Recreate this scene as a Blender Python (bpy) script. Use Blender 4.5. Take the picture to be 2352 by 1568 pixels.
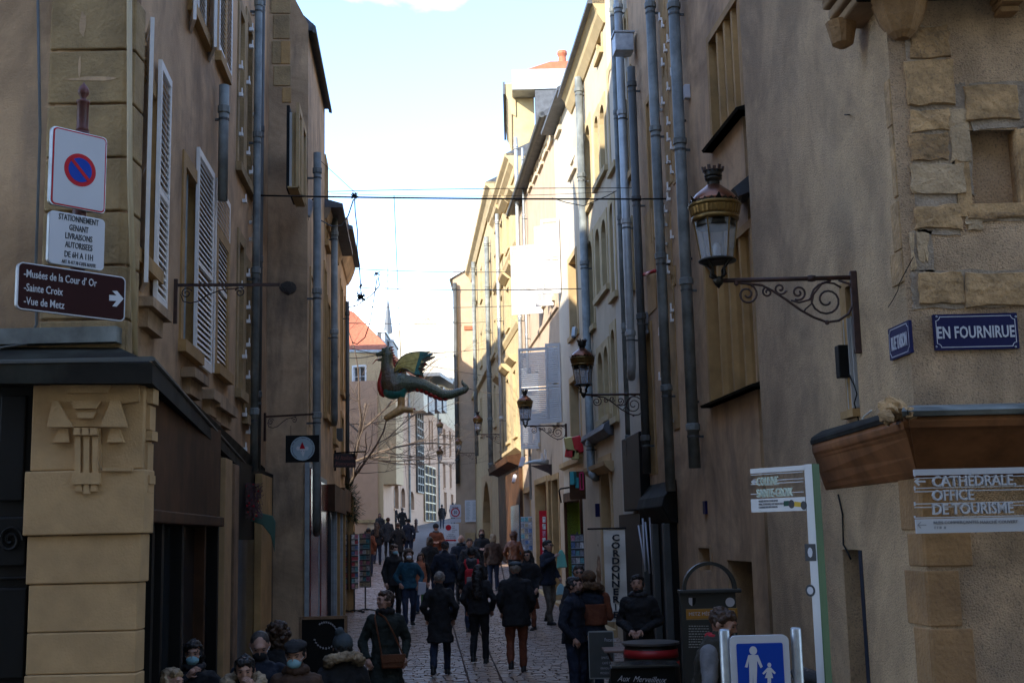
import bpy, bmesh, math, random
from mathutils import Vector, Matrix, Euler
R = math.radians
random.seed(7)
for _o in list(bpy.data.objects): bpy.data.objects.remove(_o)
SC = bpy.context.scene
COL = SC.collection
# ---------------------------------------------------------------- camera
F, CX, CY = 2800.0, 1176.0, 784.0          # focal length and centre in units of a 2352 px wide photograph
CAM = Vector((0, 0, 3.0)); PITCH = 8.95; ROLL = -1.3
_cd = bpy.data.cameras.new('camera'); cam = bpy.data.objects.new('camera', _cd); COL.objects.link(cam)
_cd.sensor_width = 36; _cd.lens = F/2352*36; _cd.clip_start = .1; _cd.clip_end = 2000
CM = Matrix.Rotation(R(90+PITCH), 3, 'X') @ Matrix.Rotation(R(ROLL), 3, 'Z')
cam.matrix_world = Matrix.Translation(CAM) @ CM.to_4x4()
SC.camera = cam
# ---------------------------------------------------------------- light
SUN_AZ, SUN_EL = 219.0, 25.5               # clockwise from +Y: the sun stands behind the camera to the left
world = bpy.data.worlds.new('World'); SC.world = world; world.use_nodes = True
_n = world.node_tree; _n.nodes.clear()
def _nn(t, **k):
    x = _n.nodes.new(t)
    for a, b in k.items(): setattr(x, a, b)
    return x
_out = _nn('ShaderNodeOutputWorld'); _bg = _nn('ShaderNodeBackground'); _bg.inputs[1].default_value = 0.15
_sky = _nn('ShaderNodeTexSky', sky_type='NISHITA', sun_disc=False, sun_elevation=R(SUN_EL), sun_rotation=R(SUN_AZ))
_sky.air_density = .7; _sky.dust_density = .1; _sky.ozone_density = 1.9
_tc = _nn('ShaderNodeTexCoord'); _sep = _nn('ShaderNodeSeparateXYZ'); _n.links.new(_tc.outputs['Generated'], _sep.inputs[0])
_mp = _nn('ShaderNodeMapping'); _mp.inputs['Scale'].default_value = (1, 1, 2.2); _mp.inputs['Location'].default_value = (.31, .12, .47)
_n.links.new(_tc.outputs['Generated'], _mp.inputs[0])
_no = _nn('ShaderNodeTexNoise'); _no.inputs['Scale'].default_value = 4.2; _no.inputs['Detail'].default_value = 7; _no.inputs['Roughness'].default_value = .52
_n.links.new(_mp.outputs[0], _no.inputs['Vector'])
_cr = _nn('ShaderNodeValToRGB'); _cr.color_ramp.elements[0].position = .50; _cr.color_ramp.elements[1].position = .80
_n.links.new(_no.outputs['Fac'], _cr.inputs[0])
# clouds thicken towards the horizon
_mr = _nn('ShaderNodeMapRange'); _mr.inputs['From Min'].default_value = .16; _mr.inputs['From Max'].default_value = .31
_mr.inputs['To Min'].default_value = .08; _mr.inputs['To Max'].default_value = -.08
_n.links.new(_sep.outputs['Z'], _mr.inputs[0])
_ad = _nn('ShaderNodeMath', operation='ADD'); _n.links.new(_no.outputs['Fac'], _ad.inputs[0]); _n.links.new(_mr.outputs[0], _ad.inputs[1])
_n.links.new(_ad.outputs[0], _cr.inputs[0])
_mx = _nn('ShaderNodeMixRGB'); _mx.inputs[2].default_value = (7.0, 7.0, 7.0, 1)
_n.links.new(_cr.outputs[0], _mx.inputs[0]); _n.links.new(_sky.outputs[0], _mx.inputs[1])
_n.links.new(_mx.outputs[0], _bg.inputs[0]); _n.links.new(_bg.outputs[0], _out.inputs[0])
_sl = bpy.data.lights.new('sun', 'SUN'); _sl.energy = 2.1; _sl.angle = R(.5); _sl.color = (1, .93, .80)
sun = bpy.data.objects.new('sun', _sl); COL.objects.link(sun)
_sd = Vector((math.sin(R(SUN_AZ))*math.cos(R(SUN_EL)), math.cos(R(SUN_AZ))*math.cos(R(SUN_EL)), math.sin(R(SUN_EL))))
sun.rotation_euler = _sd.to_track_quat('Z', 'Y').to_euler()
SC.view_settings.view_transform = 'Standard'; SC.view_settings.look = 'None'; SC.view_settings.gamma = 1
SC.view_settings.use_curve_mapping = False; SC.view_settings.exposure = 2.42
try:
    SC.cycles.max_bounces = 6; SC.cycles.diffuse_bounces = 5; SC.cycles.glossy_bounces = 3
    SC.cycles.transmission_bounces = 4; SC.cycles.transparent_max_bounces = 6
    SC.cycles.use_denoising = True; SC.cycles.caustics_reflective = False; SC.cycles.caustics_refractive = False
except Exception: pass
# ---------------------------------------------------------------- places
G = 0.038                                   # the street climbs away from the crossing
def zg(y): return G*y if y > 0 else 0.0
def ray(px, py): return CM @ Vector(((px-CX)/F, -(py-CY)/F, -1))
def onY(px, py, Y):
    v = ray(px, py); return CAM + v*((Y-CAM.y)/v.y)
def gnd(px, py):
    v = ray(px, py); t = (G*CAM.y-CAM.z)/(v.z-G*v.y); return CAM + v*t
def P(px, Y, py=1000):
    p = onY(px, py, Y); return Vector((p.x, p.y))
# ---------------------------------------------------------------- materials
MATS = {}
WARM = set('mauve_render roughcast roughcast_pink brown_plaster grey_plaster ochre_stone pale_stone quoin_stone rubble_stone rubble_stone_dark rubble_stone_pale old_mortar quoin_ochre carved_stone pink_render rose_render white_render sett_stone pale_cream'.split())
def lin(r, g, b): return tuple((c/255/12.92 if c/255 <= .04045 else ((c/255+.055)/1.055)**2.4) for c in (r, g, b))
def mat(name, col, rough=.8, metal=0, var=.10, scale=2.0, bump=0, bscale=40, dirt=0, dirtcol=(.06, .05, .045), speck=0, alpha=None, emit=0, spec=None, streak=0, patch=0):
    if name in MATS: return MATS[name]
    m = bpy.data.materials.new(name); m.use_nodes = True; n = m.node_tree; N = n.nodes; L = n.links
    b = N['Principled BSDF']; b.inputs['Roughness'].default_value = rough; b.inputs['Metallic'].default_value = metal
    if spec is not None: b.inputs['Specular IOR Level'].default_value = spec
    if name in WARM: col = (col[0], col[1]*.93, col[2]*.80)
    c = (*col, 1)
    geo = N.new('ShaderNodeNewGeometry')
    t = N.new('ShaderNodeTexNoise'); t.inputs['Scale'].default_value = scale; t.inputs['Detail'].default_value = 5; t.inputs['Roughness'].default_value = .6
    L.new(geo.outputs['Position'], t.inputs['Vector'])
    r = N.new('ShaderNodeValToRGB'); r.color_ramp.elements[0].position = .3; r.color_ramp.elements[1].position = .7
    r.color_ramp.elements[0].color = tuple(x*(1-var*1.3) for x in col)+(1,); r.color_ramp.elements[1].color = tuple(min(1, x*(1+var)) for x in col)+(1,)
    L.new(t.outputs['Fac'], r.inputs[0]); cur = r.outputs[0]
    if dirt or streak:
        mp = N.new('ShaderNodeMapping'); mp.inputs['Scale'].default_value = (1, 1, .22 if streak else .6); L.new(geo.outputs['Position'], mp.inputs[0])
        t2 = N.new('ShaderNodeTexNoise'); t2.inputs['Scale'].default_value = 1.5 if not streak else 3.2; t2.inputs['Detail'].default_value = 6; t2.inputs['Roughness'].default_value = .62
        L.new(mp.outputs[0], t2.inputs['Vector'])
        r2 = N.new('ShaderNodeValToRGB'); r2.color_ramp.elements[0].position = .50; r2.color_ramp.elements[1].position = .74
        r2.color_ramp.elements[1].color = (dirt or streak,)*3+(1,); r2.color_ramp.elements[0].color = (0, 0, 0, 1)
        L.new(t2.outputs['Fac'], r2.inputs[0])
        mx = N.new('ShaderNodeMixRGB'); mx.inputs[2].default_value = (*dirtcol, 1)
        L.new(r2.outputs[0], mx.inputs[0]); L.new(cur, mx.inputs[1]); cur = mx.outputs[0]
    if patch:
        tp_ = N.new('ShaderNodeTexNoise'); tp_.inputs['Scale'].default_value = .75; tp_.inputs['Detail'].default_value = 8; tp_.inputs['Roughness'].default_value = .68; tp_.inputs['Distortion'].default_value = .6
        L.new(geo.outputs['Position'], tp_.inputs['Vector']); rp_ = N.new('ShaderNodeValToRGB'); rp_.color_ramp.elements[0].position = .38; rp_.color_ramp.elements[1].position = .57
        rp_.color_ramp.elements[0].color = (1-patch, 1-patch*1.05, 1-patch*1.1, 1); rp_.color_ramp.elements[1].color = (1.06, 1.05, 1.04, 1); L.new(tp_.outputs['Fac'], rp_.inputs[0])
        mx = N.new('ShaderNodeMixRGB'); mx.blend_type = 'MULTIPLY'; mx.inputs[0].default_value = 1; L.new(cur, mx.inputs[1]); L.new(rp_.outputs[0], mx.inputs[2]); cur = mx.outputs[0]
    if speck:
        t3 = N.new('ShaderNodeTexNoise'); t3.inputs['Scale'].default_value = 62; t3.inputs['Detail'].default_value = 6
        L.new(geo.outputs['Position'], t3.inputs['Vector'])
        r3 = N.new('ShaderNodeValToRGB'); r3.color_ramp.elements[0].position = .34; r3.color_ramp.elements[0].color = (speck,)*3+(1,)
        r3.color_ramp.elements[1].position = .46; r3.color_ramp.elements[1].color = (0, 0, 0, 1)
        L.new(t3.outputs['Fac'], r3.inputs[0])
        mx = N.new('ShaderNodeMixRGB'); mx.inputs[2].default_value = (.07, .055, .045, 1)
        L.new(r3.outputs[0], mx.inputs[0]); L.new(cur, mx.inputs[1]); cur = mx.outputs[0]
    L.new(cur, b.inputs['Base Color'])
    if bump:
        t4 = N.new('ShaderNodeTexNoise'); t4.inputs['Scale'].default_value = bscale; t4.inputs['Detail'].default_value = 4
        L.new(geo.outputs['Position'], t4.inputs['Vector'])
        bp = N.new('ShaderNodeBump'); bp.inputs['Strength'].default_value = bump; bp.inputs['Distance'].default_value = .02
        L.new(t4.outputs['Fac'], bp.inputs['Height']); L.new(bp.outputs[0], b.inputs['Normal'])
    if emit:
        b.inputs['Emission Color'].default_value = c; b.inputs['Emission Strength'].default_value = emit
    MATS[name] = m; return m
def glassmat(name, col=(.95, .97, 1), transp=.75, rough=.05):
    m = bpy.data.materials.new(name); m.use_nodes = True; n = m.node_tree; N = n.nodes; L = n.links; N.clear()
    o = N.new('ShaderNodeOutputMaterial'); tr = N.new('ShaderNodeBsdfTransparent'); tr.inputs[0].default_value = (*col, 1)
    g = N.new('ShaderNodeBsdfPrincipled'); g.inputs['Base Color'].default_value = (.5, .5, .52, 1); g.inputs['Roughness'].default_value = rough
    mx = N.new('ShaderNodeMixShader'); mx.inputs[0].default_value = 1-transp
    L.new(tr.outputs[0], mx.inputs[1]); L.new(g.outputs[0], mx.inputs[2]); L.new(mx.outputs[0], o.inputs[0]); MATS[name] = m; return m
M_ = dict(
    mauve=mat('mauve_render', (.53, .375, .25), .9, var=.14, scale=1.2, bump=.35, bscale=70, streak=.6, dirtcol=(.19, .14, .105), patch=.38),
    rough=mat('roughcast', (.54, .395, .26), .95, var=.12, scale=2.2, bump=1.0, bscale=80, dirt=.3, dirtcol=(.25, .185, .13), speck=.42, patch=.3),
    rough2=mat('roughcast_pink', (.50, .36, .25), .95, var=.18, scale=3.2, bump=1.0, bscale=80, dirt=.55, dirtcol=(.17, .13, .10), speck=.5, patch=.38),
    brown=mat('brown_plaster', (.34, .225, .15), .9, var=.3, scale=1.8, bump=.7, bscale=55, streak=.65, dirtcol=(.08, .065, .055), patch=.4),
    grime=mat('grey_plaster', (.50, .365, .25), .9, var=.2, scale=1.5, bump=.3, streak=.7, dirtcol=(.10, .08, .065), patch=.35),
    ochre=mat('ochre_stone', (.42, .27, .12), .85, var=.22, scale=2.5, bump=.35, bscale=30, dirt=.4, dirtcol=(.17, .115, .06)),
    ochre2=mat('pale_stone', (.46, .34, .19), .85, var=.15, scale=2.0, bump=.25, bscale=30, dirt=.3, dirtcol=(.24, .17, .10)),
    quoin=mat('quoin_stone', (.34, .25, .14), .9, var=.25, scale=3, bump=.5, bscale=35, dirt=.8, dirtcol=(.10, .075, .05)),
    stone=mat('rubble_stone', (.43, .285, .155), .9, var=.35, scale=7, bump=1.0, bscale=22, dirt=.6, dirtcol=(.20, .13, .08), speck=.4, patch=.25),
    stone2=mat('rubble_stone_dark', (.33, .21, .11), .9, var=.4, scale=9, bump=1.0, bscale=26, dirt=.7, dirtcol=(.14, .09, .05), speck=.5),
    stone3=mat('rubble_stone_pale', (.47, .35, .235), .9, var=.25, scale=5, bump=.8, bscale=30, dirt=.4, dirtcol=(.28, .20, .14), speck=.3),
    mortar=mat('old_mortar', (.33, .27, .225), .95, var=.25, scale=6, bump=.8, bscale=50, dirt=.4, dirtcol=(.2, .15, .12)),
    ochre3=mat('quoin_ochre', (.34, .205, .10), .9, var=.22, scale=3, bump=.6, bscale=28, dirt=.6, dirtcol=(.18, .10, .055), speck=.25, patch=.25),
    deco=mat('carved_stone', (.44, .30, .165), .85, var=.13, scale=4, bump=.25, bscale=60, dirt=.25, dirtcol=(.25, .14, .07)),
    white=mat('white_render', (.52, .49, .44), .85, var=.06, bump=.15, streak=.25, dirtcol=(.42, .37, .30)),
    cream=mat('cream_render', (.50, .41, .28), .85, var=.07, bump=.15, streak=.35, dirtcol=(.40, .30, .18)),
    yellow=mat('yellow_stone', (.46, .35, .185), .85, var=.12, bump=.2, streak=.3, dirtcol=(.38, .26, .12)),
    pink=mat('pink_render', (.44, .345, .27), .85, var=.08, bump=.2, streak=.4, dirtcol=(.29, .21, .15)),
    rose=mat('rose_render', (.40, .26, .19), .85, var=.06, streak=.2, dirtcol=(.35, .24, .18)),
    slate=mat('slate', (.07, .075, .085), .6, var=.3, scale=5, bump=.3),
    darkmetal=mat('dark_flashing', (.018, .016, .013), .85, spec=.15, var=.3, scale=4, dirt=.5, dirtcol=(.07, .075, .06)),
    zinc=mat('zinc_pipe', (.185, .20, .19), .6, metal=0, var=.4, scale=3, streak=.8, dirtcol=(.055, .065, .065), bump=.15, bscale=9),
    zincl=mat('pale_zinc', (.36, .38, .38), .5, metal=.4, var=.2, scale=3),
    zincd=mat('dark_pipe', (.075, .078, .075), .6, metal=.1, var=.25),
    black=mat('black_paint', (.006, .0055, .005), .6, spec=.2, var=.3),
    dark=mat('dark_void', (.006, .006, .006), .9, var=.1),
    brownp=mat('brown_fascia', (.075, .034, .016), .7, spec=.15, var=.45, scale=1.6, streak=.5, dirtcol=(.02, .014, .01)),
    brownw=mat('brown_wood', (.24, .10, .04), .7, spec=.2, var=.4, scale=1.5, streak=.6, dirtcol=(.06, .028, .014)),
    rust=mat('rusted_iron', (.045, .019, .014), .6, var=.4, scale=12, bump=.2),
    shut=mat('shutter_paint', (.82, .79, .75), .6, var=.08, scale=4, streak=.15, dirtcol=(.45, .40, .35)),
    shutg=mat('shutter_grey', (.44, .42, .40), .7, var=.1, streak=.3, dirtcol=(.28, .26, .24)),
    shutb=mat('shutter_blue', (.30, .33, .34), .6, var=.2, scale=6),
    frame=mat('window_frame', (.5, .47, .42), .6),
    tile=mat('roof_tile', (.38, .115, .055), .8, var=.2, scale=6),
    glass=mat('window_glass', (.03, .035, .04), .08, var=.2),
    whitep=mat('white_paint', (.60, .60, .60), .4, var=.02),
    plate=mat('grey_white_plate', (.50, .50, .54), .6, var=.03, spec=.2),
    red=mat('sign_red', (.42, .008, .018), .6, var=.04, spec=.2),
    blue=mat('sign_blue', (.006, .045, .33), .6, var=.04, spec=.15),
    navy=mat('enamel_navy', (.008, .009, .06), .5, var=.1, spec=.2),
    maroon=mat('sign_maroon', (.030, .009, .009), .7, var=.1, spec=.1),
    ink=mat('black_ink', (.02, .02, .025), .6, var=.05),
    steel=mat('galvanised_steel', (.36, .38, .40), .42, metal=.7, var=.2, scale=8),
    copper=mat('lamp_copper', (.19, .08, .05), .28, metal=.85, var=.2, scale=9),
    brass=mat('lamp_brass', (.17, .10, .03), .4, metal=.75, var=.3, scale=20),
    lampdark=mat('lamp_dark_bronze', (.022, .018, .013), .45, metal=.6, var=.4, scale=20),
)
M_['lglass'] = glassmat('lantern_glass', transp=.72)
M_['bulb'] = mat('lamp_bulb', (.75, .75, .75), .3, var=.02)
# ---------------------------------------------------------------- meshes
class MB:
    def __init__(s): s.v = []; s.f = []; s.m = []; s.mi = 0
    def add(s, vs, fs, M=None):
        o = len(s.v)
        for v in vs:
            v = Vector(v); s.v.append(tuple(M @ v) if M else tuple(v))
        for f in fs: s.f.append(tuple(i+o for i in f)); s.m.append(s.mi)
        return s
    def box(s, x0, x1, y0, y1, z0, z1, M=None):
        if x0 > x1: x0, x1 = x1, x0
        if y0 > y1: y0, y1 = y1, y0
        if z0 > z1: z0, z1 = z1, z0
        v = [(x0, y0, z0), (x1, y0, z0), (x1, y1, z0), (x0, y1, z0), (x0, y0, z1), (x1, y0, z1), (x1, y1, z1), (x0, y1, z1)]
        return s.add(v, [(0, 3, 2, 1), (4, 5, 6, 7), (0, 1, 5, 4), (1, 2, 6, 5), (2, 3, 7, 6), (3, 0, 4, 7)], M)
    def prism(s, poly, a, b, ax='y', M=None):
        """poly of 2D points extruded along axis ax from a to b (ax y: points are x,z; ax z: x,y; ax x: y,z)"""
        n = len(poly)
        def mk(p, t): return (p[0], t, p[1]) if ax == 'y' else ((p[0], p[1], t) if ax == 'z' else (t, p[0], p[1]))
        v = [mk(p, a) for p in poly]+[mk(p, b) for p in poly]
        return s.add(v, [tuple(range(n))[::-1], tuple(range(n, 2*n))]+[(i, (i+1) % n, (i+1) % n+n, i+n) for i in range(n)], M)
    def tube(s, pts, r, n=8, caps=True, M=None):
        pts = [Vector(p) for p in pts]; k = len(pts); rr = r if isinstance(r, (list, tuple)) else [r]*k
        vs = []; fs = []; up = None
        for i, p in enumerate(pts):
            t = (pts[min(i+1, k-1)]-pts[max(i-1, 0)])
            if t.length < 1e-9: t = Vector((0, 0, 1))
            t.normalize()
            if up is None:
                up = Vector((0, 0, 1)) if abs(t.z) < .9 else Vector((1, 0, 0))
            a = up - t*up.dot(t)
            if a.length < 1e-6: a = t.orthogonal()
            a.normalize(); b = t.cross(a); up = a
            for j in range(n):
                an = 2*math.pi*j/n; vs.append(p+(a*math.cos(an)+b*math.sin(an))*rr[i])
        for i in range(k-1):
            for j in range(n):
                fs.append((i*n+j, i*n+(j+1) % n, (i+1)*n+(j+1) % n, (i+1)*n+j))
        if caps: fs += [tuple(range(n))[::-1], tuple((k-1)*n+j for j in range(n))]
        return s.add(vs, fs, M)
    def lathe(s, prof, n=16, M=None, sy=1, flute=0):
        vs = []; fs = []; k = len(prof)
        for (r, z) in prof:
            for j in range(n):
                a = 2*math.pi*j/n; q = r*(1+(flute if j % 2 else 0)); vs.append((q*math.cos(a), q*math.sin(a)*sy, z))
        for i in range(k-1):
            for j in range(n): fs.append((i*n+j, i*n+(j+1) % n, (i+1)*n+(j+1) % n, (i+1)*n+j))
        fs += [tuple(range(n))[::-1], tuple((k-1)*n+j for j in range(n))]
        return s.add(vs, fs, M)
    def ball(s, c, r, n=10, k=7, M=None, noise=0):
        r = (r, r, r) if not isinstance(r, (tuple, list)) else r
        vs = []; fs = []
        for i in range(k+1):
            th = math.pi*i/k
            for j in range(n):
                a = 2*math.pi*j/n; q = 1+(random.uniform(-noise, noise) if noise else 0)
                vs.append((c[0]+q*r[0]*math.sin(th)*math.cos(a), c[1]+q*r[1]*math.sin(th)*math.sin(a), c[2]+q*r[2]*math.cos(th)))
        for i in range(k):
            for j in range(n): fs.append((i*n+j, (i+1)*n+j, (i+1)*n+(j+1) % n, i*n+(j+1) % n))
        return s.add(vs, fs, M)
    def merge(s, o):
        k = len(s.v); s.v += o.v; s.f += [tuple(i+k for i in f) for f in o.f]; s.m += o.m; return s
def link(name, data, parent=None, M=None, **kw):
    o = bpy.data.objects.new(name, data); COL.objects.link(o)
    if parent: o.parent = parent
    if M is not None: o.matrix_local = M
    for k, v in kw.items(): o[k] = v
    return o
def build(name, mb, mats, parent=None, M=None, smooth=False, bevel=0, **kw):
    """link the collected mesh as one object; coordinates are local to parent (times M)"""
    me = bpy.data.meshes.new(name); me.from_pydata(mb.v, [], mb.f)
    mats = mats if isinstance(mats, (list, tuple)) else [mats]
    for m in mats: me.materials.append(M_[m] if isinstance(m, str) else m)
    if len(mats) > 1: me.polygons.foreach_set('material_index', mb.m)
    if smooth: me.polygons.foreach_set('use_smooth', [True]*len(mb.f))
    me.update()
    o = link(name, me, parent, M, **kw)
    if bevel:
        b = o.modifiers.new('bevel', 'BEVEL'); b.width = bevel; b.segments = 2; b.limit_method = 'ANGLE'
    return o
def thing(name, label, cat, M=None, group=None):
    o = bpy.data.objects.new(name, None); COL.objects.link(o); o.empty_display_size = .2
    if M is not None: o.matrix_world = M
    o['label'] = label; o['category'] = cat
    if group: o['group'] = group
    return o
def at(x, y, z, rz=0): return Matrix.Translation((x, y, z)) @ Matrix.Rotation(rz, 4, 'Z')
def tag(o, label, cat, group=None):
    o['label'] = label; o['category'] = cat
    if group: o['group'] = group
    return o
def copy_tree(o, parent=None, M=None, label=None):
    kids = KIDS.get(o.name) or [c for c in COL.objects if c.parent == o]
    KIDS[o.name] = kids
    c = o.copy(); COL.objects.link(c)
    if parent: c.parent = parent; c.matrix_parent_inverse = o.matrix_parent_inverse
    if M is not None: c.matrix_local = M
    if label: c['label'] = label
    for k in kids: copy_tree(k, c)
    return c
KIDS = {}
_fc = {}
def text_mb(txt, h, font_sx=1, bold=0, align='LEFT', shear=0, spacing=1, depth=.003):
    """letters as geometry: returns MB in x (right), z (up), facing -y, cap height h"""
    cu = bpy.data.curves.new('t', 'FONT'); cu.body = txt; cu.align_x = align; cu.offset = bold; cu.shear = shear; cu.space_character = spacing
    cu.resolution_u = 2; cu.extrude = depth/h*.7; cu.size = 1
    o = bpy.data.objects.new('t', cu); COL.objects.link(o)
    dg = bpy.context.evaluated_depsgraph_get(); me = bpy.data.meshes.new_from_object(o.evaluated_get(dg))
    k = h/.70; mb = MB()
    mb.add([(v.co.x*k*font_sx, -v.co.z*k, v.co.y*k) for v in me.vertices], [tuple(p.vertices) for p in me.polygons])
    bpy.data.objects.remove(o); bpy.data.curves.remove(cu); bpy.data.meshes.remove(me)
    return mb
def xf(mb, M):
    mb.v = [tuple(M @ Vector(v)) for v in mb.v]; return mb
# ---------------------------------------------------------------- walls
class Wall:
    """a vertical plane from A to B in plan; local x runs A to B, local y points out of the wall to the street, local z up"""
    def __init__(s, A, B):
        s.A = Vector(A[:2]); s.B = Vector(B[:2]); d = s.B-s.A; s.L = d.length; s.u = d/s.L; s.n = Vector((-s.u.y, s.u.x))
        s.M = Matrix(((s.u.x, s.n.x, 0, s.A.x), (s.u.y, s.n.y, 0, s.A.y), (0, 0, 1, 0), (0, 0, 0, 1))); s.Mi = s.M.inverted()
    def uz(s, px, py, d=0):
        v = s.Mi.to_3x3() @ ray(px, py); c = s.Mi @ CAM; t = (d-c.y)/v.y; p = c+v*t; return p.x, p.z
    def rect(s, x0, x1, y0, y1, d=0):
        ym = (y0+y1)/2; xm = (x0+x1)/2
        a = s.uz(x0, ym, d)[0]; b = s.uz(x1, ym, d)[0]; c = s.uz(xm, y0, d)[1]; e = s.uz(xm, y1, d)[1]
        return min(a, b), max(a, b), min(c, e), max(c, e)
def wall_mesh(mb, u0, u1, z0, z1, holes, topf=None):
    us = sorted({u0, u1, *[min(max(q, u0), u1) for h in holes for q in h[:2]]}); zs = sorted({z0, z1, *[min(max(q, z0), z1) for h in holes for q in h[2:4]]})
    for i in range(len(us)-1):
        for j in range(len(zs)-1):
            a, b, c, d = us[i], us[i+1], zs[j], zs[j+1]; um, zm = (a+b)/2, (c+d)/2
            if b-a < 1e-4 or d-c < 1e-4: continue
            if any(h[0] < um < h[1] and h[2] < zm < h[3] for h in holes): continue
            mb.add([(a, 0, c), (b, 0, c), (b, 0, d), (a, 0, d)], [(3, 2, 1, 0)])
def opening_path(u0, u1, z0, z1, arch, w):
    """inner and outer outlines, from bottom left round the top to bottom right"""
    if arch:
        r = (u1-u0)/2; h = r*arch; cu = u0+r; zs = z1-h; H = h+w; W = r+w; ca = math.atan2(H, W)
        an = sorted({0, ca, math.pi-ca, math.pi, *[math.pi*i/8 for i in range(9)]})
        inn = [(u0, z0)]; out = [(u0-w, z0)]
        for q in an:
            c, n_ = -math.cos(q), math.sin(q); inn.append((cu+r*c, zs+h*n_))
            k = min(W/abs(c) if abs(c) > 1e-6 else 1e9, H/n_ if n_ > 1e-6 else 1e9); out.append((cu+k*c, zs+k*n_))
        inn.append((u1, z0)); out.append((u1+w, z0))
    else:
        inn = [(u0, z0), (u0, z1), (u1, z1), (u1, z0)]; out = [(u0-w, z0), (u0-w, z1+w), (u1+w, z1+w), (u1+w, z0)]
    return inn, out
def window(root, rect, w=.14, rev=.26, proud=.02, arch=0, sur='ochre', mull=1, transoms=1, frame='frame', glass='glass', sill=True, label=None, name='window', sillm=None):
    u0, u1, z0, z1 = rect
    inn, out = opening_path(u0, u1, z0, z1, arch, w); k = len(inn); mb = MB(); fs = []
    vs = [(p[0], proud, p[1]) for p in inn]+[(p[0], proud, p[1]) for p in out]+[(p[0], -rev, p[1]) for p in inn]+[(p[0], -.03, p[1]) for p in out]
    for i in range(k-1):
        fs += [(i, i+1, k+i+1, k+i), (i, 2*k+i, 2*k+i+1, i+1), (k+i, k+i+1, 3*k+i+1, 3*k+i)]
    mb.add(vs, fs)
    if sill: mb.box(u0-w-.03, u1+w+.03, -rev, proud+.06, z0-.12, z0)
    else: mb.box(u0-w, u1+w, -rev, 0, z0-.02, z0)
    build('window_surround', mb, sur, root)
    f = MB(); t = .05; y0, y1 = -rev, -rev+.05
    f.box(u0-.02, u0+t, y0, y1, z0, z1); f.box(u1-t, u1+.02, y0, y1, z0, z1); f.box(u0+t, u1-t, y0, y1, z0, z0+t); f.box(u0+t, u1-t, y0, y1, z1-t, z1+.02)
    for i in range(mull):
        c = u0+(u1-u0)*(i+1)/(mull+1); f.box(c-t*.5, c+t*.5, y0, y1, z0+t, z1-t)
    for i in range(transoms):
        c = z0+(z1-z0)*(i+1)/(transoms+1); f.box(u0+t, u1-t, y0+.005, y1-.005, c-t*.35, c+t*.35)
    wo = build(name, f, frame, root)
    g = MB(); g.box(u0-.03, u1+.03, -rev-.03, -rev+.015, z0-.01, z1+w*.9); build('pane', g, glass, wo)
    return (u0-w, u1+w, z0-.02 if not sill else z0-.05, z1+w)
def cornice(root, u0, u1, z, prof, m='ochre2', name='cornice'):
    """prof: list of (out, down) steps from the top"""
    mb = MB(); poly = [(-.05, z)]+[(p[0], z-p[1]) for p in prof]+[(-.05, z-prof[-1][1])]
    mb.prism(poly, u0, u1, 'x'); return build(name, mb, m, root)
def body(root, u0, u1, z0, z1, depth=7, m='dark', rise=2.2, roofm='slate', over=.35, flip=False):
    mb = MB(); mb.box(u0+.01, u1-.01, -depth, -.36, z0, z1-.02); build('core', mb, m, root)
    r = MB(); r.prism([(over, z1+.02), (over, z1+.10), (-depth/2, z1+rise), (-depth, z1+.1), (-depth, z1)], u0, u1, 'x'); build('roof', r, roofm, root)
def pipe(wl, px, y0, y1, d=.10, r=.055, m='zinc', label=None, cat='drainpipe', name='drainpipe', joints=2.0, elbow=0, group=None, px1=None):
    """a vertical downpipe standing off a wall: runs px at y0 to px1 at y1 in the photo"""
    ym = (y0+y1)/2; pm = px if px1 is None else (px+px1)/2
    u, z = wl.uz(pm, ym, d); za = wl.uz(px, y0, d)[1]; zb = wl.uz(px1 or px, y1, d)[1]
    t = thing(name, label, cat, wl.M @ Matrix.Translation((u, d, min(za, zb))), group); h = abs(za-zb); mb = MB()
    pts = [(0, 0, h), (0, 0, 0)]
    if elbow: pts += [(elbow*.3, 0, -.12), (elbow, -.02, -.2)]
    mb.tube(pts, r, 10); build('pipe_run', mb, m, t, smooth=True)
    z = h-.3; k = 0
    while z > .2:
        c = MB(); c.lathe([(r*1.0, z-.05), (r*1.22, z-.04), (r*1.22, z+.04), (r, z+.05)], 10); build('collar', c, m, t)
        b = MB(); b.box(-.012, .012, -d, -r, z-.14, z-.11); b.lathe([(r*1.08, z-.14), (r*1.08, z-.11)], 8); build('clip', b, 'zincd', t)
        z -= joints
    return t
def panel(root, wl, x0, x1, y0, y1, d0, d1, m, name='panel', bevel=0, **k):
    a, b, c, e = wl.rect(x0, x1, y0, y1, max(d0, d1)); mb = MB(); mb.box(a, b, d0, d1, c, e); return build(name, mb, m, root, bevel=bevel, **k)
M_cream2 = mat('pale_cream', (.44, .33, .21), .85, var=.05)
# ================================================================ SETTING: ground
gp = MB(); ys = [-30, 0, 10, 20, 40, 60, 90, 130, 200, 420]
for i in range(len(ys)-1):
    a, b = ys[i], ys[i+1]
    gp.add([(-160, a, zg(min(a, 130))), (160, a, zg(min(a, 130))), (160, b, zg(min(b, 130))), (-160, b, zg(min(b, 130)))], [(0, 1, 2, 3)])
build('ground', gp, mat('street_bedding', (.085, .066, .058), .8, var=.3, scale=6, bump=.6, bscale=30), kind='structure')
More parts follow.
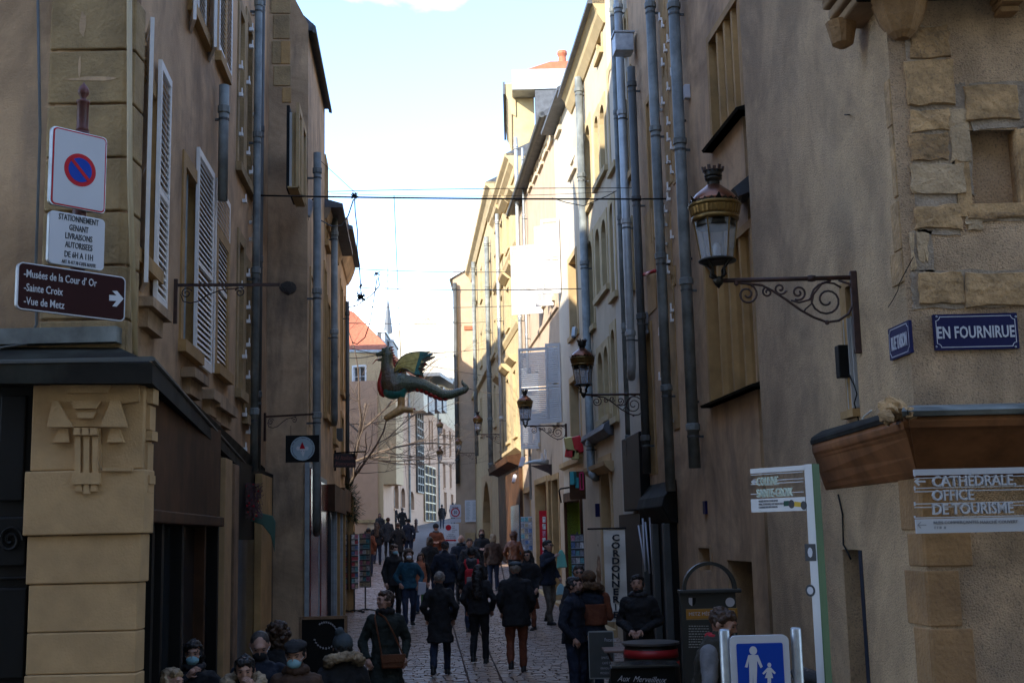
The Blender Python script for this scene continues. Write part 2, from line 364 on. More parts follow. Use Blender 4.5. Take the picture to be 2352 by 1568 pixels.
# ================================================================ WALL PLAN
CN = P(270, 9.3, 400)
L0 = Wall(CN, CN+Vector((-7, 0)))
L1 = Wall(P(612, 19.3), CN)
L2f = Wall(P(705, 19.3), P(612, 19.3)+Vector((-2.5, 0)))
E = P(797, 31.4)
L2 = Wall(P(745, 23.1), P(705, 19.3)); _a = L2.B+L2.u*.03; L2f = Wall(_a, _a-L2.n*3.1); L3 = Wall(P(775, 27.3), P(745, 23.1)); L4 = Wall(E, P(775, 27.3))
C0 = P(2105, 8.4)
R0 = Wall(C0+Vector((5, 0)), C0)
R1 = Wall(C0, P(1885, 10.5)); R1b = Wall(P(1885, 10.5), P(1752, 12.6)); R2 = Wall(P(1745, 13.9), P(1588, 17.1))
def RP(px, Y): return P(px, Y)
rp = [(1588, 17.1), (1478, 20.7), (1425, 23.2), (1337, 28.6), (1292, 32.0), (1200, 42.5), (1147, 51.5), (1090, 70)]
RW = [Wall(P(*rp[i]), P(*rp[i+1])) for i in range(len(rp)-1)]
R3, R4, R5, R6, R7, R9, R10 = RW
R11 = Wall(P(1090, 70), P(1045, 70))
def bld(name, label, wl): 
    return thing(name, label, 'building', wl.M @ Matrix.Translation((0, 0, 0)))
def finish(root, wl, ztop, holes, m, z0=-.3, depth=7, roof=True, ztopm=None, core=True, rise=2.2, over=.35, roofm='slate'):
    mb = MB(); wall_mesh(mb, 0, wl.L, z0, ztop, holes); build('wall', mb, m, root)
    # the side faces of the wall, a real thickness
    sd = MB()
    for u in (0.0, wl.L): sd.box(u-.02 if u else 0, u if u else .02, -.5, -.002, z0, ztop)
    sd.box(0, wl.L, -.36, -.34, z0, ztop); build('wall_core', sd, m, root)
    if core: body(root, 0, wl.L, z0, ztop, depth, m=m, rise=rise, over=over, roofm=roofm)
# ================================================================ LEFT SIDE
# ---- near left corner building: front facade, side facade, chamfered quoins
b1 = bld('corner_building', 'brown plastered corner house with black shopfront, carved pier and white shutters', L1)
LW1 = L1
def leaf_geo(w, h, n, slats=True):
    fr = MB(); t = .034; s = .055
    fr.box(0, s, -t/2, t/2, 0, h); fr.box(w-s, w, -t/2, t/2, 0, h); fr.box(s, w-s, -t/2, t/2, 0, s*1.6); fr.box(s, w-s, -t/2, t/2, h-s*1.4, h); fr.box(s, w-s, -t/2, t/2, h*.45, h*.45+s)
    return fr
def shutter(parent, pm, hinge, tip, z0, z1, m='shut', slat_parts=True, pitch=.062):
    """a louvred leaf hinged on the wall line: hinge and tip are plan points"""
    h, t = Vector(hinge), Vector(tip); w = (t-h).length; a = math.atan2((t-h).y, (t-h).x)
    Mw = Matrix.Translation((h.x, h.y, z0)) @ Matrix.Rotation(a, 4, 'Z')
    o = build('shutter', leaf_geo(w, z1-z0, 0), m, parent, pm.inverted() @ Mw)
    H = z1-z0; s = .055; key = round(w, 3)
    sl = MB(); sl.box(s-.005, w-s+.005, -.004, .004, -.026, .026, Matrix.Rotation(R(-25 if 0 < a < 2 else 25), 4, 'X'))
    me = None; z = s*1.6+.03
    if slat_parts:
        while z < H-s*1.4-.02:
            if not (H*.45-.02 < z < H*.45+s+.02):
                if me is None: q = build('slat', sl, m, o, Matrix.Translation((0, 0, z))); me = q.data
                else: link('slat', me, o, Matrix.Translation((0, 0, z)))
            z += pitch
    else:
        al = MB()
        while z < H-s*1.4-.02:
            if not (H*.45-.02 < z < H*.45+s+.02): al.add(sl.v, sl.f, Matrix.Translation((0, 0, z)))
            z += pitch
        build('slats', al, m, o)
    return o
def leaf_at(parent, pm, a, b, y0, y1, **k):
    """a and b = (px, Y): the leaf's edges; y0, y1 read at b"""
    z1 = onY(b[0], y0, b[1]).z; z0 = onY(b[0], y1, b[1]).z; ym = (y0+y1)/2
    return shutter(parent, pm, P(a[0], a[1], ym), P(b[0], b[1], ym), z0, z1, **k)
holes = []
for (x0, x1, y0, y1) in ((313, 352, 190, 600), (420, 450, 400, 800), (497, 520, 560, 850), (440, 470, -260, 55), (500, 515, -60, 150)):
    q = L1.rect(x0, x1, y0, y1)
    holes.append(window(b1, q, w=.14, rev=.22, sur='ochre', mull=1, transoms=2))
# the strip of bricked-up stone windows with iron hooks, px 545 to 585
for (x0, x1, y0, y1) in ((548, 558, 30, 395), (565, 576, 60, 430), (546, 556, 560, 900), (562, 574, 620, 960)):
    q = L1.rect(x0, x1, y0, y1)
    q = (q[0], q[1], q[2], q[3])
    holes.append(window(b1, q, w=.16, rev=.16, sur='quoin', mull=0, transoms=2, glass='ochre2', frame='ochre', name='blind_window'))
finish(b1, L1, 13.2, holes, 'mauve', depth=7, over=.25)
f = MB(); wl = L0; Mb1 = L1.M.inverted() @ L0.M
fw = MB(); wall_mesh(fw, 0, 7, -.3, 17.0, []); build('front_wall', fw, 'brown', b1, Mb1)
fb = MB(); fb.prism([(.01, -.02), (7, -.02), (7, -9), (1.25, -9)], -.3, 13.1, 'z'); build('front_core', fb, 'mauve', b1, Mb1); fb = MB(); fb.prism([(.01, -.02), (7, -.02), (7, -5), (.55, -5)], 13.15, 17, 'z'); build('upper_storey', fb, 'mauve', b1, Mb1)  # unseen top storey added to cast shade on the right-hand houses
# ashlar blocks of the corner pier with bevelled joints
qw = L0.uz(107, 250)[0]
blk = None
for i in range(-1, 8):
    y1 = 124+123*i; z1 = L0.uz(190, y1)[1]; z0 = L0.uz(190, y1+118)[1]
    mb = MB(); d = .055
    poly = [(-.10, -.02), (-.10, .02), (-.045, d), (qw-.04, d), (qw, .012), (qw, -.02)]
    mb.prism([(p[0], p[1]) for p in poly], z0, z1, 'z')
    # side return on the street face
    mb.box(-.12, -.02, -.24, .015, z0, z1)
    build('stone_block', mb, 'quoin', b1, Mb1, bevel=.012)
mo = MB(); mo.box(-.09, qw-.01, -.2, .02, 4.6, 9.6); build('mortar', mo, 'brown', b1, Mb1)
# chipped grey mortar patches on the blocks
for (x0, x1, y0, y1) in ((180, 199, 22, 90), (178, 186, 128, 178), (150, 285, 175, 186)):
    a, b, c, e = L0.rect(x0, x1, y0, y1, .06); mb = MB()
    n_ = 10; pts = []
    for k in range(n_): an = 2*math.pi*k/n_; q = random.uniform(.7, 1.1); pts.append(((a+b)/2+(b-a)/2*math.cos(an)*q, (c+e)/2+(e-c)/2*math.sin(an)*q))
    mb.prism(pts, .05, .058, 'y'); build('mortar_patch', mb, 'grime', b1, Mb1)
# white shutters
pm = L1.M
leaf_at(b1, pm, (324, 10.5), (343, 9.85), 40, 648)
leaf_at(b1, pm, (361, 10.55), (386, 11.1), 188, 722)
leaf_at(b1, pm, (412, 13.0), (426, 12.35), 288, 792, m='shutb')
leaf_at(b1, pm, (450, 12.7), (487, 13.7), 400, 858)
leaf_at(b1, pm, (491, 14.0), (524, 15.2), 470, 884)
leaf_at(b1, pm, (440, 12.3), (452, 11.9), -420, 45)
leaf_at(b1, pm, (455, 12.4), (474, 13.0), -330, 98)
leaf_at(b1, pm, (478, 13.6), (498, 13.0), -300, 108)
leaf_at(b1, pm, (503, 14.0), (533, 15.1), -240, 190)
# sills under the windows
for (x0, x1, y) in ((312, 360, 700), (415, 450, 855), (462, 498, 905), (478, 520, 925)):
    a, b, c, e = L1.rect(x0, x1, y, y+22); mb = MB(); mb.box(a, b, -.05, .14, c, e); mb.box(a+.1, b-.1, -.05, .08, c-.16, c); build('window_sill', mb, 'grime', b1)
# shop canopy that wraps the corner
fl = MB()
Zc = onY(350, 833, 8.75).z; Zl = onY(350, 880, 8.75).z
p0 = onY(350, 833, 8.75); p1 = onY(598, 1108, 19.0); p1l = onY(598, 1118, 19.0); p0l = onY(350, 880, 8.75)
pl0 = onY(-60, 833, 8.75); pl0l = onY(-60, 880, 8.75)
w0 = L1.M @ Vector((L1.L, .02, 0)); w1 = L1.M @ Vector((.3, .02, 0))
def V(p, z=None): return (p[0], p[1], p[2] if z is None else z)
pts = [V(pl0), V(p0), V(p1), V(pl0l), V(p0l), V(p1l), (pl0.x, 9.25, Zc+.22), (w0.x, w0.y, Zc+.22), (w1.x, w1.y, p1.z+.22), (pl0.x, 9.25, Zl+.03), (w0.x, w0.y, Zl+.03), (w1.x, w1.y, p1l.z+.03)]
fl.add(pts, [(0, 3, 4, 1), (1, 4, 5, 2), (0, 1, 7, 6), (1, 2, 8, 7), (3, 9, 10, 4), (4, 10, 11, 5), (2, 5, 11, 8)])
iL1 = L1.M.inverted()
build('canopy', fl, 'darkmetal', b1, iL1)
lead = MB(); lead.tube([V(pl0, Zc+.03), V(p0, Zc+.03), V(p1, p1.z+.03)], .018, 6); build('canopy_lip', lead, 'zincd', b1, iL1)
ul = MB(); zz = L0.uz(140, 780)[1]
ul.box(-.08, 7, 0, .16, zz-.05, zz+.07); build('lead_flashing', ul, 'zinc', b1, Mb1)
# ground floor, set out to the street: black front door, carved stone pier, brown shopfront
FY = 8.92
def fp(px, py, Y=FY): p = onY(px, py, Y); return p.x, p.z
x0, zt = fp(76, 880); x1, _ = fp(327, 1100)
pr = MB(); gz = zg(9)-.2
tiers = [(880, 1080, 0, 0), (1080, 1228, .025, .03), (1228, 1340, .0, .0), (1340, 1451, -.02, -.01), (1451, 1548, -.02, -.01), (1548, 2200, -.015, 0)]
for (ya, yb, dx, dy) in tiers:
    za, zb = fp(200, ya)[1], max(fp(200, yb)[1], gz); mb = MB(); mb.box(x0-dx, x1+dx, FY-dy, FY+.22, zb+.004, za); build('stone_block', mb, 'deco', b1, iL1, bevel=.01)
# carved ornament on the pier face (trapezoids, steps and hanging ribs)
def orn(poly, d0, d1, Y=FY):
    mb = MB(); mb.prism([fp(*p) for p in poly], Y-d1, Y-d0, 'y'); build('ornament', mb, 'deco', b1, iL1)
orn([(118, 884), (322, 884), (322, 922), (268, 930), (236, 980), (172, 980), (140, 930), (112, 922)], 0, .03)
orn([(150, 886), (262, 886), (252, 904), (160, 904)], .03, .06)
orn([(128, 922), (140, 922), (173, 982), (116, 982)], .03, .07); orn([(262, 922), (280, 922), (298, 982), (236, 982)], .03, .07)
for (a, b, c, d, y0_, y1_) in ((146, 154, 124, 164, 985, 1012), (262, 270, 250, 288, 985, 1012)): orn([(a-6, y0_), (b+6, y0_), (d, y1_+4), (c, y1_+4)], 0, .04)
orn([(168, 922), (238, 922), (228, 940), (178, 940)], .0, .065); orn([(180, 948), (228, 948), (220, 962), (188, 962)], .03, .065)
for k in range(3): orn([(178+19*k, 984), (190+19*k, 984), (193+19*k, 1000), (175+19*k, 1000)], .02, .07)
orn([(174, 984), (234, 984), (234, 1112), (174, 1112)], 0, .025)
for k in range(3): orn([(177+20*k, 1004), (190+20*k, 1004), (190+20*k, 1100), (177+20*k, 1100)], .025, .05)
orn([(172, 1086), (236, 1086), (236, 1112), (172, 1112)], .02, .06)
for k in range(3): orn([(181+17*k, 1113), (192+17*k, 1113), (195+17*k, 1128+(6 if k == 1 else 0)), (178+17*k, 1128+(6 if k == 1 else 0))], 0, .05)
orn([(240, 1074), (308, 1074), (308, 1082), (240, 1082)], 0, .05)
# same ornament on the return face
for (ya, yb, dd) in ((890, 925, .05), (930, 985, .03), (988, 1010, .05), (1015, 1085, .02), (1090, 1110, .04), (1113, 1130, .03)):
    za, zb = fp(325, ya)[1], fp(325, yb)[1]; mb = MB(); mb.box(x1, x1+dd, FY+.05, FY+.19, zb, za); build('ornament', mb, 'deco', b1, iL1)
# black door leaf area at the left edge
dr = MB(); xl = fp(-60, 1100)[0]; dr.box(xl, x0-.02, FY+.08, FY+.5, gz, zt+.1); bd = build('shop_door', dr, 'black', b1, iL1)
for (ya, yb) in ((905, 1150), (1186, 1300), (1325, 1330), (1350, 1560)):
    za, zb = fp(30, ya)[1], fp(30, yb)[1]; mb = MB(); mb.box(xl+.15, fp(55, ya)[0], FY+.045, FY+.08, zb, za); build('door_panel', mb, 'black', bd, bevel=.012)
mb = MB(); mb.tube([(fp(20, 1240)[0]+.09*math.cos(t/3)*(1-t/40), FY+.03, fp(20, 1240)[1]+.1*math.sin(t/3)*(1-t/40)) for t in range(36)], .012, 5); build('carving', mb, 'black', bd)
# shopfront down the side street
sg = Wall((-3.22, 13.5), (x1-.06, FY+.21)); iS = iL1 @ sg.M
def sp(name, x0_, x1_, y0_, y1_, d0, d1, m, parent=b1, **k):
    a, b, c, e = sg.rect(x0_, x1_, y0_, y1_, max(d0, d1)); mb = MB(); mb.box(a, b, d0, d1, max(c, -.1), e); return build(name, mb, m, parent, iS if parent == b1 else None, **k)
mb = MB(); mb.box(0, sg.L, -.5, -.12, -.2, 4.3); build('shop_wall', mb, 'black', b1, iS)
a_, b_, c_, e_ = sg.rect(338, 512, 930, 1180, 0); zl_ = sg.uz(425, 1205)[1]
mb = MB(); mb.box(.35, sg.L-.02, -.12, .02, zl_+.10, 4.25); build('fascia_panel', mb, 'brownp', b1, iS)
mb = MB(); mb.box(.3, sg.L, -.12, .06, zl_, zl_+.10); build('fascia_moulding', mb, 'brownp', b1, iS, bevel=.01)
for px in (350, 372, 418, 470, 500):
    u = sg.uz(px, 1350)[0]; mb = MB(); mb.box(u-.05, u+.05, -.12, .0, -.1, zl_); build('mullion', mb, 'black' if px != 470 else 'brownp', b1, iS)
mb = MB(); mb.box(.3, sg.L, -.14, -.10, .6, zl_); build('shop_window', mb, 'glass', b1, iS)
# pale stone pilaster and next, small shop under the far end of the canopy
SG2 = Wall((-3.66, 19.2), (-3.22, 13.5)); iS2 = iL1 @ SG2.M
mb = MB(); mb.box(0, SG2.L, -.5, -.13, -.2, 4.0); build('shop_wall', mb, 'black', b1, iS2)
for (xa, xb, mm, d) in ((513, 531, 'deco', .03), (537, 547, 'brown', -.04), (600, 624, 'ochre', -.02)):
    a, b, c, e = SG2.rect(xa, xb, 1120, 1500, d); mb = MB(); mb.box(max(a, 0), min(b, SG2.L-.002), -.12, d, -.1, 3.9); build('stone_pilaster', mb, mm, b1, iS2, bevel=.01)
mb = MB(); mb.box(0, SG2.L-.5, -.14, -.12, .4, 3.0); build('shop_window', mb, 'glass', b1, iS2)
# ---- second left house: gable pier facing the crossing, then facade
b2 = bld('gabled_house', 'narrow grey-brown house whose blank stained side wall faces the crossing, beyond the corner house', L2)
iL2 = L2.M.inverted(); Mf = iL2 @ L2f.M
zt2 = L2.uz(745, 215)[1]; zt2a = 11.35
g = MB(); g.prism([(0, -.3), (L2f.L, -.3), (L2f.L, zt2a+.12+2*L2f.L), (0, zt2a+.12)], -.02, .002, 'y'); build('side_wall', g, 'grime', b2, Mf)
gb = MB(); gb.box(.002, L2f.L, -1.5, -.01, -.3, zt2a-.05); build('side_core', gb, 'grime', b2, Mf)
for (xa, xb, ya, yb) in ((622, 668, -20, 32), (668, 668, 0, 0), (627, 666, 35, 90), (645, 667, 95, 148), (628, 668, 152, 198), (648, 669, 202, 236), (624, 645, 95, 148)):
    if xa == xb: continue
    a, b, c, e = L2f.rect(xa, xb, ya, yb); mb = MB(); mb.box(a, b, -.02, .018, c, e); build('stone_block', mb, 'quoin' if xa < 630 else 'ochre', b2, Mf, bevel=.012)
# put-log hole, drawn as a near-black raised patch
a, b, c, e = L2f.rect(642, 682, 645, 678); mb = MB(); mb.ball(((a+b)/2, 0, (c+e)/2), ((b-a)/2, .03, (e-c)/2), 10, 6, noise=.12); build('stone_boss', mb, mat('dark_stone', (.05, .042, .035), .9, bump=1), b2, Mf)
holes = []
for (x0, x1, y0, y1) in ((686, 690, 265, 440), (694, 700, 300, 460), (712, 720, 640, 985), (728, 735, 700, 960)):
    holes.append(window(b2, L2.rect(x0, x1, y0, y1), w=.12, rev=.15, sur='ochre2', mull=0, transoms=1, sill=False, glass='dark'))
finish(b2, L2, zt2a, holes, 'grime', depth=9, over=.12, rise=4.5)
rv = MB(); rv.prism([(.08, zt2a+.12), (.14, zt2a-.0), (.14, zt2a-.07), (.08, zt2a-.05)], 0, L2.L+.1, 'x'); build('gutter', rv, 'zincd', b2)
for (xa, xb, ya, yb) in ((703, 722, 1080, 1500), (728, 744, 1110, 1500)):
    a, b, c, e = L2.rect(xa, xb, ya, yb); mb = MB(); mb.box(a-.05, b+.05, -.02, .05, .1, e+.1); w_ = build('shop_frame', mb, 'shutb', b2)
    mb = MB(); mb.box(a+.04, b-.04, .04, .07, .5, e); build('shop_window', mb, mat('maroon_display', (.16, .02, .02), .2, var=.6, scale=3, dirt=.6, dirtcol=(.02, .02, .02)), b2)
# ---- third and fourth left houses
b3 = bld('cornice_house', 'brown left house with grey downpipes and stone window strips, beside the blank side wall', L3)
zt3 = 9.35; holes = []
for (x0, x1, y0, y1) in ((744, 748, 620, 950), (752, 757, 700, 960), (747, 751, 380, 560), (764, 769, 560, 800), (765, 770, 860, 1010)):
    holes.append(window(b3, L3.rect(x0, x1, y0, y1), w=.12, rev=.15, sur='ochre', mull=0, transoms=1))
finish(b3, L3, zt3, holes, 'mauve', depth=14)
cornice(b3, 0, L3.L, zt3+.05, [(.12, 0), (.10, .12), (.04, .25)], 'grime')
b4 = bld('round_eaved_house', 'last left house before the square, with a deep curved eave and an orange pier', L4)
zt4 = L4.uz(790, 590)[1]; holes = []
for (x0, x1, y0, y1) in ((782, 786, 660, 900), (791, 795, 700, 900), (783, 788, 960, 1080)):
    holes.append(window(b4, L4.rect(x0, x1, y0, y1), w=.12, rev=.15, sur='ochre', mull=0, transoms=1))
finish(b4, L4, zt4, holes, 'mauve', depth=13)
ev = MB(); ev.prism([(-.1, zt4-.45), (.04, zt4-.40), (.12, zt4-.26), (.20, zt4-.05), (.24, zt4+.2), (.24, zt4+.28), (-.1, zt4+.3)], -.2, L4.L+.05, 'x'); build('eave', ev, 'mauve', b4)
for (xa, xb, ya, yb, mm, d) in ((765, 793, 1110, 1386, 'ochre', .12),):
    a, b, c, e = L4.rect(xa, xb, ya, yb); mb = MB(); mb.box(0, .9, -.05, .2, .7, 4.0); build('stone_pier', mb, 'ochre', b4, bevel=.01)
mb = MB(); mb.box(1.2, L4.L-.1, 0, .10, .8, 3.6); build('shop_window', mb, 'glass', b4)
mb = MB(); mb.box(1.0, L4.L, 0, .16, 3.6, 4.1); build('shop_fascia', mb, 'brownp', b4)
mb = MB(); mb.box(.05, L3.L-.1, 0, .12, .7, 3.5); build('shop_window', mb, 'glass', b3)
for i in range(4): mb = MB(); mb.box(.05+i*L3.L/4, .15+i*L3.L/4, .12, .18, .7, 3.6); build('mullion', mb, 'shutb' if i % 2 else 'ochre', b3)
mb = MB(); mb.box(0, L3.L, 0, .2, 3.5, 4.0); build('shop_fascia', mb, 'brownp', b3)
# ================================================================ RIGHT SIDE
r0 = thing('corner_building', 'roughcast corner house with rubble quoins, scalloped corbel and brown timber cove', 'building', R1.M)
iR = R1.M.inverted(); M0 = iR @ R0.M; M1b = iR @ R1b.M
Ztop = 12.5
nich = R0.rect(2225, 2338, 299, 468)
mb = MB(); wall_mesh(mb, 0, R0.L, -.2, Ztop, [nich]); build('front_wall', mb, 'rough2', r0, M0)
mb = MB(); mb.box(nich[0]-.05, nich[1]+.05, -.20, -.13, nich[2]-.05, nich[3]+.05); build('blocked_window', mb, 'rough2', r0, M0)
mb = MB(); a, b, c, e = nich
for q in ((a-.07, a, c, e), (b, b+.10, c, e), (a-.07, b+.1, c-.09, c)): mb.box(q[0], q[1], -.16, .014, q[2], q[3])
build('window_surround', mb, 'stone', r0, M0)
hs = [R1.rect(1937, 1966, 655, 945), R1.rect(1945, 1992, 1262, 1640)]
mb = MB(); wall_mesh(mb, 0, R1.L, -.2, Ztop, hs); build('wall', mb, 'rough', r0)
mb = MB(); wall_mesh(mb, 0, R1b.L, -.2, Ztop, [])
build('splayed_wall', mb, 'rough', r0, M1b)
cb = MB(); pg = [C0+Vector((5, 0)), C0, R1.B, R1b.B]; pg = [C0+Vector((5, .5)), C0+Vector((.3, .5)), R1.B+Vector((.05, 0)), R1b.B+Vector((.03, -.02)), R1b.B+Vector((.5, 1.2)), C0+Vector((5, 8))]
lc = [(iR @ Vector((p.x, p.y, 0))) for p in pg]
cb.prism([(p.x, p.y-.45 if i < 4 else p.y) for i, p in enumerate(lc)], -.2, Ztop-.02, 'z'); build('core', cb, 'dark', r0)
mb = MB(); mb.box(0, R1.L*.96, -.45, -.02, 3.9, Ztop-.05); 
for q in (R1b,):
    mb2 = MB(); mb2.box(.02, q.L, -.4, -.02, -.2, Ztop-.05); build('wall_thickness', mb2, 'rough', r0, iR @ q.M)
# the end face of the splayed wall towards the houses beyond
mb = MB(); mb.box(R1b.L-.02, R1b.L, -.6, -.001, -.2, Ztop); build('wall_end', mb, 'rough', r0, M1b)
def stone_poly(a, b, c, e, jit=.035, n=4):
    pts = []
    def seg(p, q):
        for i in range(n):
            t = i/n; pts.append((p[0]+(q[0]-p[0])*t+random.uniform(-jit, jit), p[1]+(q[1]-p[1])*t+random.uniform(-jit, jit)))
    seg((a, c), (b, c)); seg((b, c), (b, e)); seg((b, e), (a, e)); seg((a, e), (a, c)); return pts
for (x0, x1, y0, y1) in ((2092, 2184, 60, 540), (2184, 2228, 192, 450), (2228, 2420, 190, 296), (2228, 2420, 470, 508), (2092, 2420, 620, 706), (2092, 2140, 530, 625), (2342, 2420, 290, 480)):
    a, b, c, e = R0.rect(x0, x1, y0, y1); mb = MB(); p = stone_poly(a, min(b, R0.L-.002), c, e, .012, 7); mb.prism(p, -.01, .007, 'y'); build('mortar_bed', mb, 'mortar', r0, M0)
for (x0, x1, y0, y1, d) in ((2088, 2180, 62, 134, .03), (2078, 2191, 140, 244, .045), (2090, 2178, 254, 302, .03), (2090, 2178, 309, 368, .03), (2181, 2222, 250, 372, .025), (2092, 2216, 377, 446, .035),
        (2099, 2206, 472, 526, .03), (2214, 2336, 196, 278, .04), (2346, 2420, 296, 466, .03), (2220, 2420, 488, 503, .03), (2219, 2256, 500, 528, .02), (2103, 2212, 626, 700, .03), (2216, 2420, 626, 702, .035), (2101, 2130, 535, 600, .02), (2090, 2101, 535, 620, .02)):
    a, b, c, e = R0.rect(max(x0, 2107), x1, y0, y1) if x0 >= 2101 else R0.rect(x0, x1, y0, y1)
    b = min(b, R0.L-.003)
    mb = MB(); p = stone_poly(a, b, c, e, .012); cx_ = sum(q[0] for q in p)/len(p); cz_ = sum(q[1] for q in p)/len(p)
    d *= .7; pin = [(cx_+(q[0]-cx_)*.97+random.uniform(-.006, .006), cz_+(q[1]-cz_)*.96+random.uniform(-.005, .005)) for q in p]; k = len(p)
    mb.add([(q[0], -.02, q[1]) for q in p]+[(q[0], d*.55, q[1]) for q in p]+[(q[0], d+random.uniform(-.004, .004), q[1]) for q in pin]+[(cx_, d+.005, cz_)],
           [(i, k+i, k+(i+1) % k, (i+1) % k) for i in range(k)]+[(k+i, 2*k+i, 2*k+(i+1) % k, k+(i+1) % k) for i in range(k)]+[(2*k+i, 3*k, 2*k+(i+1) % k) for i in range(k)])
    build('stone', mb, random.choice(['stone', 'stone', 'stone2', 'stone3']), r0, M0)
for (x0, x1, y0, y1) in ((2107, 2231, 1222, 1300), (2107, 2206, 1310, 1438), (2107, 2241, 1443, 1640), (2107, 2180, 1085, 1216)):
    a, b, c, e = R0.rect(x0, x1, y0, y1); b = R0.L+.004; mb = MB(); mb.box(a, b, -.05, .014, c, e); build('stone', mb, 'ochre3', r0, M0, bevel=.01)
    mb = MB(); mb.box(.002, .28+.1*((y0 // 7) % 2), -.05, .012, c, e); build('stone', mb, 'ochre3', r0, bevel=.01)
for (y0, y1, w_) in ((130, 250, .10), (440, 560, .14), (560, 640, .22), (250, 430, .07)):
    c = R1.uz(2095, y1)[1]; e = R1.uz(2095, y0)[1]; mb = MB(); mb.box(.0, w_, -.02, .012, c+.01, e); build('stone', mb, 'stone', r0)
# timber cove over the ground floor, wrapping the corner
def cove(Mx, ua, ub, ma, mbv, zt, ka=1, kb=1):
    prof = [(0, 0), (.50, 0), (.52, -.03), (.50, -.07), (.45, -.09), (.40, -.12), (.24, -.24), (.12, -.33), (.05, -.37), (0, -.385)]
    n = len(prof); vs = []; 
    for (o, z) in prof: vs.append((ua+ma*o, o*ka, zt+z))
    for (o, z) in prof: vs.append((ub+mbv*o, o*kb, zt+z))
    fs = [(i, i+1, n+i+1, n+i) for i in range(n-1)]+[tuple(range(n)), tuple(range(2*n-1, n-1, -1))]
    m = MB(); m.add(vs, fs); return m
zc = onY(2085, 957, 7.9).z
d_ = .36
build('timber_cove', cove(M0, 0, R0.L, 0, .48, zc), 'brownw', r0, M0); ue = R1.uz(1868, 1050)[0]
build('timber_cove', cove(None, 0, R1.L*.97, -1.0, 0, zc, .48, .2), 'brownw', r0)
for (Mx, ua, ub, ma, mb_, ka, kb) in ((M0, 0, R0.L, 0, .48, 1, 1), (None, 0, R1.L*.975, -1.0, 0, .48, .2)):
    m = MB(); prof = [(0, .0), (.54, 0), (.56, .03), (.50, .06), (.28, .09), (0, .12)]; n = len(prof)
    m.add([(ua+ma*o, o*ka, zc+.002+z) for o, z in prof]+[(ub+mb_*o, o*kb, zc+.002+z) for o, z in prof], [(i, n+i, n+i+1, i+1) for i in range(n-1)]+[tuple(range(n))[::-1], tuple(range(n, 2*n))])
    build('lead_flashing', m, 'zinc' if Mx is not None else 'darkmetal', r0, Mx)
mb = MB()
for k in range(6): mb.ball((R0.L+random.uniform(-.12, .12)+.3, .42+random.uniform(-.1, .12), zc+random.uniform(-.1, .07)), random.uniform(.04, .08), 8, 6, noise=.25)
build('broken_plaster', mb, 'stone', r0, M0)
# oriel underside with corbels, top right
zo = onY(2010, 90, 7.9).z+.56
for k, (o, z0, z1) in enumerate(((.34, 0, .08), (.28, -.07, 0), (.40, .08, .16), (.50, .16, .24), (.44, .24, 1.9))):
    m = MB(); m.box(-.35, R0.L+o*.75, -.02, o, zo+z0+.001, zo+z1); build('oriel_moulding', m, 'darkmetal' if k < 4 else 'grime', r0, M0, bevel=.02)
    m = MB(); m.box(-.02, .50, -.02, o*.75-.002, zo+z0+.001, zo+z1-.001); build('oriel_moulding', m, 'grime', r0, None, bevel=.02)
m = MB(); m.lathe([(.05, -.30), (.10, -.26), (.16, -.16), (.20, -.04), (.21, 0)], 20, Matrix.Translation((R0.L-.10, .03, zo-.07)), flute=-.08); build('scallop_corbel', m, 'ochre3', r0, M0)
a, b, c, e = R0.rect(2274, 2332, 0, 36)
for k in range(3): m = MB(); m.box(a+k*.012, b-k*.012, -.02, .26-k*.07, e-.05-k*.045, e-.005-k*.045+.0*k); build('corbel', m, 'ochre3', r0, M0, bevel=.012)
m = MB(); m.lathe([(.03, -.2), (.08, -.17), (.10, -.08), (.12, 0)], 14, Matrix.Translation((.42, .18, zo-.05))); build('corbel', m, 'ochre3', r0)
# R1: shuttered slit window and side door
a, b, c, e = hs[0]; mb = MB(); mb.box(a-.02, b+.02, -.24, -.20, c, e); build('window', mb, 'dark', r0)
mb = MB(); mb.box(b-.14, b, -.2, .004, c, e); mb.box(a, b, -.2, .06, c-.06, c); mb.box(a, b, -.2, .004, e, e+.05); build('window_surround', mb, 'ochre', r0)
for k in range(3): mb = MB(); mb.box(a+.05+k*.09, a+.062+k*.09, -.16, .01, c+.02, e-.25); build('shutter_stile', mb, 'shutg', r0)
a, b, c, e = hs[1]; mb = MB(); mb.box(a-.01, b+.01, -.40, -.34, -.1, e+.02); build('door', mb, 'black', r0)
mb = MB(); mb.box(b-.02, b+.001, -.34, -.001, -.1, e); mb.box(a-.001, a+.04, -.34, -.001, -.1, e); build('door_jamb', mb, 'rough', r0)
mb = MB(); mb.box(a, a+.07, -.2, .006, -.1, e-.002); build('door_edge', mb, mat('door_blue_edge', (.012, .018, .035), .5), r0)
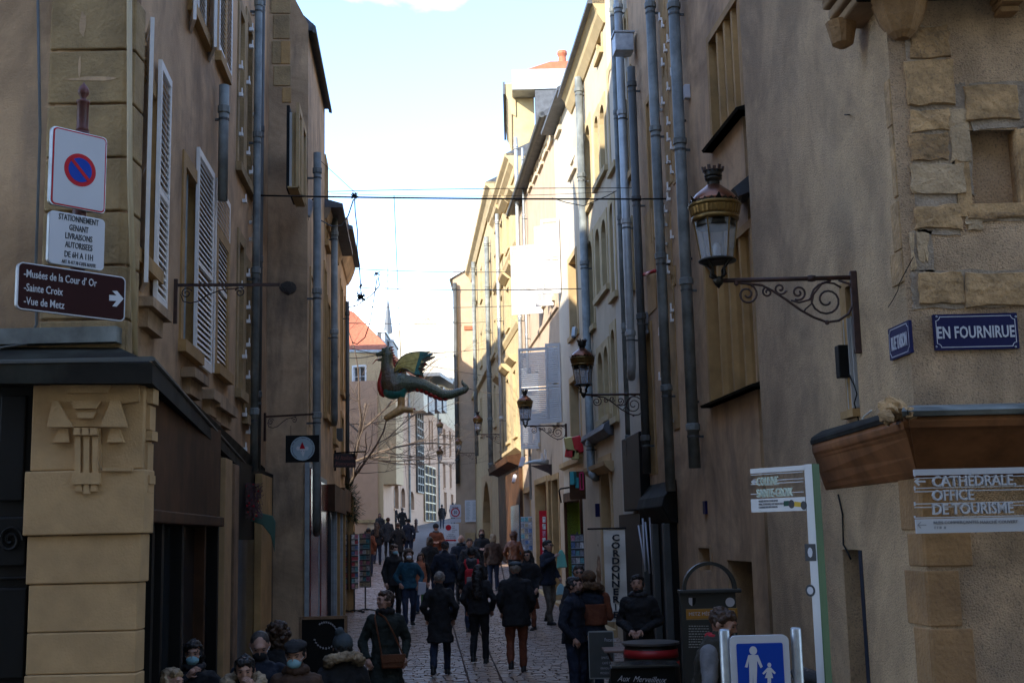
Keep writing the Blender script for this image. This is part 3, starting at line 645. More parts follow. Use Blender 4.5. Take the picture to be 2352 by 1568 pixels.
# ---- pink house with mullioned windows
r2 = bld('mullioned_house', 'pinkish rendered house with tall four-light ochre stone windows, behind the biggest lamp', R2)
def mullwin(root, wl, rect, lights, sur='ochre', rev=.22, lab=None):
    a, b, c, e = rect; mb = MB(); w = .10
    mb.box(a-w, a, -rev, .02, c-.02, e+w); mb.box(b, b+w, -rev, .02, c-.02, e+w); mb.box(a, b, -rev, .02, e, e+w)
    for i in range(1, lights):
        u = a+(b-a)*i/lights; mb.prism([(u-.07, -rev), (u-.07, -.06), (u-.035, 0), (u+.035, 0), (u+.07, -.06), (u+.07, -rev)], c, e, 'z')
    o = build('window_surround', mb, sur, root)
    g = MB(); g.box(a, b, -rev-.03, -rev+.01, c, e); build('pane', g, 'ochre2' if lab else 'glass', o)
    s = MB(); s.box(a-w-.04, b+w+.04, -.05, .12, c-.06, c-.021); s.prism([(.12, c-.06), (.14, c-.03), (-.05, c+.03), (-.05, c-.06)], a-w-.04, b+w+.04, 'x'); build('slate_sill', s, 'darkmetal', root)
    return (a-w+.001, b+w-.001, c-.02, e+w-.001)
holes = [mullwin(r2, R2, R2.rect(1633, 1705, 38, 300), 4), mullwin(r2, R2, R2.rect(1628, 1737, 560, 905), 4, lab=1)]
holes += [window(r2, R2.rect(1608, 1634, 1258, 1310), w=.04, rev=.3, sur='mauve', mull=0, transoms=0, glass='dark', sill=False)]
a, b, c, e = R2.rect(1676, 1735, 1288, 1568); holes.append((a, b, -.3, e)); mb = MB(); mb.box(a, b, -.4, -.34, -.3, e); build('door', mb, 'dark', r2)
mb = MB(); mb.box(b-.02, b+.001, -.34, 0, -.3, e); mb.box(a, a+.02, -.34, 0, -.3, e); build('door_jamb', mb, 'mauve', r2)
finish(r2, R2, 13.2, holes, 'mauve', depth=8)
a, b, c, e = R2.rect(1705, 1745, 410, 470); mb = MB(); mb.prism([(-.0, c+.1), (.25, c), (.3, c+.1), (.05, e)], a, b, 'x'); build('slate_hood', mb, 'slate', r2)
panel(r2, R2, 1614, 1620, 1150, 1180, 0, .03, 'navy', 'number_plate')
# ---- house with hooks
r3 = bld('hook_studded_house', 'shaded house with bricked-up ochre windows dotted with white hooks, between two blue-grey downpipes', R3)
holes = []
for (x0, x1, y0, y1, ar) in ((1492, 1499, 225, 560, 0), (1529, 1535, 45, 90, 1), (1526, 1531, 130, 170, 1), (1544, 1550, 630, 660, 1), (1492, 1502, 750, 1090, 1), (1526, 1533, 680, 720, 1)):
    holes.append(window(r3, R3.rect(x0, x1, y0, y1), w=.10, rev=.18, sur='ochre', arch=ar, mull=0, transoms=1, sill=False, glass='dark' if y1-y0 < 60 else 'glass'))
finish(r3, R3, 13.5, holes, 'mauve', depth=8)
for (xa, xb, ya, yb) in ((1522, 1536, -40, 440), (1537, 1552, -40, 430), (1521, 1535, 470, 1010), (1537, 1551, 480, 990), (1485, 1505, 480, 720)):
    a, b, c, e = R3.rect(xa, xb, ya, yb); mb = MB(); mb.box(a, b, -.02, .012, c, e); build('blocked_window', mb, 'ochre', r3)
for k in range(34):
    px = random.choice([1522, 1528, 1534, 1541, 1549]); py = 40+k*28+random.randint(-8, 8); u, z = R3.uz(px, py)
    mb = MB(); mb.box(-.03, .03, 0, .05, 0, .04); mb.box(-.012, .012, .03, .05, .04, .13); tag_ = build('hook', mb, 'shut', r3, Matrix.Translation((u, .01, z)))
# same hooks on the left corner house
for k in range(26):
    px = random.choice([546, 555, 563, 571, 578]); py = 30+k*40+random.randint(-10, 10); u, z = L1.uz(px, py)
    mb = MB(); mb.box(-.03, .03, 0, .06, 0, .05); mb.box(-.01, .01, .04, .055, .05, .12); build('hook', mb, 'shut', b1, Matrix.Translation((u, .01, z)))
# shop front of r3: grey timber pilasters with hood
a, b, c, e = R3.rect(1502, 1560, 1130, 1500); 
mb = MB(); mb.box(a, b, .0, .10, -.2, 3.1); build('shopfront', mb, 'black', r3)
mb = MB(); mb.prism([(0, 3.75), (.20, 3.5), (.24, 3.35), (.1, 3.1), (0, 3.1)], a-.1, b+.05, 'x'); build('shop_hood', mb, 'darkmetal', r3, bevel=.02)
for u in (a+.1, (a+b)/2, b-.12): mb = MB(); mb.box(u-.08, u+.08, .1, .2, 0, 3.1); build('pilaster', mb, 'zincd', r3, bevel=.01)
a2, b2_, c, e = R3.rect(1484, 1500, 1180, 1500); mb = MB(); mb.box(a2, b2_, .0, .06, -.2, 3.6); build('shop_door', mb, 'dark', r3)
# ---- narrow white house
r4 = bld('narrow_white_house', 'narrow white rendered house with round-arched windows and a black sign fascia, between two downpipes', R4)
holes = []
for (x0, x1, y0, y1, ar) in ((1435, 1441, 245, 420, 1), (1447, 1452, 160, 400, 1), (1437, 1441, 560, 700, 1), (1449, 1454, 510, 660, 1), (1436, 1441, 40, 110, 1)):
    holes.append(window(r4, R4.rect(x0, x1, y0, y1), w=.10, rev=.18, sur='ochre2', arch=ar, mull=0, transoms=1))
finish(r4, R4, 15.5, holes, 'white', depth=8)
panel(r4, R4, 1430, 1470, 998, 1172, 0, .16, 'black', 'sign_fascia', bevel=.02)
mb = MB(); mb.box(.1, R4.L-.1, 0, .1, 0, 3.3); build('shopfront', mb, 'black', r4)
# ---- tall cream house, arched windows
r5 = bld('arched_cream_house', 'tall cream house with pairs of narrow round-arched windows, its upper floors in sun', R5)
holes = []
for (x0, x1, y0, y1) in ((1346, 1358, 282, 476), (1368, 1377, 262, 424), (1380, 1391, 236, 398), (1401, 1412, 152, 390), (1352, 1364, 548, 755), (1370, 1380, 522, 684), (1384, 1395, 500, 664), (1404, 1414, 460, 680),
                         (1376, 1387, 806, 966), (1390, 1400, 792, 955), (1407, 1416, 752, 960), (1372, 1381, 10, 130)):
    holes.append(window(r5, R5.rect(x0, x1, y0, y1), w=.14, rev=.24, sur='yellow', arch=1, mull=0, transoms=2))
a, b, c, e = R5.rect(1384, 1406, 1066, 1330); holes.append(window(r5, (a, b, .6, e), w=.2, rev=.4, sur='ochre2', arch=1, mull=0, transoms=1, glass='dark', sill=False, frame='dark', name='doorway'))
z5 = R5.uz(1335, 165)[1]
finish(r5, R5, z5, holes, 'cream', depth=8)
cornice(r5, 0, R5.L, z5+.12, [(.27, 0), (.25, .1), (.17, .22), (.15, .32), (.04, .5)], 'yellow')
a, b, c, e = R5.rect(1355, 1410, 975, 1012)
mb = MB(); mb.prism([(0, e), (.18, e-.1), (.22, e-.22), (.10, c), (0, c)], a, b, 'x'); build('door_hood', mb, 'slate', r5, bevel=.01)
cornice(r5, a+.15, b-.1, c-.5, [(.2, 0), (.18, .08), (.06, .2)], 'ochre2')
# ---- white house with green shop
r6 = bld('white_shop_house', 'smooth white house with few small windows over the lime green gift shop', R6)
holes = [window(r6, R6.rect(*q), w=.14, rev=.25, sur=s_, mull=0, transoms=1) for q, s_ in (((1311, 1323, 366, 392), 'white'), ((1309, 1326, 590, 770), 'ochre2'), ((1312, 1334, 870, 1036), 'ochre2'))]
sh = R6.rect(1306, 1350, 1148, 1400); sh = (.35, R6.L-.35, .9, R6.uz(1328, 1148)[1]); holes.append(sh)
z6 = R6.uz(1310, 215)[1]; finish(r6, R6, z6, holes, 'white', depth=7)
lime = mat('lime_wall', (.32, .48, .05), .6, var=.08)
mb = MB(); mb.box(sh[0]-.1, sh[1]+.1, -1.6, -1.5, sh[2]-.2, sh[3]+.1); mb.box(sh[1], sh[1]+.1, -1.5, -.01, sh[2]-.2, sh[3]+.1); mb.box(sh[0]-.1, sh[0], -1.5, -.01, sh[2]-.2, sh[3]+.1); build('shop_interior', mb, lime, r6)
mb = MB(); mb.box(sh[0]-.08, sh[0], -.3, .06, sh[2]-.2, sh[3]+.1); mb.box(sh[1], sh[1]+.08, -.3, .06, sh[2]-.2, sh[3]+.1); mb.box(sh[0], sh[1], -.3, .08, sh[3], sh[3]+.22); build('shop_frame', mb, 'brownp', r6)
cornice(r6, 0, R6.L, R6.uz(1320, 1055)[1], [(.12, 0), (.12, .12), (.02, .16)], 'ochre2', 'string_course')
# ---- pink shuttered house
r7 = bld('shuttered_pink_house', 'long pink house with white louvred shutters and a slanting dark gutter', R7)
holes = []
for (x0, x1, y0, y1) in ((1281, 1288, 268, 300), (1263, 1270, 300, 325), (1251, 1258, 330, 350), (1240, 1247, 358, 380), (1228, 1234, 384, 405), (1217, 1222, 410, 428)):
    holes.append(window(r7, R7.rect(x0, x1, y0, y1), w=.10, rev=.2, sur='cream', mull=0, transoms=0))
for (x0, x1, y0, y1) in ((1244, 1252, 560, 700), (1264, 1271, 530, 690), (1232, 1239, 850, 1020), (1272, 1281, 800, 970), (1214, 1219, 580, 710)):
    holes.append(window(r7, R7.rect(x0, x1, y0, y1), w=.10, rev=.2, sur='cream', mull=1, transoms=1))
for (x0, x1, y0) in ((1262, 1269, 1102), (1271, 1285, 1100), (1232, 1258, 1108), (1204, 1220, 1130)):
    a, b, c, e = R7.rect(x0, x1, y0, 1300); holes.append(window(r7, (a, b, 1.4, e), w=.16, rev=.35, sur='ochre', mull=0, transoms=0, glass='glass', sill=False, frame='maroon' if x0 == 1204 else 'brownw', name='shop_window'))
z7 = R7.uz(1270, 300)[1]; z7 = R7.uz(1300, 235)[1]
z7 = R7.uz(1212, 402)[1]*.5+R7.uz(1285, 262)[1]*.5
finish(r7, R7, z7, holes, 'pink', depth=7)
for (x0, x1) in ((1211, 1226), (1239, 1259)):
    a, b, c, e = R7.rect(x0, x1, 1050, 1110)
mb = MB(); mb.tube([(0, .32, z7+.05), (R7.L, .32, z7+.05)], .09, 8); build('gutter', mb, 'zincd', r7)
cornice(r7, 0, R7.L, R7.uz(1250, 745)[1], [(.06, 0), (.06, .1), (.01, .12)], 'pink', 'string_course')
def rshut(parent, wl, px, Yh, wd, y0, y1, ang=70):
    """an open leaf standing off a right-hand wall towards the street"""
    u, _ = wl.uz(px, (y0+y1)/2); h = wl.M @ Vector((u, .02, 0)); dirv = wl.n.copy(); dirv.rotate(Matrix.Rotation(R(ang-90), 2)) if hasattr(dirv, 'rotate') else None
    t = Vector((h.x, h.y))+dirv*wd
    z1 = wl.uz(px, y0)[1]; z0 = wl.uz(px, y1)[1]
    return shutter(parent, wl.M, (h.x, h.y), t, z0, z1, slat_parts=False, pitch=.056, m='shutg')
for (px, wd, y0, y1) in ((1247, .95, 556, 722), (1271, .5, 512, 705), (1288, .5, 496, 676), (1273, .98, 793, 973), (1240, .60, 856, 1031), (1290, .4, 784, 971), (1262, .4, 540, 700), (1222, .35, 840, 1020)):
    rshut(r7, R7, px, 0, wd, y0, y1)
# ---- tall yellow house behind, ornamented facade
r9 = bld('ornate_yellow_house', 'tall yellow stone house with carved window hoods and two deep cornices, in full sun', R9)
holes = []
for i in range(3):
    for (y0, y1) in ((470, 560), (640, 740), (850, 1000)):
        px = (1152, 1167, 1183)[i]; yy = (1183-px)*1.3
        holes.append(window(r9, R9.rect(px-3, px+3, y0+yy, y1+yy*.7), w=.2, rev=.25, sur='yellow', mull=1, transoms=1))
        h = holes[-1]; cornice(r9, h[0]-.1, h[1]+.1, h[3]+.35, [(.32, 0), (.28, .12), (.06, .3)], 'yellow', 'window_hood')
z9 = R9.uz(1171, 400)[1]; finish(r9, R9, z9, holes, 'yellow', depth=8)
cornice(r9, 0, R9.L, z9+.1, [(.42, 0), (.40, .12), (.27, .24), (.25, .34), (.1, .5), (.06, .75)], 'yellow')
for (yy, o) in ((590, .12), (770, .12), (1040, .25)): cornice(r9, 0, R9.L, R9.uz(1170, yy)[1], [(o, 0), (o, .12), (.03, .3)], 'yellow', 'string_course')
a, b, c, e = R9.rect(1148, 1192, 1058, 1120); mb = MB(); mb.prism([(0, e), (.55, e-.1), (.5, e-.3), (.12, e-.45), (.12, 1.5), (0, 1.5)], .2, R9.L-.3, 'x'); build('shop_fascia', mb, 'brownp', r9)
mb = MB(); mb.box(.3, 3.2, .1, .16, 1.6, 4.0); build('shop_window', mb, mat('blue_shop_glass', (.05, .09, .12), .15), r9)
# tall house top that rises behind, its plain side facing the camera
z8 = onY(1200, 208, 43.4).z; t8 = P(1185, 44.2); 
TW = Wall(P(1247, 42.9), P(1196, 42.9)); r8 = thing('tall_yellow_house', 'tall yellow house with dark cornice and slate dormer, rising above the pink house', 'building', TW.M)
mb = MB(); mb.box(0, TW.L, -5, 0, 8, z8); build('wall', mb, 'yellow', r8)
mb = MB(); mb.prism([(TW.L-.1, z8-1.2), (TW.L+.05, z8-1.1), (TW.L+.18, z8-.5), (TW.L+.26, z8-.35), (TW.L+.28, z8+.05), (TW.L-.1, z8+.1)], -5.2, .06, 'y'); build('cornice', mb, 'yellow', r8)
mb = MB(); mb.prism([(TW.L+.28, z8-.35), (TW.L+.36, z8-.35), (TW.L+.36, z8+.12), (TW.L+.28, z8+.12)], -5.2, .1, 'y'); build('roof_edge', mb, 'slate', r8)
SW = Wall(P(1330, 42.0), P(1220, 42.0)); zs = onY(1260, 232, 42).z
mb = MB(); mb.box(-1.7, -.02, .12, .9, z7+.3, z8-.5); build('dormer', mb, 'slate', r8)
mb = MB(); mb.box(-1.9, .8, .1, .95, z8-.5, z8+.25); build('dormer_lead', mb, 'zincl', r8)
mb = MB(); mb.prism([(-1.6, z8+.26), (.3, z8+.26), (-.6, z8+.55), (-1.6, z8+.55)], -2, .9, 'y'); build('roof', mb, 'tile', r8)
ch = MB(); cz = z8+.5; ch.box(-1.7, -.5, -.8, .1, cz-1, cz+.1); build('chimney', ch, 'quoin', r8)
ch = MB(); ch.lathe([(.30, 0), (.22, .3), (.19, .8), (.26, .95), (.24, 1.1)], 12, Matrix.Translation((-1.1, -.35, cz+.1)) @ Matrix.Scale(.75, 4)); build('chimney_pot', ch, 'tile', r8)
# ---- far yellow house and end gable
r10 = bld('far_yellow_house', 'plain yellow house with an arched gateway, just before the end gable', R10)
holes = []
for px in (1094, 1106, 1126, 1138):
    for (y0, y1) in ((600, 680), (750, 830), (900, 990)):
        yy = (1120-px)*.9; holes.append(window(r10, R10.rect(px-1.6, px+1.6, y0+yy*1.0, y1+yy*.8), w=.2, rev=.25, sur='yellow', mull=1, transoms=1))
a, b, c, e = R10.rect(1109, 1129, 1102, 1240); holes.append(window(r10, (a, b, 2.0, e), w=.3, rev=.5, sur='ochre2', arch=1, mull=1, transoms=1, sill=False, name='gateway', frame='frame'))
z10 = R10.uz(1113, 510)[1]; finish(r10, R10, z10, holes, 'yellow', depth=8)
cornice(r10, 0, R10.L, z10+.1, [(.40, 0), (.37, .16), (.2, .3), (.08, .6)], 'yellow')
cornice(r10, 0, R10.L, R10.uz(1113, 860)[1], [(.15, 0), (.15, .2), (.03, .25)], 'yellow', 'string_course')
r11 = bld('end_gable_house', 'plain beige side wall with a white notice board, where the street bends away', R11)
zA = R11.uz(1052, 640)[1]; zB = R11.uz(1086, 612)[1]
mb = MB(); mb.prism([(0, 1.5), (R11.L, 1.5), (R11.L, zA), (0, zB)], -9, 0, 'y'); build('wall', mb, 'pink', r11)
mb = MB(); mb.prism([(-.05, zB), (R11.L+.2, zA-.05), (R11.L+.2, zA+.3), (-.05, zB+.3)], -9.2, .12, 'y'); build('roof', mb, 'zincl', r11)
mb = MB(); mb.box(-.1, R11.L, -9, -3, zA, R11.uz(1070, 598)[1]); build('upper_storey', mb, 'yellow', r11)
panel(r11, R11, 1066, 1087, 748, 757, 0, .08, 'tile', 'red_plaque')
nb = panel(r11, R11, 1068, 1098, 1148, 1198, .0, .08, 'whitep', 'notice_board'); nb.name = 'notice_board'
for k in range(14):
    mb = MB()
    for (xa, xb) in ((1070, 1081), (1085, 1096)):
        p0 = R11.uz(xa+random.uniform(0, 1), 1153+k*3, .09); p1 = R11.uz(xb-random.uniform(0, 4), 1154.1+k*3, .09); mb.box(p0[0], p1[0], .08, .09, p0[1], p1[1])
    build('text_line', mb, 'zincl', nb)

# ---- unseen houses added behind the camera, their heights set to shade the crossing
for i, (xa, xb, h, m, lb) in enumerate(((-34, -20, 15, 'pink', 'unseen pink house across the crossing, furthest from the carved pier'), (-20, -7, 22, 'cream', 'unseen cream house across the crossing, opposite the black shopfront'), (-7, 7, 16.5, 'white', 'unseen white house across the crossing, facing straight down the street'), (7, 22, 14, 'yellow', 'unseen yellow house across the crossing, opposite the blue street plates'))):
    w_ = Wall((xa, -2.5), (xb, -2.5)); r_ = bld('unseen_crossing_house', lb, w_); hl = []
    for fl_ in range(4):
        for k in range(4):
            u = 1.4+k*(w_.L-2.8)/3.3; hl.append(window(r_, (u, u+1.1, 1.2+fl_*3.9, 3.3+fl_*3.9), sur='ochre2', mull=1, transoms=2))
    finish(r_, w_, h, hl, m, depth=9)
# ================================================================ FAR END OF THE STREET
FA = P(803, 86); FB = P(880, 84.5); FC = P(1052, 130, 1150)
F1 = Wall(FB, FA+Vector((-3.5, .3))); F2 = Wall(FC, FB)
f1 = bld('red_roofed_house', 'pale house with red tiled hipped roof across the square at the end of the street', F1)
z_e = F1.uz(840, 808)[1]; z_b = zg(84)-.3; hl = []
for (x0, x1, y0, y1) in ((812, 838, 842, 886), (811, 834, 932, 980), (811, 838, 1020, 1088)):
    hl.append(window(f1, F1.rect(x0, x1, y0, y1), w=.12, rev=.18, sur='whitep', mull=1, transoms=1, frame='whitep'))
mb = MB(); wall_mesh(mb, 0, F1.L, z_b, z_e, hl); build('wall', mb, M_cream2, f1)
F1n = F1.L
# low wall at its foot
mb = MB(); mb.box(-.2, F1.L, 0, .25, z_b, F1.uz(850, 1196)[1]); build('plinth', mb, 'pink', f1); mb = MB(); mb.box(-.3, F1.L, -.02, .45, F1.uz(850, 1200)[1], F1.uz(850, 1193)[1]); build('plinth_coping', mb, 'quoin', f1)
# roof: eave at z_e, rising to a ridge
rz = F1.uz(815, 722)[1]
iF = F1.M.inverted(); 
def FP(px, py, Y): return iF @ onY(px, py, Y)
eL, eR, rL, rR = FP(795, 806, 85.6), FP(897, 806, 84.2), FP(795, 712, 91), FP(815, 722, 91)
far_ = FP(1000, 880, 104)
mb = MB(); mb.add([eL, eR, rR, rL, tuple(FP(958, 868, 96))], [(0, 1, 2, 3), (1, 4, 2)])
o = build('roof', mb, 'tile', f1)
md = o.modifiers.new('thick', 'SOLIDIFY'); md.thickness = .25
# courses of pantiles as ribs
tl = MB()
for k in range(34):
    t = k/33; a = eL.lerp(eR, t); b = rL.lerp(rR, t); tl.tube([a+Vector((0, .05, .06)), b+Vector((0, .05, .06))], .075, 5)
build('tile_ribs', tl, 'tile', f1, kind='stuff')
mb = MB(); mb.tube([eL+Vector((0, .15, -.05)), eR+Vector((0, .15, -.05))], .12, 6); build('gutter', mb, 'zincl', f1)
f2 = bld('long_rose_house', 'long rose rendered house with a tall metal lattice gate, closing the street', F2)
z0 = zg(90)-.4
ptop = [(881, 808), (905, 828), (960, 868), (1010, 880), (1052, 890)]
hl = []
for (x0, x1, y0, y1, ar) in ((921, 930, 1120, 1165, .5), (905, 915, 1110, 1168, .6), (940, 951, 1128, 1170, .6), (1018, 1023, 985, 1045, 0), (1032, 1036, 990, 1048, 0), (1018, 1023, 1065, 1120, 0), (1033, 1037, 1065, 1120, 0), (985, 988, 965, 1030, 0), (991, 994, 968, 1030, 0), (985, 988, 1048, 1110, 0), (1020, 1026, 1130, 1180, 0), (1036, 1041, 1135, 1180, 0)):
    hl.append(window(f2, F2.rect(x0, x1, y0, y1), w=.15, rev=.3, sur='rose', arch=ar, mull=0, transoms=1, glass='dark'))
zt_ = F2.uz(960, 930)[1]
def hz(px, py): return F2.uz(px, py)
mb = MB(); wall_mesh(mb, 0, F2.L, z0, zt_, hl); build('wall', mb, 'rose', f2)
mb = MB(); us = [hz(*p) for p in ptop]
mb.prism([(0, zt_)]+[(F2.L, zt_)]+[(min(u, F2.L), max(z, zt_)) for u, z in us]+[(0, us[-1][1])], -.3, 0, 'y'); build('upper_wall', mb, 'cream', f2)
mb = MB(); mb.box(.02, F2.L, -6, -.4, z0, zt_); build('core', mb, 'rose', f2)
mb = MB()
pts = [hz(883, 806), hz(940, 850), hz(1000, 872), hz(1050, 885)]
for (x0, y0, x1, y1) in ((968, 856, 1002, 876), (1000, 868, 1030, 885), (1028, 878, 1045, 890)):
    a = hz(x0, y0); b = hz(x1, y1); mb.prism([(a[0], a[1]), (b[0], b[1]), (b[0], b[1]-.3), (a[0], a[1]-.3)], -.3, 1.6, 'y')
build('dormer_roof', mb, 'slate', f2)
for (x0, x1, y0, y1) in ((973, 982, 878, 945), (985, 998, 880, 948), (1004, 1014, 888, 945), (1018, 1026, 892, 945)):
    panel(f2, F2, x0, x1, y0, y1, 0, 1.1, 'slate' if x0 != 973 else 'white', 'dormer_window')
# the tall lattice gate and the window grille
u0, u1_, zg0, zg1 = F2.rect(1000, 1006, 1075, 1195)
a, b, c, e = F2.rect(973, 998, 1072, 1196); mb = MB(); mb.box(a, b, -.02, .06, c, e); gt = build('gate_recess', mb, 'dark', f2)
mb = MB()
n_ = 7
for k in range(4): mb.box(a+(b-a)*k/3-.06, a+(b-a)*k/3+.06, .06, .16, c, e)
for k in range(n_): z = c+(e-c)*k/(n_-1); mb.box(a, b, .06, .14, z-.05, z+.05)
build('lattice_gate', mb, mat('gilt_bars', (.30, .22, .12), .5, metal=.2), gt)
a, b, c, e = F2.rect(955, 969, 930, 1130); mb = MB(); mb.box(a, b, -.02, .05, c, e); gg = build('stair_window', mb, 'dark', f2)
mb = MB()
for k in range(4): mb.box(a+(b-a)*k/3-.07, a+(b-a)*k/3+.07, .05, .18, c, e)
for k in range(12): z = c+(e-c)*k/11; mb.box(a, b, .05, .16, z-.06, z+.06)
build('window_grille', mb, 'zincd', gg)
for px in (937, 1005): 
    a, b, c, e = F2.rect(px-2.2, px+2.2, 900, 1200); mb = MB(); mb.tube([((a+b)/2, .12, c), ((a+b)/2, .12, e)], .09, 6); build('downpipe', mb, 'zinc', f2)
# projecting block on the left end of it
a, b, c, e = F2.rect(878, 893, 940, 1146); mb = MB(); mb.box(F2.L-3.2, F2.L, 0, .9, c+1.0, zt_); build('oriel', mb, M_cream2, f2)
# pale gable house and spire further off
gz_ = thing('pale_gable_house', 'overexposed pale house with a wide gable, rising behind the long rose house', 'building', at(0, 150, zg(150)))
def bk(pts, Y): return [(onY(x, y, Y).x, onY(x, y, Y).z-zg(150)) for x, y in pts]
mb = MB(); mb.prism(bk([(895, 870), (1050, 870), (1050, 780), (1040, 770), (983, 733), (893, 772)], 150), 0, 12, 'y'); build('wall', mb, 'white', gz_)
mb = MB(); q = bk([(1052, 783), (983, 730), (890, 773), (890, 768), (983, 726), (1052, 778)], 150); mb.prism(q, .4, 12, 'y'); build('roof', mb, 'white', gz_)
mb = MB(); mb.box(*[v for v in (bk([(895, 870)], 150)[0][0], bk([(1050, 870)], 150)[0][0])], .1, 11.9, 0, bk([(1050, 869)], 150)[0][1]); build('lower_wall', mb, 'rose', gz_)
sp_ = thing('church_spire', 'slim grey church spire with a tall finial above the far roofs', 'spire', at(onY(891, 700, 210).x, 210, zg(150)))
zt_ = onY(891, 682, 210).z-zg(150); zb = onY(891, 765, 210).z-zg(150); w_ = (onY(902, 765, 210).x-onY(880, 765, 210).x)/2
mb = MB(); mb.lathe([(w_, zb-9), (w_, zb), (w_*.45, zb+(zt_-zb)*.62), (.06, zt_)], 8); build('spire', mb, mat('spire_slate', (.075, .085, .10), .6), sp_)
mb = MB(); mb.box(-w_*1.1, w_*1.1, -w_*1.1, w_*1.1, 0, zb-9); build('tower', mb, 'pink', sp_)
mb = MB(); h_ = onY(891, 612, 210).z-zg(150); mb.tube([(0, 0, zt_-.5), (0, 0, h_)], .07, 5)
for k, z in enumerate((.3, .5, .7)): q = zt_+(h_-zt_)*z; mb.box(-.5+.1*k, .5-.1*k, -.04, .04, q, q+.12)
build('finial', mb, 'zincd', sp_)
dm = MB()
for (x0, x1, ya, yb) in ((868, 893, 752, 800), (893, 905, 775, 810)):
    dm.add([], []);
for (x0, x1, y0, y1, Y) in ((866, 884, 764, 795, 87), (884, 902, 785, 816, 89)):
    a = onY(x0, y0, Y); b = onY(x1, y1, Y); mb = MB(); mb.box(a.x, b.x, Y, Y+4, b.z-1, a.z); r_ = build('dormer', mb, 'slate', f1, iF)
    mb = MB(); mb.box(b.x-.25, b.x, Y-.04, Y, b.z-.3, a.z); mb.box(a.x, b.x+.1, Y-.1, Y+4, a.z, a.z+.15); build('dormer_trim', mb, 'zincl', r_)

# ---- unseen houses added behind the left row to shade the far end
for (xa, xb, ya, yb, h, m, lb) in ((-22, -10, 36, 64, 18, 'pink', 'unseen pink house added on the square behind the left row'), (-34, -15, 66, 77, 21, 'cream', 'unseen cream house added on the square, in front of the red roofed house')):
    w_ = Wall((xb, yb), (xb, ya)); r_ = bld('unseen_square_house', lb, w_); hl = []
    for fl_ in range(4):
        for k in range(4):
            u = 1+k*(w_.L-2.2)/3.2; hl.append(window(r_, (u, u+1.1, 4.2+fl_*3.4, 6.1+fl_*3.4), sur='ochre2', mull=1, transoms=2))
    finish(r_, w_, h, hl, m, z0=0, depth=xb-xa)
# ================================================================ STREET SURFACE
sd_ = Vector((-.083, 1)).normalized(); sn_ = Vector((sd_.y, -sd_.x)); S0 = Vector((-.47, 18.7))
sett = mat('sett_stone', (.28, .205, .175), .45, var=.35, scale=9, bump=.4, bscale=45, dirt=.5, dirtcol=(.14, .11, .10))
slab = mat('channel_slab', (.125, .095, .083), .38, var=.3, scale=4, bump=.35, bscale=40, dirt=.5, dirtcol=(.08, .07, .065))
st_root = build('street', MB().add([(S0.x+sd_.x*t+sn_.x*w, S0.y+sd_.y*t+sn_.y*w, zg(S0.y+sd_.y*t)+.004) for t in (-4, 75) for w in (-4.2, 4.6)], [(0, 1, 3, 2)]), mat('sett_joint', (.10, .075, .066), .7, bump=.8), kind='structure')
rs = random.Random(3); allset = MB(); singles = []; chans = MB(); nch = 0
def setgeo(l, w, h=.03, ch=.008):
    a, b = l/2, w/2
    v = [(-a, -b, -.02), (a, -b, -.02), (a, b, -.02), (-a, b, -.02), (-a, -b, h-ch), (a, -b, h-ch), (a, b, h-ch), (-a, b, h-ch), (-a+ch, -b+ch, h), (a-ch, -b+ch, h), (a-ch, b-ch, h), (-a+ch, b-ch, h)]
    f = [(0, 1, 5, 4), (1, 2, 6, 5), (2, 3, 7, 6), (3, 0, 4, 7), (4, 5, 9, 8), (5, 6, 10, 9), (6, 7, 11, 10), (7, 4, 8, 11), (8, 9, 10, 11)]
    return v, f
row = 0; t = -1.2
while t < 34:
    rw = .135 if t < 16 else .15; w = -4.0+(row % 2)*.08
    while w < 4.4:
        l = rs.uniform(.13, .21); wc = w+l/2
        if True:
            p = S0+sd_*(t)+sn_*wc
            M = Matrix.Translation((p.x, p.y, zg(p.y)+rs.uniform(-.004, .006))) @ Matrix.Rotation(math.atan2(sn_.y, sn_.x)+rs.uniform(-.04, .04), 4, 'Z') @ Matrix.Rotation(rs.uniform(-.03, .03), 4, 'X') @ Matrix.Rotation(rs.uniform(-.03, .03), 4, 'Y')
            if -.3 < t < 1.9 and len(singles) < 300 and -1.9 < p.x < 1.5: singles.append(M)
            else: v, f = setgeo(l-.008, rw-.008); allset.add(v, f, M)
        w += l
    t += rw; row += 1
v, f = setgeo(.158, .127); sm_ = MB(); sm_.add(v, f); me_ = None
for M in singles:
    if me_ is None: o = build('sett', sm_, sett, st_root, M); me_ = o.data
    else: link('sett', me_, st_root, M)
build('setts', allset, sett, st_root, kind='stuff')
# dark iron channel edges
for w in (-.255, .255):
    mb = MB(); a = S0+sd_*-1.2+sn_*w; b = S0+sd_*50+sn_*w; mb.tube([(a.x, a.y, zg(a.y)+.026), (b.x, b.y, zg(b.y)+.026)], .022, 4); build('channel_edge', mb, 'rust', st_root)
# stone doorsteps and plinth strips along the right-hand houses
for i, (wl, a, b) in enumerate(((R6, .1, R6.L-.1), (R7, .5, 3.5), (R5, 1.2, 3.4))):
    q = wl.M @ Vector(((a+b)/2, .2, 0)); mb = MB(); mb.box(-(b-a)/2, (b-a)/2, -.2, .2, -.2, .14); o = build('doorstep', mb, 'ochre2', None, Matrix.Translation((q.x, q.y, zg(q.y))) @ wl.M.to_3x3().to_4x4(), bevel=.02)
    tag(o, ('worn stone step along the lime green gift shop', 'worn stone step below the pink shuttered house', 'worn stone step before the arched doorway of the cream house')[i], 'doorstep', 'stone doorsteps')
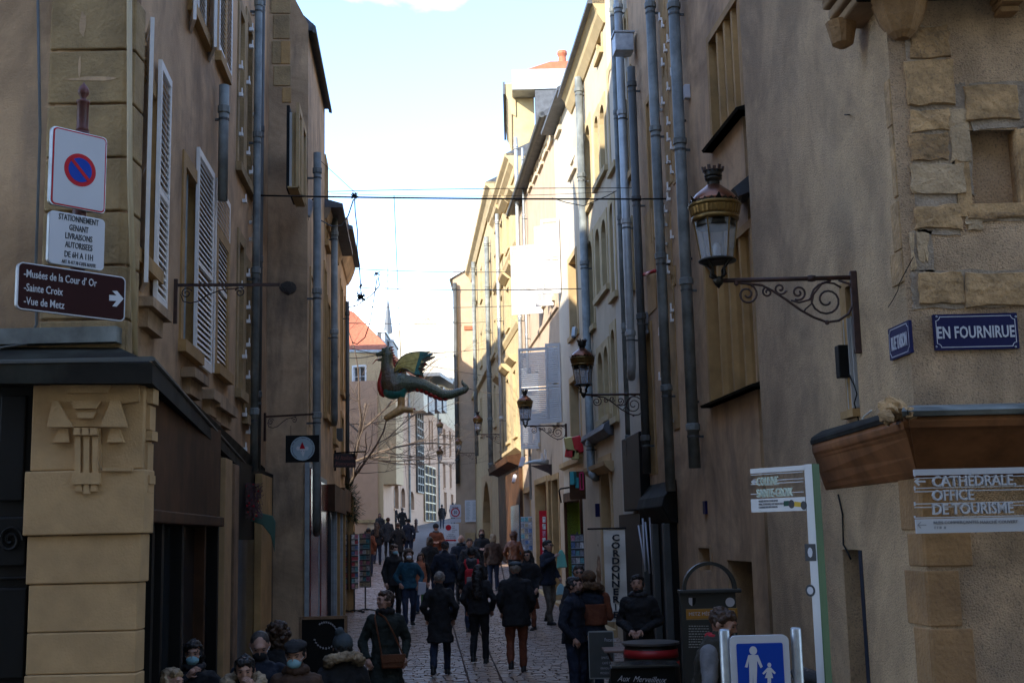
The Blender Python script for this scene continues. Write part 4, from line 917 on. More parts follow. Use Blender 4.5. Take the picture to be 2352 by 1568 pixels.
# ================================================================ DOWNPIPES
GP = 'grey zinc downpipes on the house fronts'
pipe(L1, 588, -60, 1085, .12, .055, 'zinc', 'fat grey double downpipe at the far end of the corner house, left side', px1=590)
pipe(L1, 598, -60, 1085, .10, .035, 'zincd', 'thin dark downpipe tight beside the fat grey one, left side', px1=600)
pipe(L1, 513, 192, 464, .10, .06, 'zinc', 'wide grey flue pipe that stops above the fifth shutter, left side', px1=513)
pipe(L2, 719, 312, 1195, .16, .065, 'zinc', 'grey downpipe with a curled foot beside the round hanging sign', px1=737, elbow=-.3)
pipe(L3, 760, 470, 960, .14, .07, 'zinc', 'grey downpipe with a box head beneath the curved eave, left side', px1=776, elbow=-.2)
pipe(L4, 797, 690, 1110, .12, .05, 'zincd', 'slim dark downpipe at the last left house before the square', px1=799)
pipe(R2, 1560, -60, 1078, .14, .08, 'zinc', 'broad blue-grey downpipe, the nearest on the right', px1=1580)
pipe(R2, 1578, 190, 1010, .05, .018, 'shut', 'thin white conduit running up beside the broad blue-grey downpipe', px1=1586)
pipe(R3, 1505, -60, 1130, .14, .075, 'zinc', 'blue-grey downpipe crossing the hook-studded house', px1=1526)
pipe(R3, 1461, 130, 1090, .14, .068, 'zincd', 'dark downpipe below a square zinc rain hopper', px1=1474)
pipe(R4, 1421, -60, 1070, .12, .045, 'zinc', 'double grey downpipe between the cream and narrow white houses', px1=1427)
pipe(R4, 1432, -60, 850, .12, .075, 'zincl', 'pale downpipe with a white elbow near the black fascia', px1=1436, elbow=.2)
pipe(R6, 1336, 160, 1080, .16, .09, 'zinc', 'grey downpipe with a bent foot over the gift shop', px1=1350, elbow=-.5)
pipe(R7, 1212, 300, 1150, .12, .04, 'zincl', 'slender pale downpipe at the far end of the pink house', px1=1206)
pipe(R9, 1192, 292, 1060, .2, .07, 'zincl', 'pale downpipe between the pink and ornate yellow houses', px1=1194)
pipe(R9, 1147, 475, 1080, .2, .08, 'zincl', 'pale downpipe at the far corner of the ornate yellow house', px1=1148)
pipe(R10, 1121, 530, 1095, .2, .11, 'zinc', 'dark grey downpipe in the middle of the far yellow house', px1=1124)
pipe(R10, 1090, 590, 1050, .2, .11, 'zinc', 'grey downpipe in the inner corner next to the end gable', px1=1092)
pipe(R11, 1048, 650, 1110, .2, .12, 'zincd', 'dark downpipe on the left edge of the end gable', px1=1048)
t = thing('rain_hopper', 'square zinc rain hopper on top of the dark downpipe', 'rain hopper', R3.M @ Matrix.Translation((*[(R3.uz(1460, 110))[0]], .22, R3.uz(1460, 125)[1])))
mb = MB(); mb.box(-.16, .16, -.16, .16, 0, .32); build('hopper_box', mb, 'steel', t, bevel=.01); mb = MB(); mb.box(-.18, .18, -.18, .18, .32, .35); build('hopper_rim', mb, 'steel', t)
mb = MB(); u, z = L1.uz(297, 400); u, z0_ = L0.uz(299, 820); 
xx = onY(299, 400, 9.2); a = onY(297, -60, 9.2); b = onY(311, 826, 9.2)
o = build('cable_conduit', MB().tube([tuple(a), tuple(onY(298, 400, 9.2)), tuple(b)], .022, 8), mat('ochre_conduit', (.42, .32, .18), .5), smooth=True); tag(o, 'ochre painted conduit running down the corner beside the stone blocks', 'conduit')
a = onY(86, -60, 9.2); b = onY(92, 300, 9.2); c = onY(82, 620, 9.2); d = onY(84, 745, 9.2); e = onY(60, 790, 9.15); f = onY(-20, 802, 9.1)
o = build('cable', MB().tube([tuple(q) for q in (a, b, c, d, e, f)], .012, 6), 'zincd', smooth=True); tag(o, 'thin dark cable curving off along the ledge at the left edge', 'cable')
# ================================================================ STREET LAMPS
def spiral(c, r, turns, a0, sgn=1, n=26, x=0):
    return [(x, c[0]+r*(1-.82*i/n)*math.cos(a0+sgn*2*math.pi*turns*i/n), c[1]+r*(1-.82*i/n)*math.sin(a0+sgn*2*math.pi*turns*i/n)) for i in range(n+1)]
def make_lamp(M, label):
    t = thing('street_lamp', label, 'street lamp', M, 'copper wall lanterns on scrolled brackets')
    mb = MB(); mb.box(-.022, .022, 0, .05, -.60, .05); o = build('wall_bar', mb, 'rust', t, bevel=.004)
    mb = MB(); mb.tube([(0, 0, 0), (0, 1.075, 0)], .018, 8); mb.lathe([(.024, .32), (.028, .35), (.024, .38)], 8, Matrix.Rotation(R(-90), 4, 'X')); build('arm', mb, 'rust', t, smooth=True)
    def scr(p, r=.0085): mb = MB(); mb.tube(p, [r]*len(p), 6); build('scroll', mb, 'rust', t, smooth=True)
    scr([(0, y, z) for y, z in ((.93, -.02), (.90, -.025), (.84, -.03), (.74, -.045), (.66, -.09), (.55, -.17), (.45, -.25), (.35, -.31), (.25, -.35), (.16, -.34), (.08, -.29), (.03, -.2), (.02, -.12), (.06, -.05), (.14, -.02))], .010)
    scr(spiral((.86, -.115), .085, 1.7, R(90), 1)); scr(spiral((.24, -.175), .15, 1.8, R(140), -1)); scr(spiral((.60, -.075), .05, 1.3, R(200), 1)); scr(spiral((.46, -.11), .062, 1.5, R(-60), -1)); scr(spiral((.70, -.10), .04, 1.3, R(60), -1))
    scr([(0, y, z) for y, z in ((.52, -.17), (.46, -.19), (.38, -.17), (.32, -.10), (.27, -.04), (.2, -.02))]); scr([(0, y, z) for y, z in ((.34, -.12), (.36, -.2), (.41, -.24), (.43, -.27))], .007)
    mb = MB(); mb.ball((0, .25, -.352), .02, 8, 6); mb.ball((0, .94, -.025), .02, 8, 6); build('knob', mb, 'rust', t)
    B = Matrix.Translation((0, 1.08, -.03))
    def part(nm, prof, m, n=24, **k): mb = MB(); mb.lathe(prof, n, B, **k); return build(nm, mb, m, t, smooth=n > 8 and nm != 'fluted_band')
    part('base_cup', [(.004, -.03), (.03, 0), (.045, .03), (.03, .055), (.028, .06)], 'lampdark', 12)
    mb = MB()
    for k in range(4):
        a = math.pi/4+k*math.pi/2
        mb.tube([B @ Vector((.028*math.cos(a), .028*math.sin(a), .05)), B @ Vector((.07*math.cos(a), .07*math.sin(a), .075)), B @ Vector((.06*math.cos(a), .06*math.sin(a), .12)), B @ Vector((.10*math.cos(a), .10*math.sin(a), .165)), B @ Vector((.135*math.cos(a), .135*math.sin(a), .185))], [.013, .015, .012, .012, .01], 6)
    build('prong', mb, 'lampdark', t, smooth=True)
    part('lower_ring', [(.05, .18), (.10, .175), (.145, .18), (.15, .19), (.14, .20), (.125, .205)], 'lampdark')
    mb = MB(); n = 6
    for k in range(n):
        a = math.pi/6+2*math.pi*k/n; mb = MB(); mb.tube([B @ Vector((.127*math.cos(a), .127*math.sin(a), .20)), B @ Vector((.172*math.cos(a), .172*math.sin(a), .515))], .0065, 5); build('frame_bar', mb, 'brass', t)
        a2 = a+2*math.pi/n; mb = MB(); q = [B @ Vector(((r_-.004)*math.cos(x_), (r_-.004)*math.sin(x_), z_)) for r_, x_, z_ in ((.127, a, .20), (.127, a2, .20), (.172, a2, .515), (.172, a, .515))]
        cc = sum(q, Vector())/4; nn_ = (q[1]-q[0]).cross(q[2]-q[0]).normalized()*.003
        mb.add([tuple(p-nn_) for p in q]+[tuple(p+nn_) for p in q], [(0, 1, 2, 3), (7, 6, 5, 4), (0, 4, 5, 1), (1, 5, 6, 2), (2, 6, 7, 3), (3, 7, 4, 0)]); build('glass_pane', mb, 'lglass', t)
    part('bulb', [(.02, .20), (.028, .22), (.032, .30), (.02, .33), (.004, .335)], 'bulb', 12)
    part('reflector', [(.05, .50), (.15, .455), (.155, .46), (.155, .515)], 'lampdark')
    part('lower_moulding', [(.16, .505), (.185, .51), (.19, .525), (.186, .54), (.18, .545)], 'brass')
    part('fluted_band', [(.18, .545), (.188, .56), (.196, .60), (.198, .612)], 'brass', 72, flute=.022)
    part('upper_moulding', [(.198, .612), (.208, .62), (.212, .635), (.20, .65), (.17, .652)], 'brass')
    mb = MB()
    for k in range(24):
        a = 2*math.pi*k/24; h = .045 if k % 4 == 0 else .025; w = .02
        for s_ in (-1, 1): pass
        pA = B @ Vector((.203*math.cos(a-.13), .203*math.sin(a-.13), .645)); pB = B @ Vector((.203*math.cos(a+.13), .203*math.sin(a+.13), .645)); pC = B @ Vector(((.235 if k % 4 == 0 else .207)*math.cos(a), (.235 if k % 4 == 0 else .207)*math.sin(a), .645+h)); pD = B @ Vector((.19*math.cos(a), .19*math.sin(a), .645))
        mb.add([pA, pB, pC, pD], [(0, 1, 2), (0, 2, 3), (1, 3, 2), (0, 3, 1)])
    build('leaf_gallery', mb, 'lampdark', t)
    part('dome', [(.192, .652), (.188, .675), (.15, .725), (.10, .765), (.068, .79), (.06, .80)], 'copper')
    part('neck', [(.056, .795), (.05, .81), (.05, .835), (.066, .845), (.07, .86), (.06, .87)], 'lampdark', 24, flute=-.05)
    part('crown_ring', [(.064, .868), (.074, .878), (.066, .89), (.08, .92)], 'lampdark', 16)
    mb = MB()
    for k in range(12):
        a = 2*math.pi*k/12; M2 = B @ Matrix.Rotation(a, 4, 'Z') @ Matrix.Translation((.078, 0, .915)) @ Matrix.Rotation(R(12), 4, 'Y'); mb.box(-.004, .004, -.013, .013, 0, .04 if k % 2 else .028, M2)
    build('crown', mb, 'rust', t)
    return t
def lamp_at(wl, px, py, label, src=None, rot=0):
    u, z = wl.uz(px, py, .02); M = wl.M @ Matrix.Translation((u, .0, z)) @ Matrix.Rotation(R(rot), 4, 'Z')
    return make_lamp(M, label) if src is None else copy_tree(src, M=M, label=label)
bpy.context.view_layer.update()
lamp1 = lamp_at(R1, 1961, 637, 'nearest and largest copper lantern on its rusted scrolled bracket', rot=-4)
lamp_at(R3, 1484, 905, 'second copper lantern, in front of the arched cream house', lamp1, rot=3)
lamp_at(R6, 1300, 977, 'third copper lantern, in front of the white louvred shutters', lamp1, rot=6)
lamp_at(R9, 1156, 997, 'fourth copper lantern, its arm crossing the ornate yellow house', lamp1, rot=10)
lamp_at(R10, 1094, 1040, 'fifth copper lantern, smaller and lower beside the end gable', lamp1, rot=20)
lamp_at(R11, 1050, 1000, 'upper lantern peeping out left of the end gable', lamp1, rot=-62)
lamp_at(R11, 1050, 1062, 'lower lantern peeping out left of the end gable', lamp1, rot=-62)
# electric box and cable by the first lamp
o = build('junction_box', MB().box(-.05, .05, 0, .09, -.13, .13), 'black', None, R1.M @ Matrix.Translation((R1.uz(1948, 830)[0], .0, R1.uz(1948, 830)[1])), bevel=.008); tag(o, 'small black junction box under the foot of the biggest lamp bracket', 'junction box')
def wire(name, label, pts, r, m='black', cat='cable', group=None, n=5):
    o = build(name, MB().tube([tuple(p) for p in pts], r, n), m, None, smooth=True); return tag(o, label, cat, group)
def onw(wl, px, py, d=.02): u, z = wl.uz(px, py, d); return wl.M @ Vector((u, d, z))
wire('cable', 'thin black cable hanging from the junction box to the timber cove', [onw(R1, *q) for q in ((1950, 860), (1962, 885), (1968, 905), (1962, 925), (1972, 965), (1960, 1005), (1940, 1025))], .006)
wire('cable', 'white wire curling up from the timber cove on the roughcast corner', [onw(R1, *q) for q in ((1970, 985), (1985, 955), (1998, 945), (2002, 942))], .006, 'shut')
wire('cable', 'hair-thin wires dangling from a hook on the rubble quoins', [onw(R1, *q) for q in ((2098, 590), (2082, 620), (2066, 650), (2062, 668), (2050, 690), (2040, 705))], .003)
wire('cable', 'black cable running down from under the cove to the side doorway', [onw(R1, *q) for q in ((1925, 1135), (1935, 1180), (1937, 1250), (1948, 1270), (1954, 1283))], .008)
wire('iron_hook', 'little iron hook sticking out of the plain roughcast wall', [onw(R1, 1951, 264, .0), onw(R1, 1951, 264, .05), onw(R1, 1940, 264, .07)], .006, 'rust', 'hook')
# scrolled empty sign bracket, left
def bracket(wl, px, py, ln, label, lateral=0, m='rust', s=1.0):
    u, z = wl.uz(px, py); t = thing('sign_bracket', label, 'bracket', wl.M @ Matrix.Translation((u, 0, z)) @ Matrix.Rotation(lateral, 4, 'Z'), 'scrolled iron sign brackets')
    mb = MB(); mb.box(-.016, .016, 0, .035, -.38*s, .06*s); build('wall_bar', mb, m, t)
    mb = MB(); mb.box(-.012, .012, 0, ln, -.014, .014); build('arm', mb, m, t)
    for c, r_, tr, a0, sg_ in (((.12, -.08), .055, 1.5, R(20), 1), ((ln*.62, -.075), .05, 1.5, R(160), -1)):
        mb = MB(); mb.tube(spiral(c, r_, tr, a0, sg_), .006, 5); build('scroll', mb, m, t)
    mb = MB(); mb.tube([(0, y, z_) for y, z_ in ((.065, -.09), (.09, -.16), (.16, -.18), (.24, -.16), (.32, -.10), (.40*max(1, ln/.9), -.05), (ln*.66, -.025))], .006, 5); build('scroll', mb, m, t)
    return t
bracket(L1, 400, 655, 1.02, 'empty rusty scrolled bracket sticking out beside the white shutters', R(0))
bk2 = bracket(L1, 606, 957, .85, 'rusty scrolled bracket holding the round rat sign', R(-22))
# round sign
def face(wl): return wl.M @ Matrix.Diagonal((-1, -1, 1, 1))
def txt(parent, wl, px, py, hpx, s, m='ink', sx=1, bold=0, align='LEFT', d=.01, name='lettering', base=None, shear=0, sp=1, rot=0, depth=.003):
    """text lying on wall plane wl at offset d; (px, py) is the left/centre end of its baseline"""
    u, z = wl.uz(px, py, d); c = wl.M @ Vector((u, d, z)); h = hpx*(c-CAM).dot(CM @ Vector((0, 0, -1)))/F
    mb = text_mb(s, h, sx, bold, align, shear, sp, depth); M = wl.M @ Matrix.Translation((u, d, z)) @ Matrix.Rotation(math.pi, 4, 'Z') @ Matrix.Rotation(R(rot), 4, 'Y')
    if parent is not None: M = parent.matrix_world.inverted() @ M
    return build(name, mb, m, parent, M)
def rrect(a, b, c, e, r, n=5):
    p = []
    for (cx_, cz_, a0) in ((b-r, e-r, 0), (a+r, e-r, 90), (a+r, c+r, 180), (b-r, c+r, 270)):
        for k in range(n+1): q = R(a0+90*k/n); p.append((cx_+r*math.cos(q), cz_+r*math.sin(q)))
    return p
def disc(cx_, cz_, rx, rz, n=28): return [(cx_+rx*math.cos(2*math.pi*k/n), cz_+rz*math.sin(2*math.pi*k/n)) for k in range(n)]
def sign_thing(name, label, cat, wl, group=None): t = thing(name, label, cat, wl.M.copy(), group); bpy.context.view_layer.update(); return t
def plate(parent, wl, x0, x1, y0, y1, d0, d1, m, r=.03, name='plate'):
    a, b, c, e = wl.rect(x0, x1, y0, y1, d1); mb = MB(); mb.prism(rrect(a, b, c, e, r), d0, d1, 'y'); return build(name, mb, m, parent)
def facing(px, Y, py=1000, yaw=0, ln=1.0):
    """a plane through the point seen at px and depth Y, its face turned to the camera, yaw>0: right edge further away"""
    c = P(px, Y, py); v = Vector((math.cos(R(yaw)), math.sin(R(yaw)))); return Wall(c+v*ln, c-v*ln)
W_ = facing(695, 17.6, 1030, 4)
t = sign_thing('hanging_sign', 'black square shop sign with a pale round badge of a rat in a red hat', 'shop sign', W_)
plate(t, W_, 656, 733, 999, 1061, -.015, .015, 'black', .002, 'board')
a, b, c, e = W_.rect(667, 723, 1002, 1057, .02); mb = MB(); mb.prism(disc((a+b)/2, (c+e)/2, (b-a)/2, (e-c)/2), .015, .022, 'y'); build('badge', mb, mat('badge_blue', (.33, .42, .46), .5), t)
def gp(wl, pts, d): return [wl.uz(x, y, d) for x, y in pts]
def decal(parent, wl, pts, d0, d1, m, name='emblem'): mb = MB(); mb.prism(gp(wl, pts, d1), d0, d1, 'y'); return build(name, mb, m, parent)
decal(t, W_, [(686, 1026), (703, 1026), (700, 1038), (696, 1049), (691, 1038)], .022, .026, 'whitep', 'rat_face')
decal(t, W_, [(694, 1014), (701, 1030), (688, 1030)], .026, .030, 'red', 'red_hat')
for x in (685, 704): a, z = W_.uz(x, 1029, .025); mb = MB(); mb.prism(disc(a, z, .03, .03, 12), .022, .027, 'y'); build('rat_ear', mb, 'whitep', t)
for x in (692, 698): a, z = W_.uz(x, 1036, .025); mb = MB(); mb.prism(disc(a, z, .006, .006, 8), .026, .031, 'y'); build('rat_eye', mb, 'ink', t)
ccx, ccz = W_.uz(695, 1029.5, .03)
for i, ch in enumerate('Une Souris Dans La Tuile'):
    if ch == ' ': continue
    an = R(158-136*i/23); r_ = .145; mb = text_mb(ch, .020, 1, .01, 'CENTER', depth=.002)
    build('lettering', mb, 'ink', t, Matrix.Translation((ccx-r_*math.cos(an), .024, ccz+r_*math.sin(an))) @ Matrix.Rotation(math.pi, 4, 'Z') @ Matrix.Rotation(R(90)-an, 4, 'Y'))
for sgx in (-1, 1):
    mb = MB(); mb.tube([(ccx+.15*math.cos(R(q))*1, .025, ccz+.15*math.sin(R(q))) for q in ((-60, -50, -40, -30, -20, -10, 0, 10) if sgx > 0 else (240, 230, 220, 210, 200, 190, 180, 170))], .003, 4); build('ring_arrow', mb, 'ink', t)
for x in (668, 722): mb = MB(); u, z = W_.uz(x, 999, 0); mb.tube([(u, 0, z), (u, 0, z+.14)], .004, 4); build('chain', mb, 'rust', t)
W_ = facing(790, 26.0, 1050, 22)
bracket(L3, 768, 1040, .75, 'black scrolled bracket over the long dark restaurant sign', R(-25), 'black')
t = sign_thing('hanging_sign', 'long dark restaurant sign with faint red script by the fir branches', 'shop sign', W_)
plate(t, W_, 767, 817, 1041, 1073, -.02, .02, mat('dark_brown_board', (.022, .013, .012), .5), .002, 'board')
txt(t, W_, 792, 1055, 9, 'Al Italiano', mat('script_red', (.16, .05, .04), .6), 1.0, .01, 'CENTER', .022, shear=.35); txt(t, W_, 792, 1068, 8, 'Ristorante', 'script', 1.0, .01, 'CENTER', .022, shear=.35) if 'script' in M_ else txt(t, W_, 792, 1068, 8, 'Ristorante', MATS['script_red'], 1.0, .01, 'CENTER', .022, shear=.35)
# ================================================================ LEFT SIGN POST
SP = facing(178, 7.75, 600, 47)
pp = onY(175, 600, 7.83); q = (SP.Mi @ Vector((pp.x, pp.y, 0)))
t = thing('sign_post', 'rust-brown post bracketed off the stone blocks, topped by an onion finial', 'sign post', at(pp.x, pp.y+.03, zg(8)))
ztip = onY(175, 188, 7.83).z-zg(8); k = 7.83/F
mb = MB(); z_ = lambda y: onY(175, y, 7.83).z-zg(8)
mb.tube([(0, 0, z_(720)), (0, 0, z_(300))], .046, 16); [mb.tube([(0, 0, z_(y_)), tuple(onY(175, y_, 9.25)-Vector((pp.x, pp.y+.03, zg(8))))], .02, 6) for y_ in (400, 560, 690)]; build('pole', mb, mat('post_maroon', (.10, .022, .016), .5, var=.3, scale=10), t, smooth=True)
mb = MB(); mb.lathe([(.046, z_(300)), (.038, z_(292)), (.038, z_(236)), (.044, z_(234)), (.044, z_(230)), (.018, z_(226)), (.018, z_(222)), (.034, z_(214)), (.038, z_(207)), (.028, z_(198)), (.008, z_(190)), (.002, z_(186))], 18); build('finial', mb, MATS['post_maroon'], t, smooth=True)
t = sign_thing('no_parking_sign', 'square no parking sign, white with red rim, blue disc and red slash', 'road sign', SP)
plate(t, SP, 115, 244, 302, 480, -.03, -.004, 'steel', .03, 'back'); plate(t, SP, 120, 243, 304, 479, -.004, .0, 'red', .028, 'red_rim'); a, b, c, e = SP.rect(120, 243, 304, 479, .0)
i_ = .009; mb = MB(); mb.prism(rrect(a+i_, b-i_, c+i_, e-i_, .022), 0, .002, 'y'); build('face', mb, 'plate', t)
cx_, cz_ = (a+b)/2, (c+e)/2-.01; rr_ = .40*(b-a)*.78
cx_, cz_ = SP.uz(184, 391, .002); r_ = abs(SP.uz(148, 391, .002)[0]-SP.uz(221, 391, .002)[0])/2; rz_ = r_
mb = MB(); mb.prism(disc(cx_, cz_, r_, rz_, 40), .002, .004, 'y'); build('red_disc', mb, 'red', t)
mb = MB(); mb.prism(disc(cx_, cz_, r_*.74, rz_*.74, 36), .004, .006, 'y'); build('blue_disc', mb, 'blue', t)
mb = MB(); mb.box(-r_*.8, r_*.8, .006, .008, -.011, .011, Matrix.Translation((cx_, 0, cz_)) @ Matrix.Rotation(R(-45), 4, 'Y')); build('red_slash', mb, 'red', t)
t = sign_thing('parking_plate', 'white plate of French parking hours under the no parking sign', 'road sign', SP)
plate(t, SP, 111, 240, 493, 613, -.03, -.002, 'steel', .03, 'back'); plate(t, SP, 113, 240, 494, 612, -.002, .002, 'plate', .028, 'face')
for (s_, y, h, x) in (('STATIONNEMENT', 510, 14, 181), ('GENANT', 531, 14, 181), ('LIVRAISONS', 551, 14, 181), ('AUTORISEES', 571, 14, 181), ('DE 6H A 11H', 593, 14, 181)):
    wd = {'STATIONNEMENT': .60, 'GENANT': .58, 'LIVRAISONS': .62, 'AUTORISEES': .60, 'DE 6H A 11H': .62}[s_]
    txt(t, SP, x, y+1, h, s_, 'ink', wd, .004, 'CENTER', .003)
txt(t, SP, 181, 609, 8, 'ART. R-417.10 CODE ROUTE', 'ink', .55, 0, 'CENTER', .003, sp=1.05)
W_ = SP
t = sign_thing('direction_sign', 'maroon direction sign to museums with a white arrow, lowest on the post', 'road sign', W_)
plate(t, W_, 39, 288, 618, 724, -.035, -.004, 'steel', .035, 'back'); a, b, c, e = W_.rect(39, 288, 618, 724, .0)
mb = MB(); mb.prism(rrect(a, b, c, e, .035), -.004, .0, 'y'); build('white_rim', mb, 'plate', t); mb = MB(); mb.prism(rrect(a+.008, b-.008, c+.008, e-.008, .028), 0, .002, 'y'); build('face', mb, 'maroon', t)
for (s_, y, h, wd) in (('-Musées de la Cour d\u2019 Or', 635, 18, .67), ('-Sainte Croix', 667, 18, .68), ('-Vue de Metz', 698, 18, .70)): txt(t, W_, 54, y, h, s_, 'plate', wd, .006, 'LEFT', .003)
decal(t, W_, [(251, 677), (268, 678.5), (258, 668), (269, 668), (284, 686), (268, 704), (258, 703), (268, 691), (251, 690)], .002, .004, 'plate', 'arrow')
# ================================================================ STREET PLATES (right corner)
t = sign_thing('street_plate', 'blue enamel street plate reading EN FOURNIRUE', 'street sign', R0)
plate(t, R0, 2145, 2339, 720, 802, 0, .022, 'navy', .004, 'plate')
a, b, c, e = R0.rect(2145, 2339, 720, 802, .022); 
def border(t, a, b, c, e, i_, w, d, m='plate'):
    mb = MB()
    k = .03
    for q in ((a+i_+k, b-i_-k, c+i_, c+i_+w), (a+i_+k, b-i_-k, e-i_-w, e-i_), (a+i_, a+i_+w, c+i_+k, e-i_-k), (b-i_-w, b-i_, c+i_+k, e-i_-k)): mb.box(q[0], q[1], d, d+.0015, q[2], q[3])
    for (x, z, s1, s2) in ((a+i_, c+i_, 1, 1), (b-i_, c+i_, -1, 1), (a+i_, e-i_, 1, -1), (b-i_, e-i_, -1, -1)):
        mb.tube([(x+s1*k*math.cos(R(q)), d+.0008, z+s2*k*math.sin(R(q))) for q in range(0, 91, 15)], w/2, 4)
    build('border', mb, m, t)
border(t, a, b, c, e, .016, .005, .022)
txt(t, R0, 2242, 775, 27, 'EN FOURNIRUE', 'plate', .655, .018, 'CENTER', .023, sp=1.02)
for x in (2151, 2333):
    for y in (727, 796): u, z = R0.uz(x, y, .024); mb = MB(); mb.ball((u, .023, z), .008, 8, 5); build('screw', mb, 'steel', t)
t = sign_thing('street_plate', 'small blue enamel street plate reading RUE TAISON', 'street sign', R1)
plate(t, R1, 2041, 2090, 744, 820, 0, .022, 'navy', .004, 'plate'); a, b, c, e = R1.rect(2041, 2090, 744, 820, .022); border(t, a, b, c, e, .014, .005, .022)
txt(t, R1, 2066, 799, 31, 'RUE TAISON', 'plate', .38, .014, 'CENTER', .023)
# ================================================================ WHITE FINGER SIGNS
CS = facing(2240, 7.3, 1150, 1)
t = sign_thing('fretwork_sign', 'white fretwork sign reading CATHÉDRALE, OFFICE DE TOURISME', 'direction sign', CS)
wp_ = mat('sign_white', (.48, .48, .50), .4, var=.03)
plate(t, CS, 2100, 2430, 1074, 1088, -.012, .012, wp_, .002, 'top_rail'); plate(t, CS, 2105, 2430, 1188, 1221, -.012, .012, wp_, .002, 'bottom_panel')
for y in (1093, 1116, 1124, 1152, 1160, 1184): plate(t, CS, 2102, 2430, y, y+2.2, -.008, .008, wp_, .0005, 'rail')
for (y0, y1) in ((1088, 1094), (1116, 1125), (1152, 1161), (1184, 1188)): plate(t, CS, 2101, 2103, y0, y1, -.008, .008, wp_, .0003, 'rail_end')
for s_, y in (('CATHÉDRALE,', 1116.5), ('OFFICE', 1148.5), ('DE TOURISME', 1180.5)): txt(t, CS, 2141, y+.5, 24, s_, wp_, .90, .012, 'LEFT', .002, depth=.012, sp=.97)
decal(t, CS, [(2101, 1105), (2111, 1096), (2113, 1099), (2108, 1103), (2126, 1103), (2126, 1107), (2108, 1107), (2113, 1112), (2111, 1115)], -.006, .008, wp_, 'arrow')
gry = mat('grey_print', (.22, .22, .24), .5)
txt(t, CS, 2144, 1203, 7, 'RUES COMMERÇANTES', gry, 1.0, .0, 'LEFT', .013); txt(t, CS, 2251, 1202, 7, 'MARCHÉ COUVERT', gry, 1.0, .0, 'LEFT', .013)
decal(t, CS, [(2107, 1205), (2115, 1197), (2116, 1198.5), (2110.5, 1204), (2128, 1204), (2128, 1206), (2110.5, 1206), (2116, 1211), (2115, 1213)], .012, .0135, gry, 'arrow')
for (x, w) in ((2146, 1), (2149, 1), (2153, 2), (2158, 5), (2168, 5)): decal(t, CS, [(x, 1208), (x+w, 1208), (x+w, 1214), (x, 1214)], .012, .0135, gry, 'pictogram')
pb = MB(); u, z = CS.uz(2400, 1100, 0); pb.box(u-.12, u-.04, -.03, .03, -2.4+2.4+zg(7.3), 3.5); build('post', pb, wp_, t)
CL = facing(1850, 7.4, 1150, -51)
t = sign_thing('fretwork_sign', 'white and green fretwork sign reading COLLINE SAINTE-CROIX on its tall post', 'direction sign', CL)
grn = mat('sign_green', (.035, .085, .02), .6)
plate(t, CL, 1723, 1850, 1072, 1083, -.012, .012, wp_, .002, 'top_rail'); plate(t, CL, 1725, 1850, 1143, 1174, -.012, .012, wp_, .002, 'bottom_panel')
for y in (1086, 1101, 1108, 1131): plate(t, CL, 1724, 1842, y, y+1.6, -.008, .008, wp_, .0005, 'rail')
for s_, y in (('COLLINE', 1115), ('SAINTE-CROIX', 1142)): 
    txt(t, CL, 1739, y, 19, s_, mat('sign_pale_green', (.50, .56, .47), .5), .56, .004, 'LEFT', .010, depth=.006)
decal(t, CL, [(1725, 1106), (1731, 1100), (1732, 1102), (1729, 1105), (1738, 1105), (1738, 1108), (1729, 1108), (1732, 1111), (1731, 1113)], -.01, .008, wp_, 'arrow')
for s_, y in (('MUSÉE DE LA COUR D\u2019OR', 1152), ('FRAC LORRAINE, LES TRINITAIRES', 1159), ('CLOÎTRE DES RÉCOLLETS', 1166)): txt(t, CL, 1743, y+1, 4.6, s_, gry, .72, 0, 'LEFT', .013)
decal(t, CL, [(1800, 1150), (1812, 1149), (1812, 1161), (1800, 1162)], .012, .0135, mat('sticker_green', (.01, .06, .04)), 'sticker')
decal(t, CL, [(1825, 1151), (1842, 1153), (1841, 1164), (1824, 1162)], .012, .0138, mat('sticker_yellow', (.55, .36, .04)), 'sticker')
for (x, y) in ((1818, 1157), (1846, 1160)): u, z = CL.uz(x, y, .013); mb = MB(); mb.prism(disc(u, z, .022, .026, 16), .012, .0145, 'y'); build('sticker', mb, 'ink', t)
u, z = CL.uz(1850, 1100, 0); u2, z2 = CL.uz(1860, 1500, 0); zt_ = CL.uz(1850, 1066, 0)[1]
mb = MB(); mb.box(-.052, .005, -.012, .012, zg(7.4), zt_, Matrix.Translation((u-.01, 0, 0))); build('post', mb, wp_, t)
mb = MB(); mb.box(-.062, -.053, -.045, .014, zg(7.4), zt_, Matrix.Translation((u-.01, 0, 0))); build('post_edge', mb, grn, t)
for y, h_, mm in ((1268, 28, 'ink'), (1355, 26, 'ink')):
    uu, zz = CL.uz(1852, y, .013); mb = MB(); mb.prism(disc(uu-.03, zz, .035, .035, 18) if y > 1300 else rrect(uu-.07, uu+.01, zz-.05, zz+.05, .005), .012, .0145, 'y'); o = build('sticker', mb, mm, t)
    mb = MB(); mb.prism(disc(uu-.03, zz, .022, .022, 18) if y > 1300 else disc(uu-.03, zz, .018, .03, 8), .0145, .016, 'y'); build('sticker_print', mb, 'plate', o)
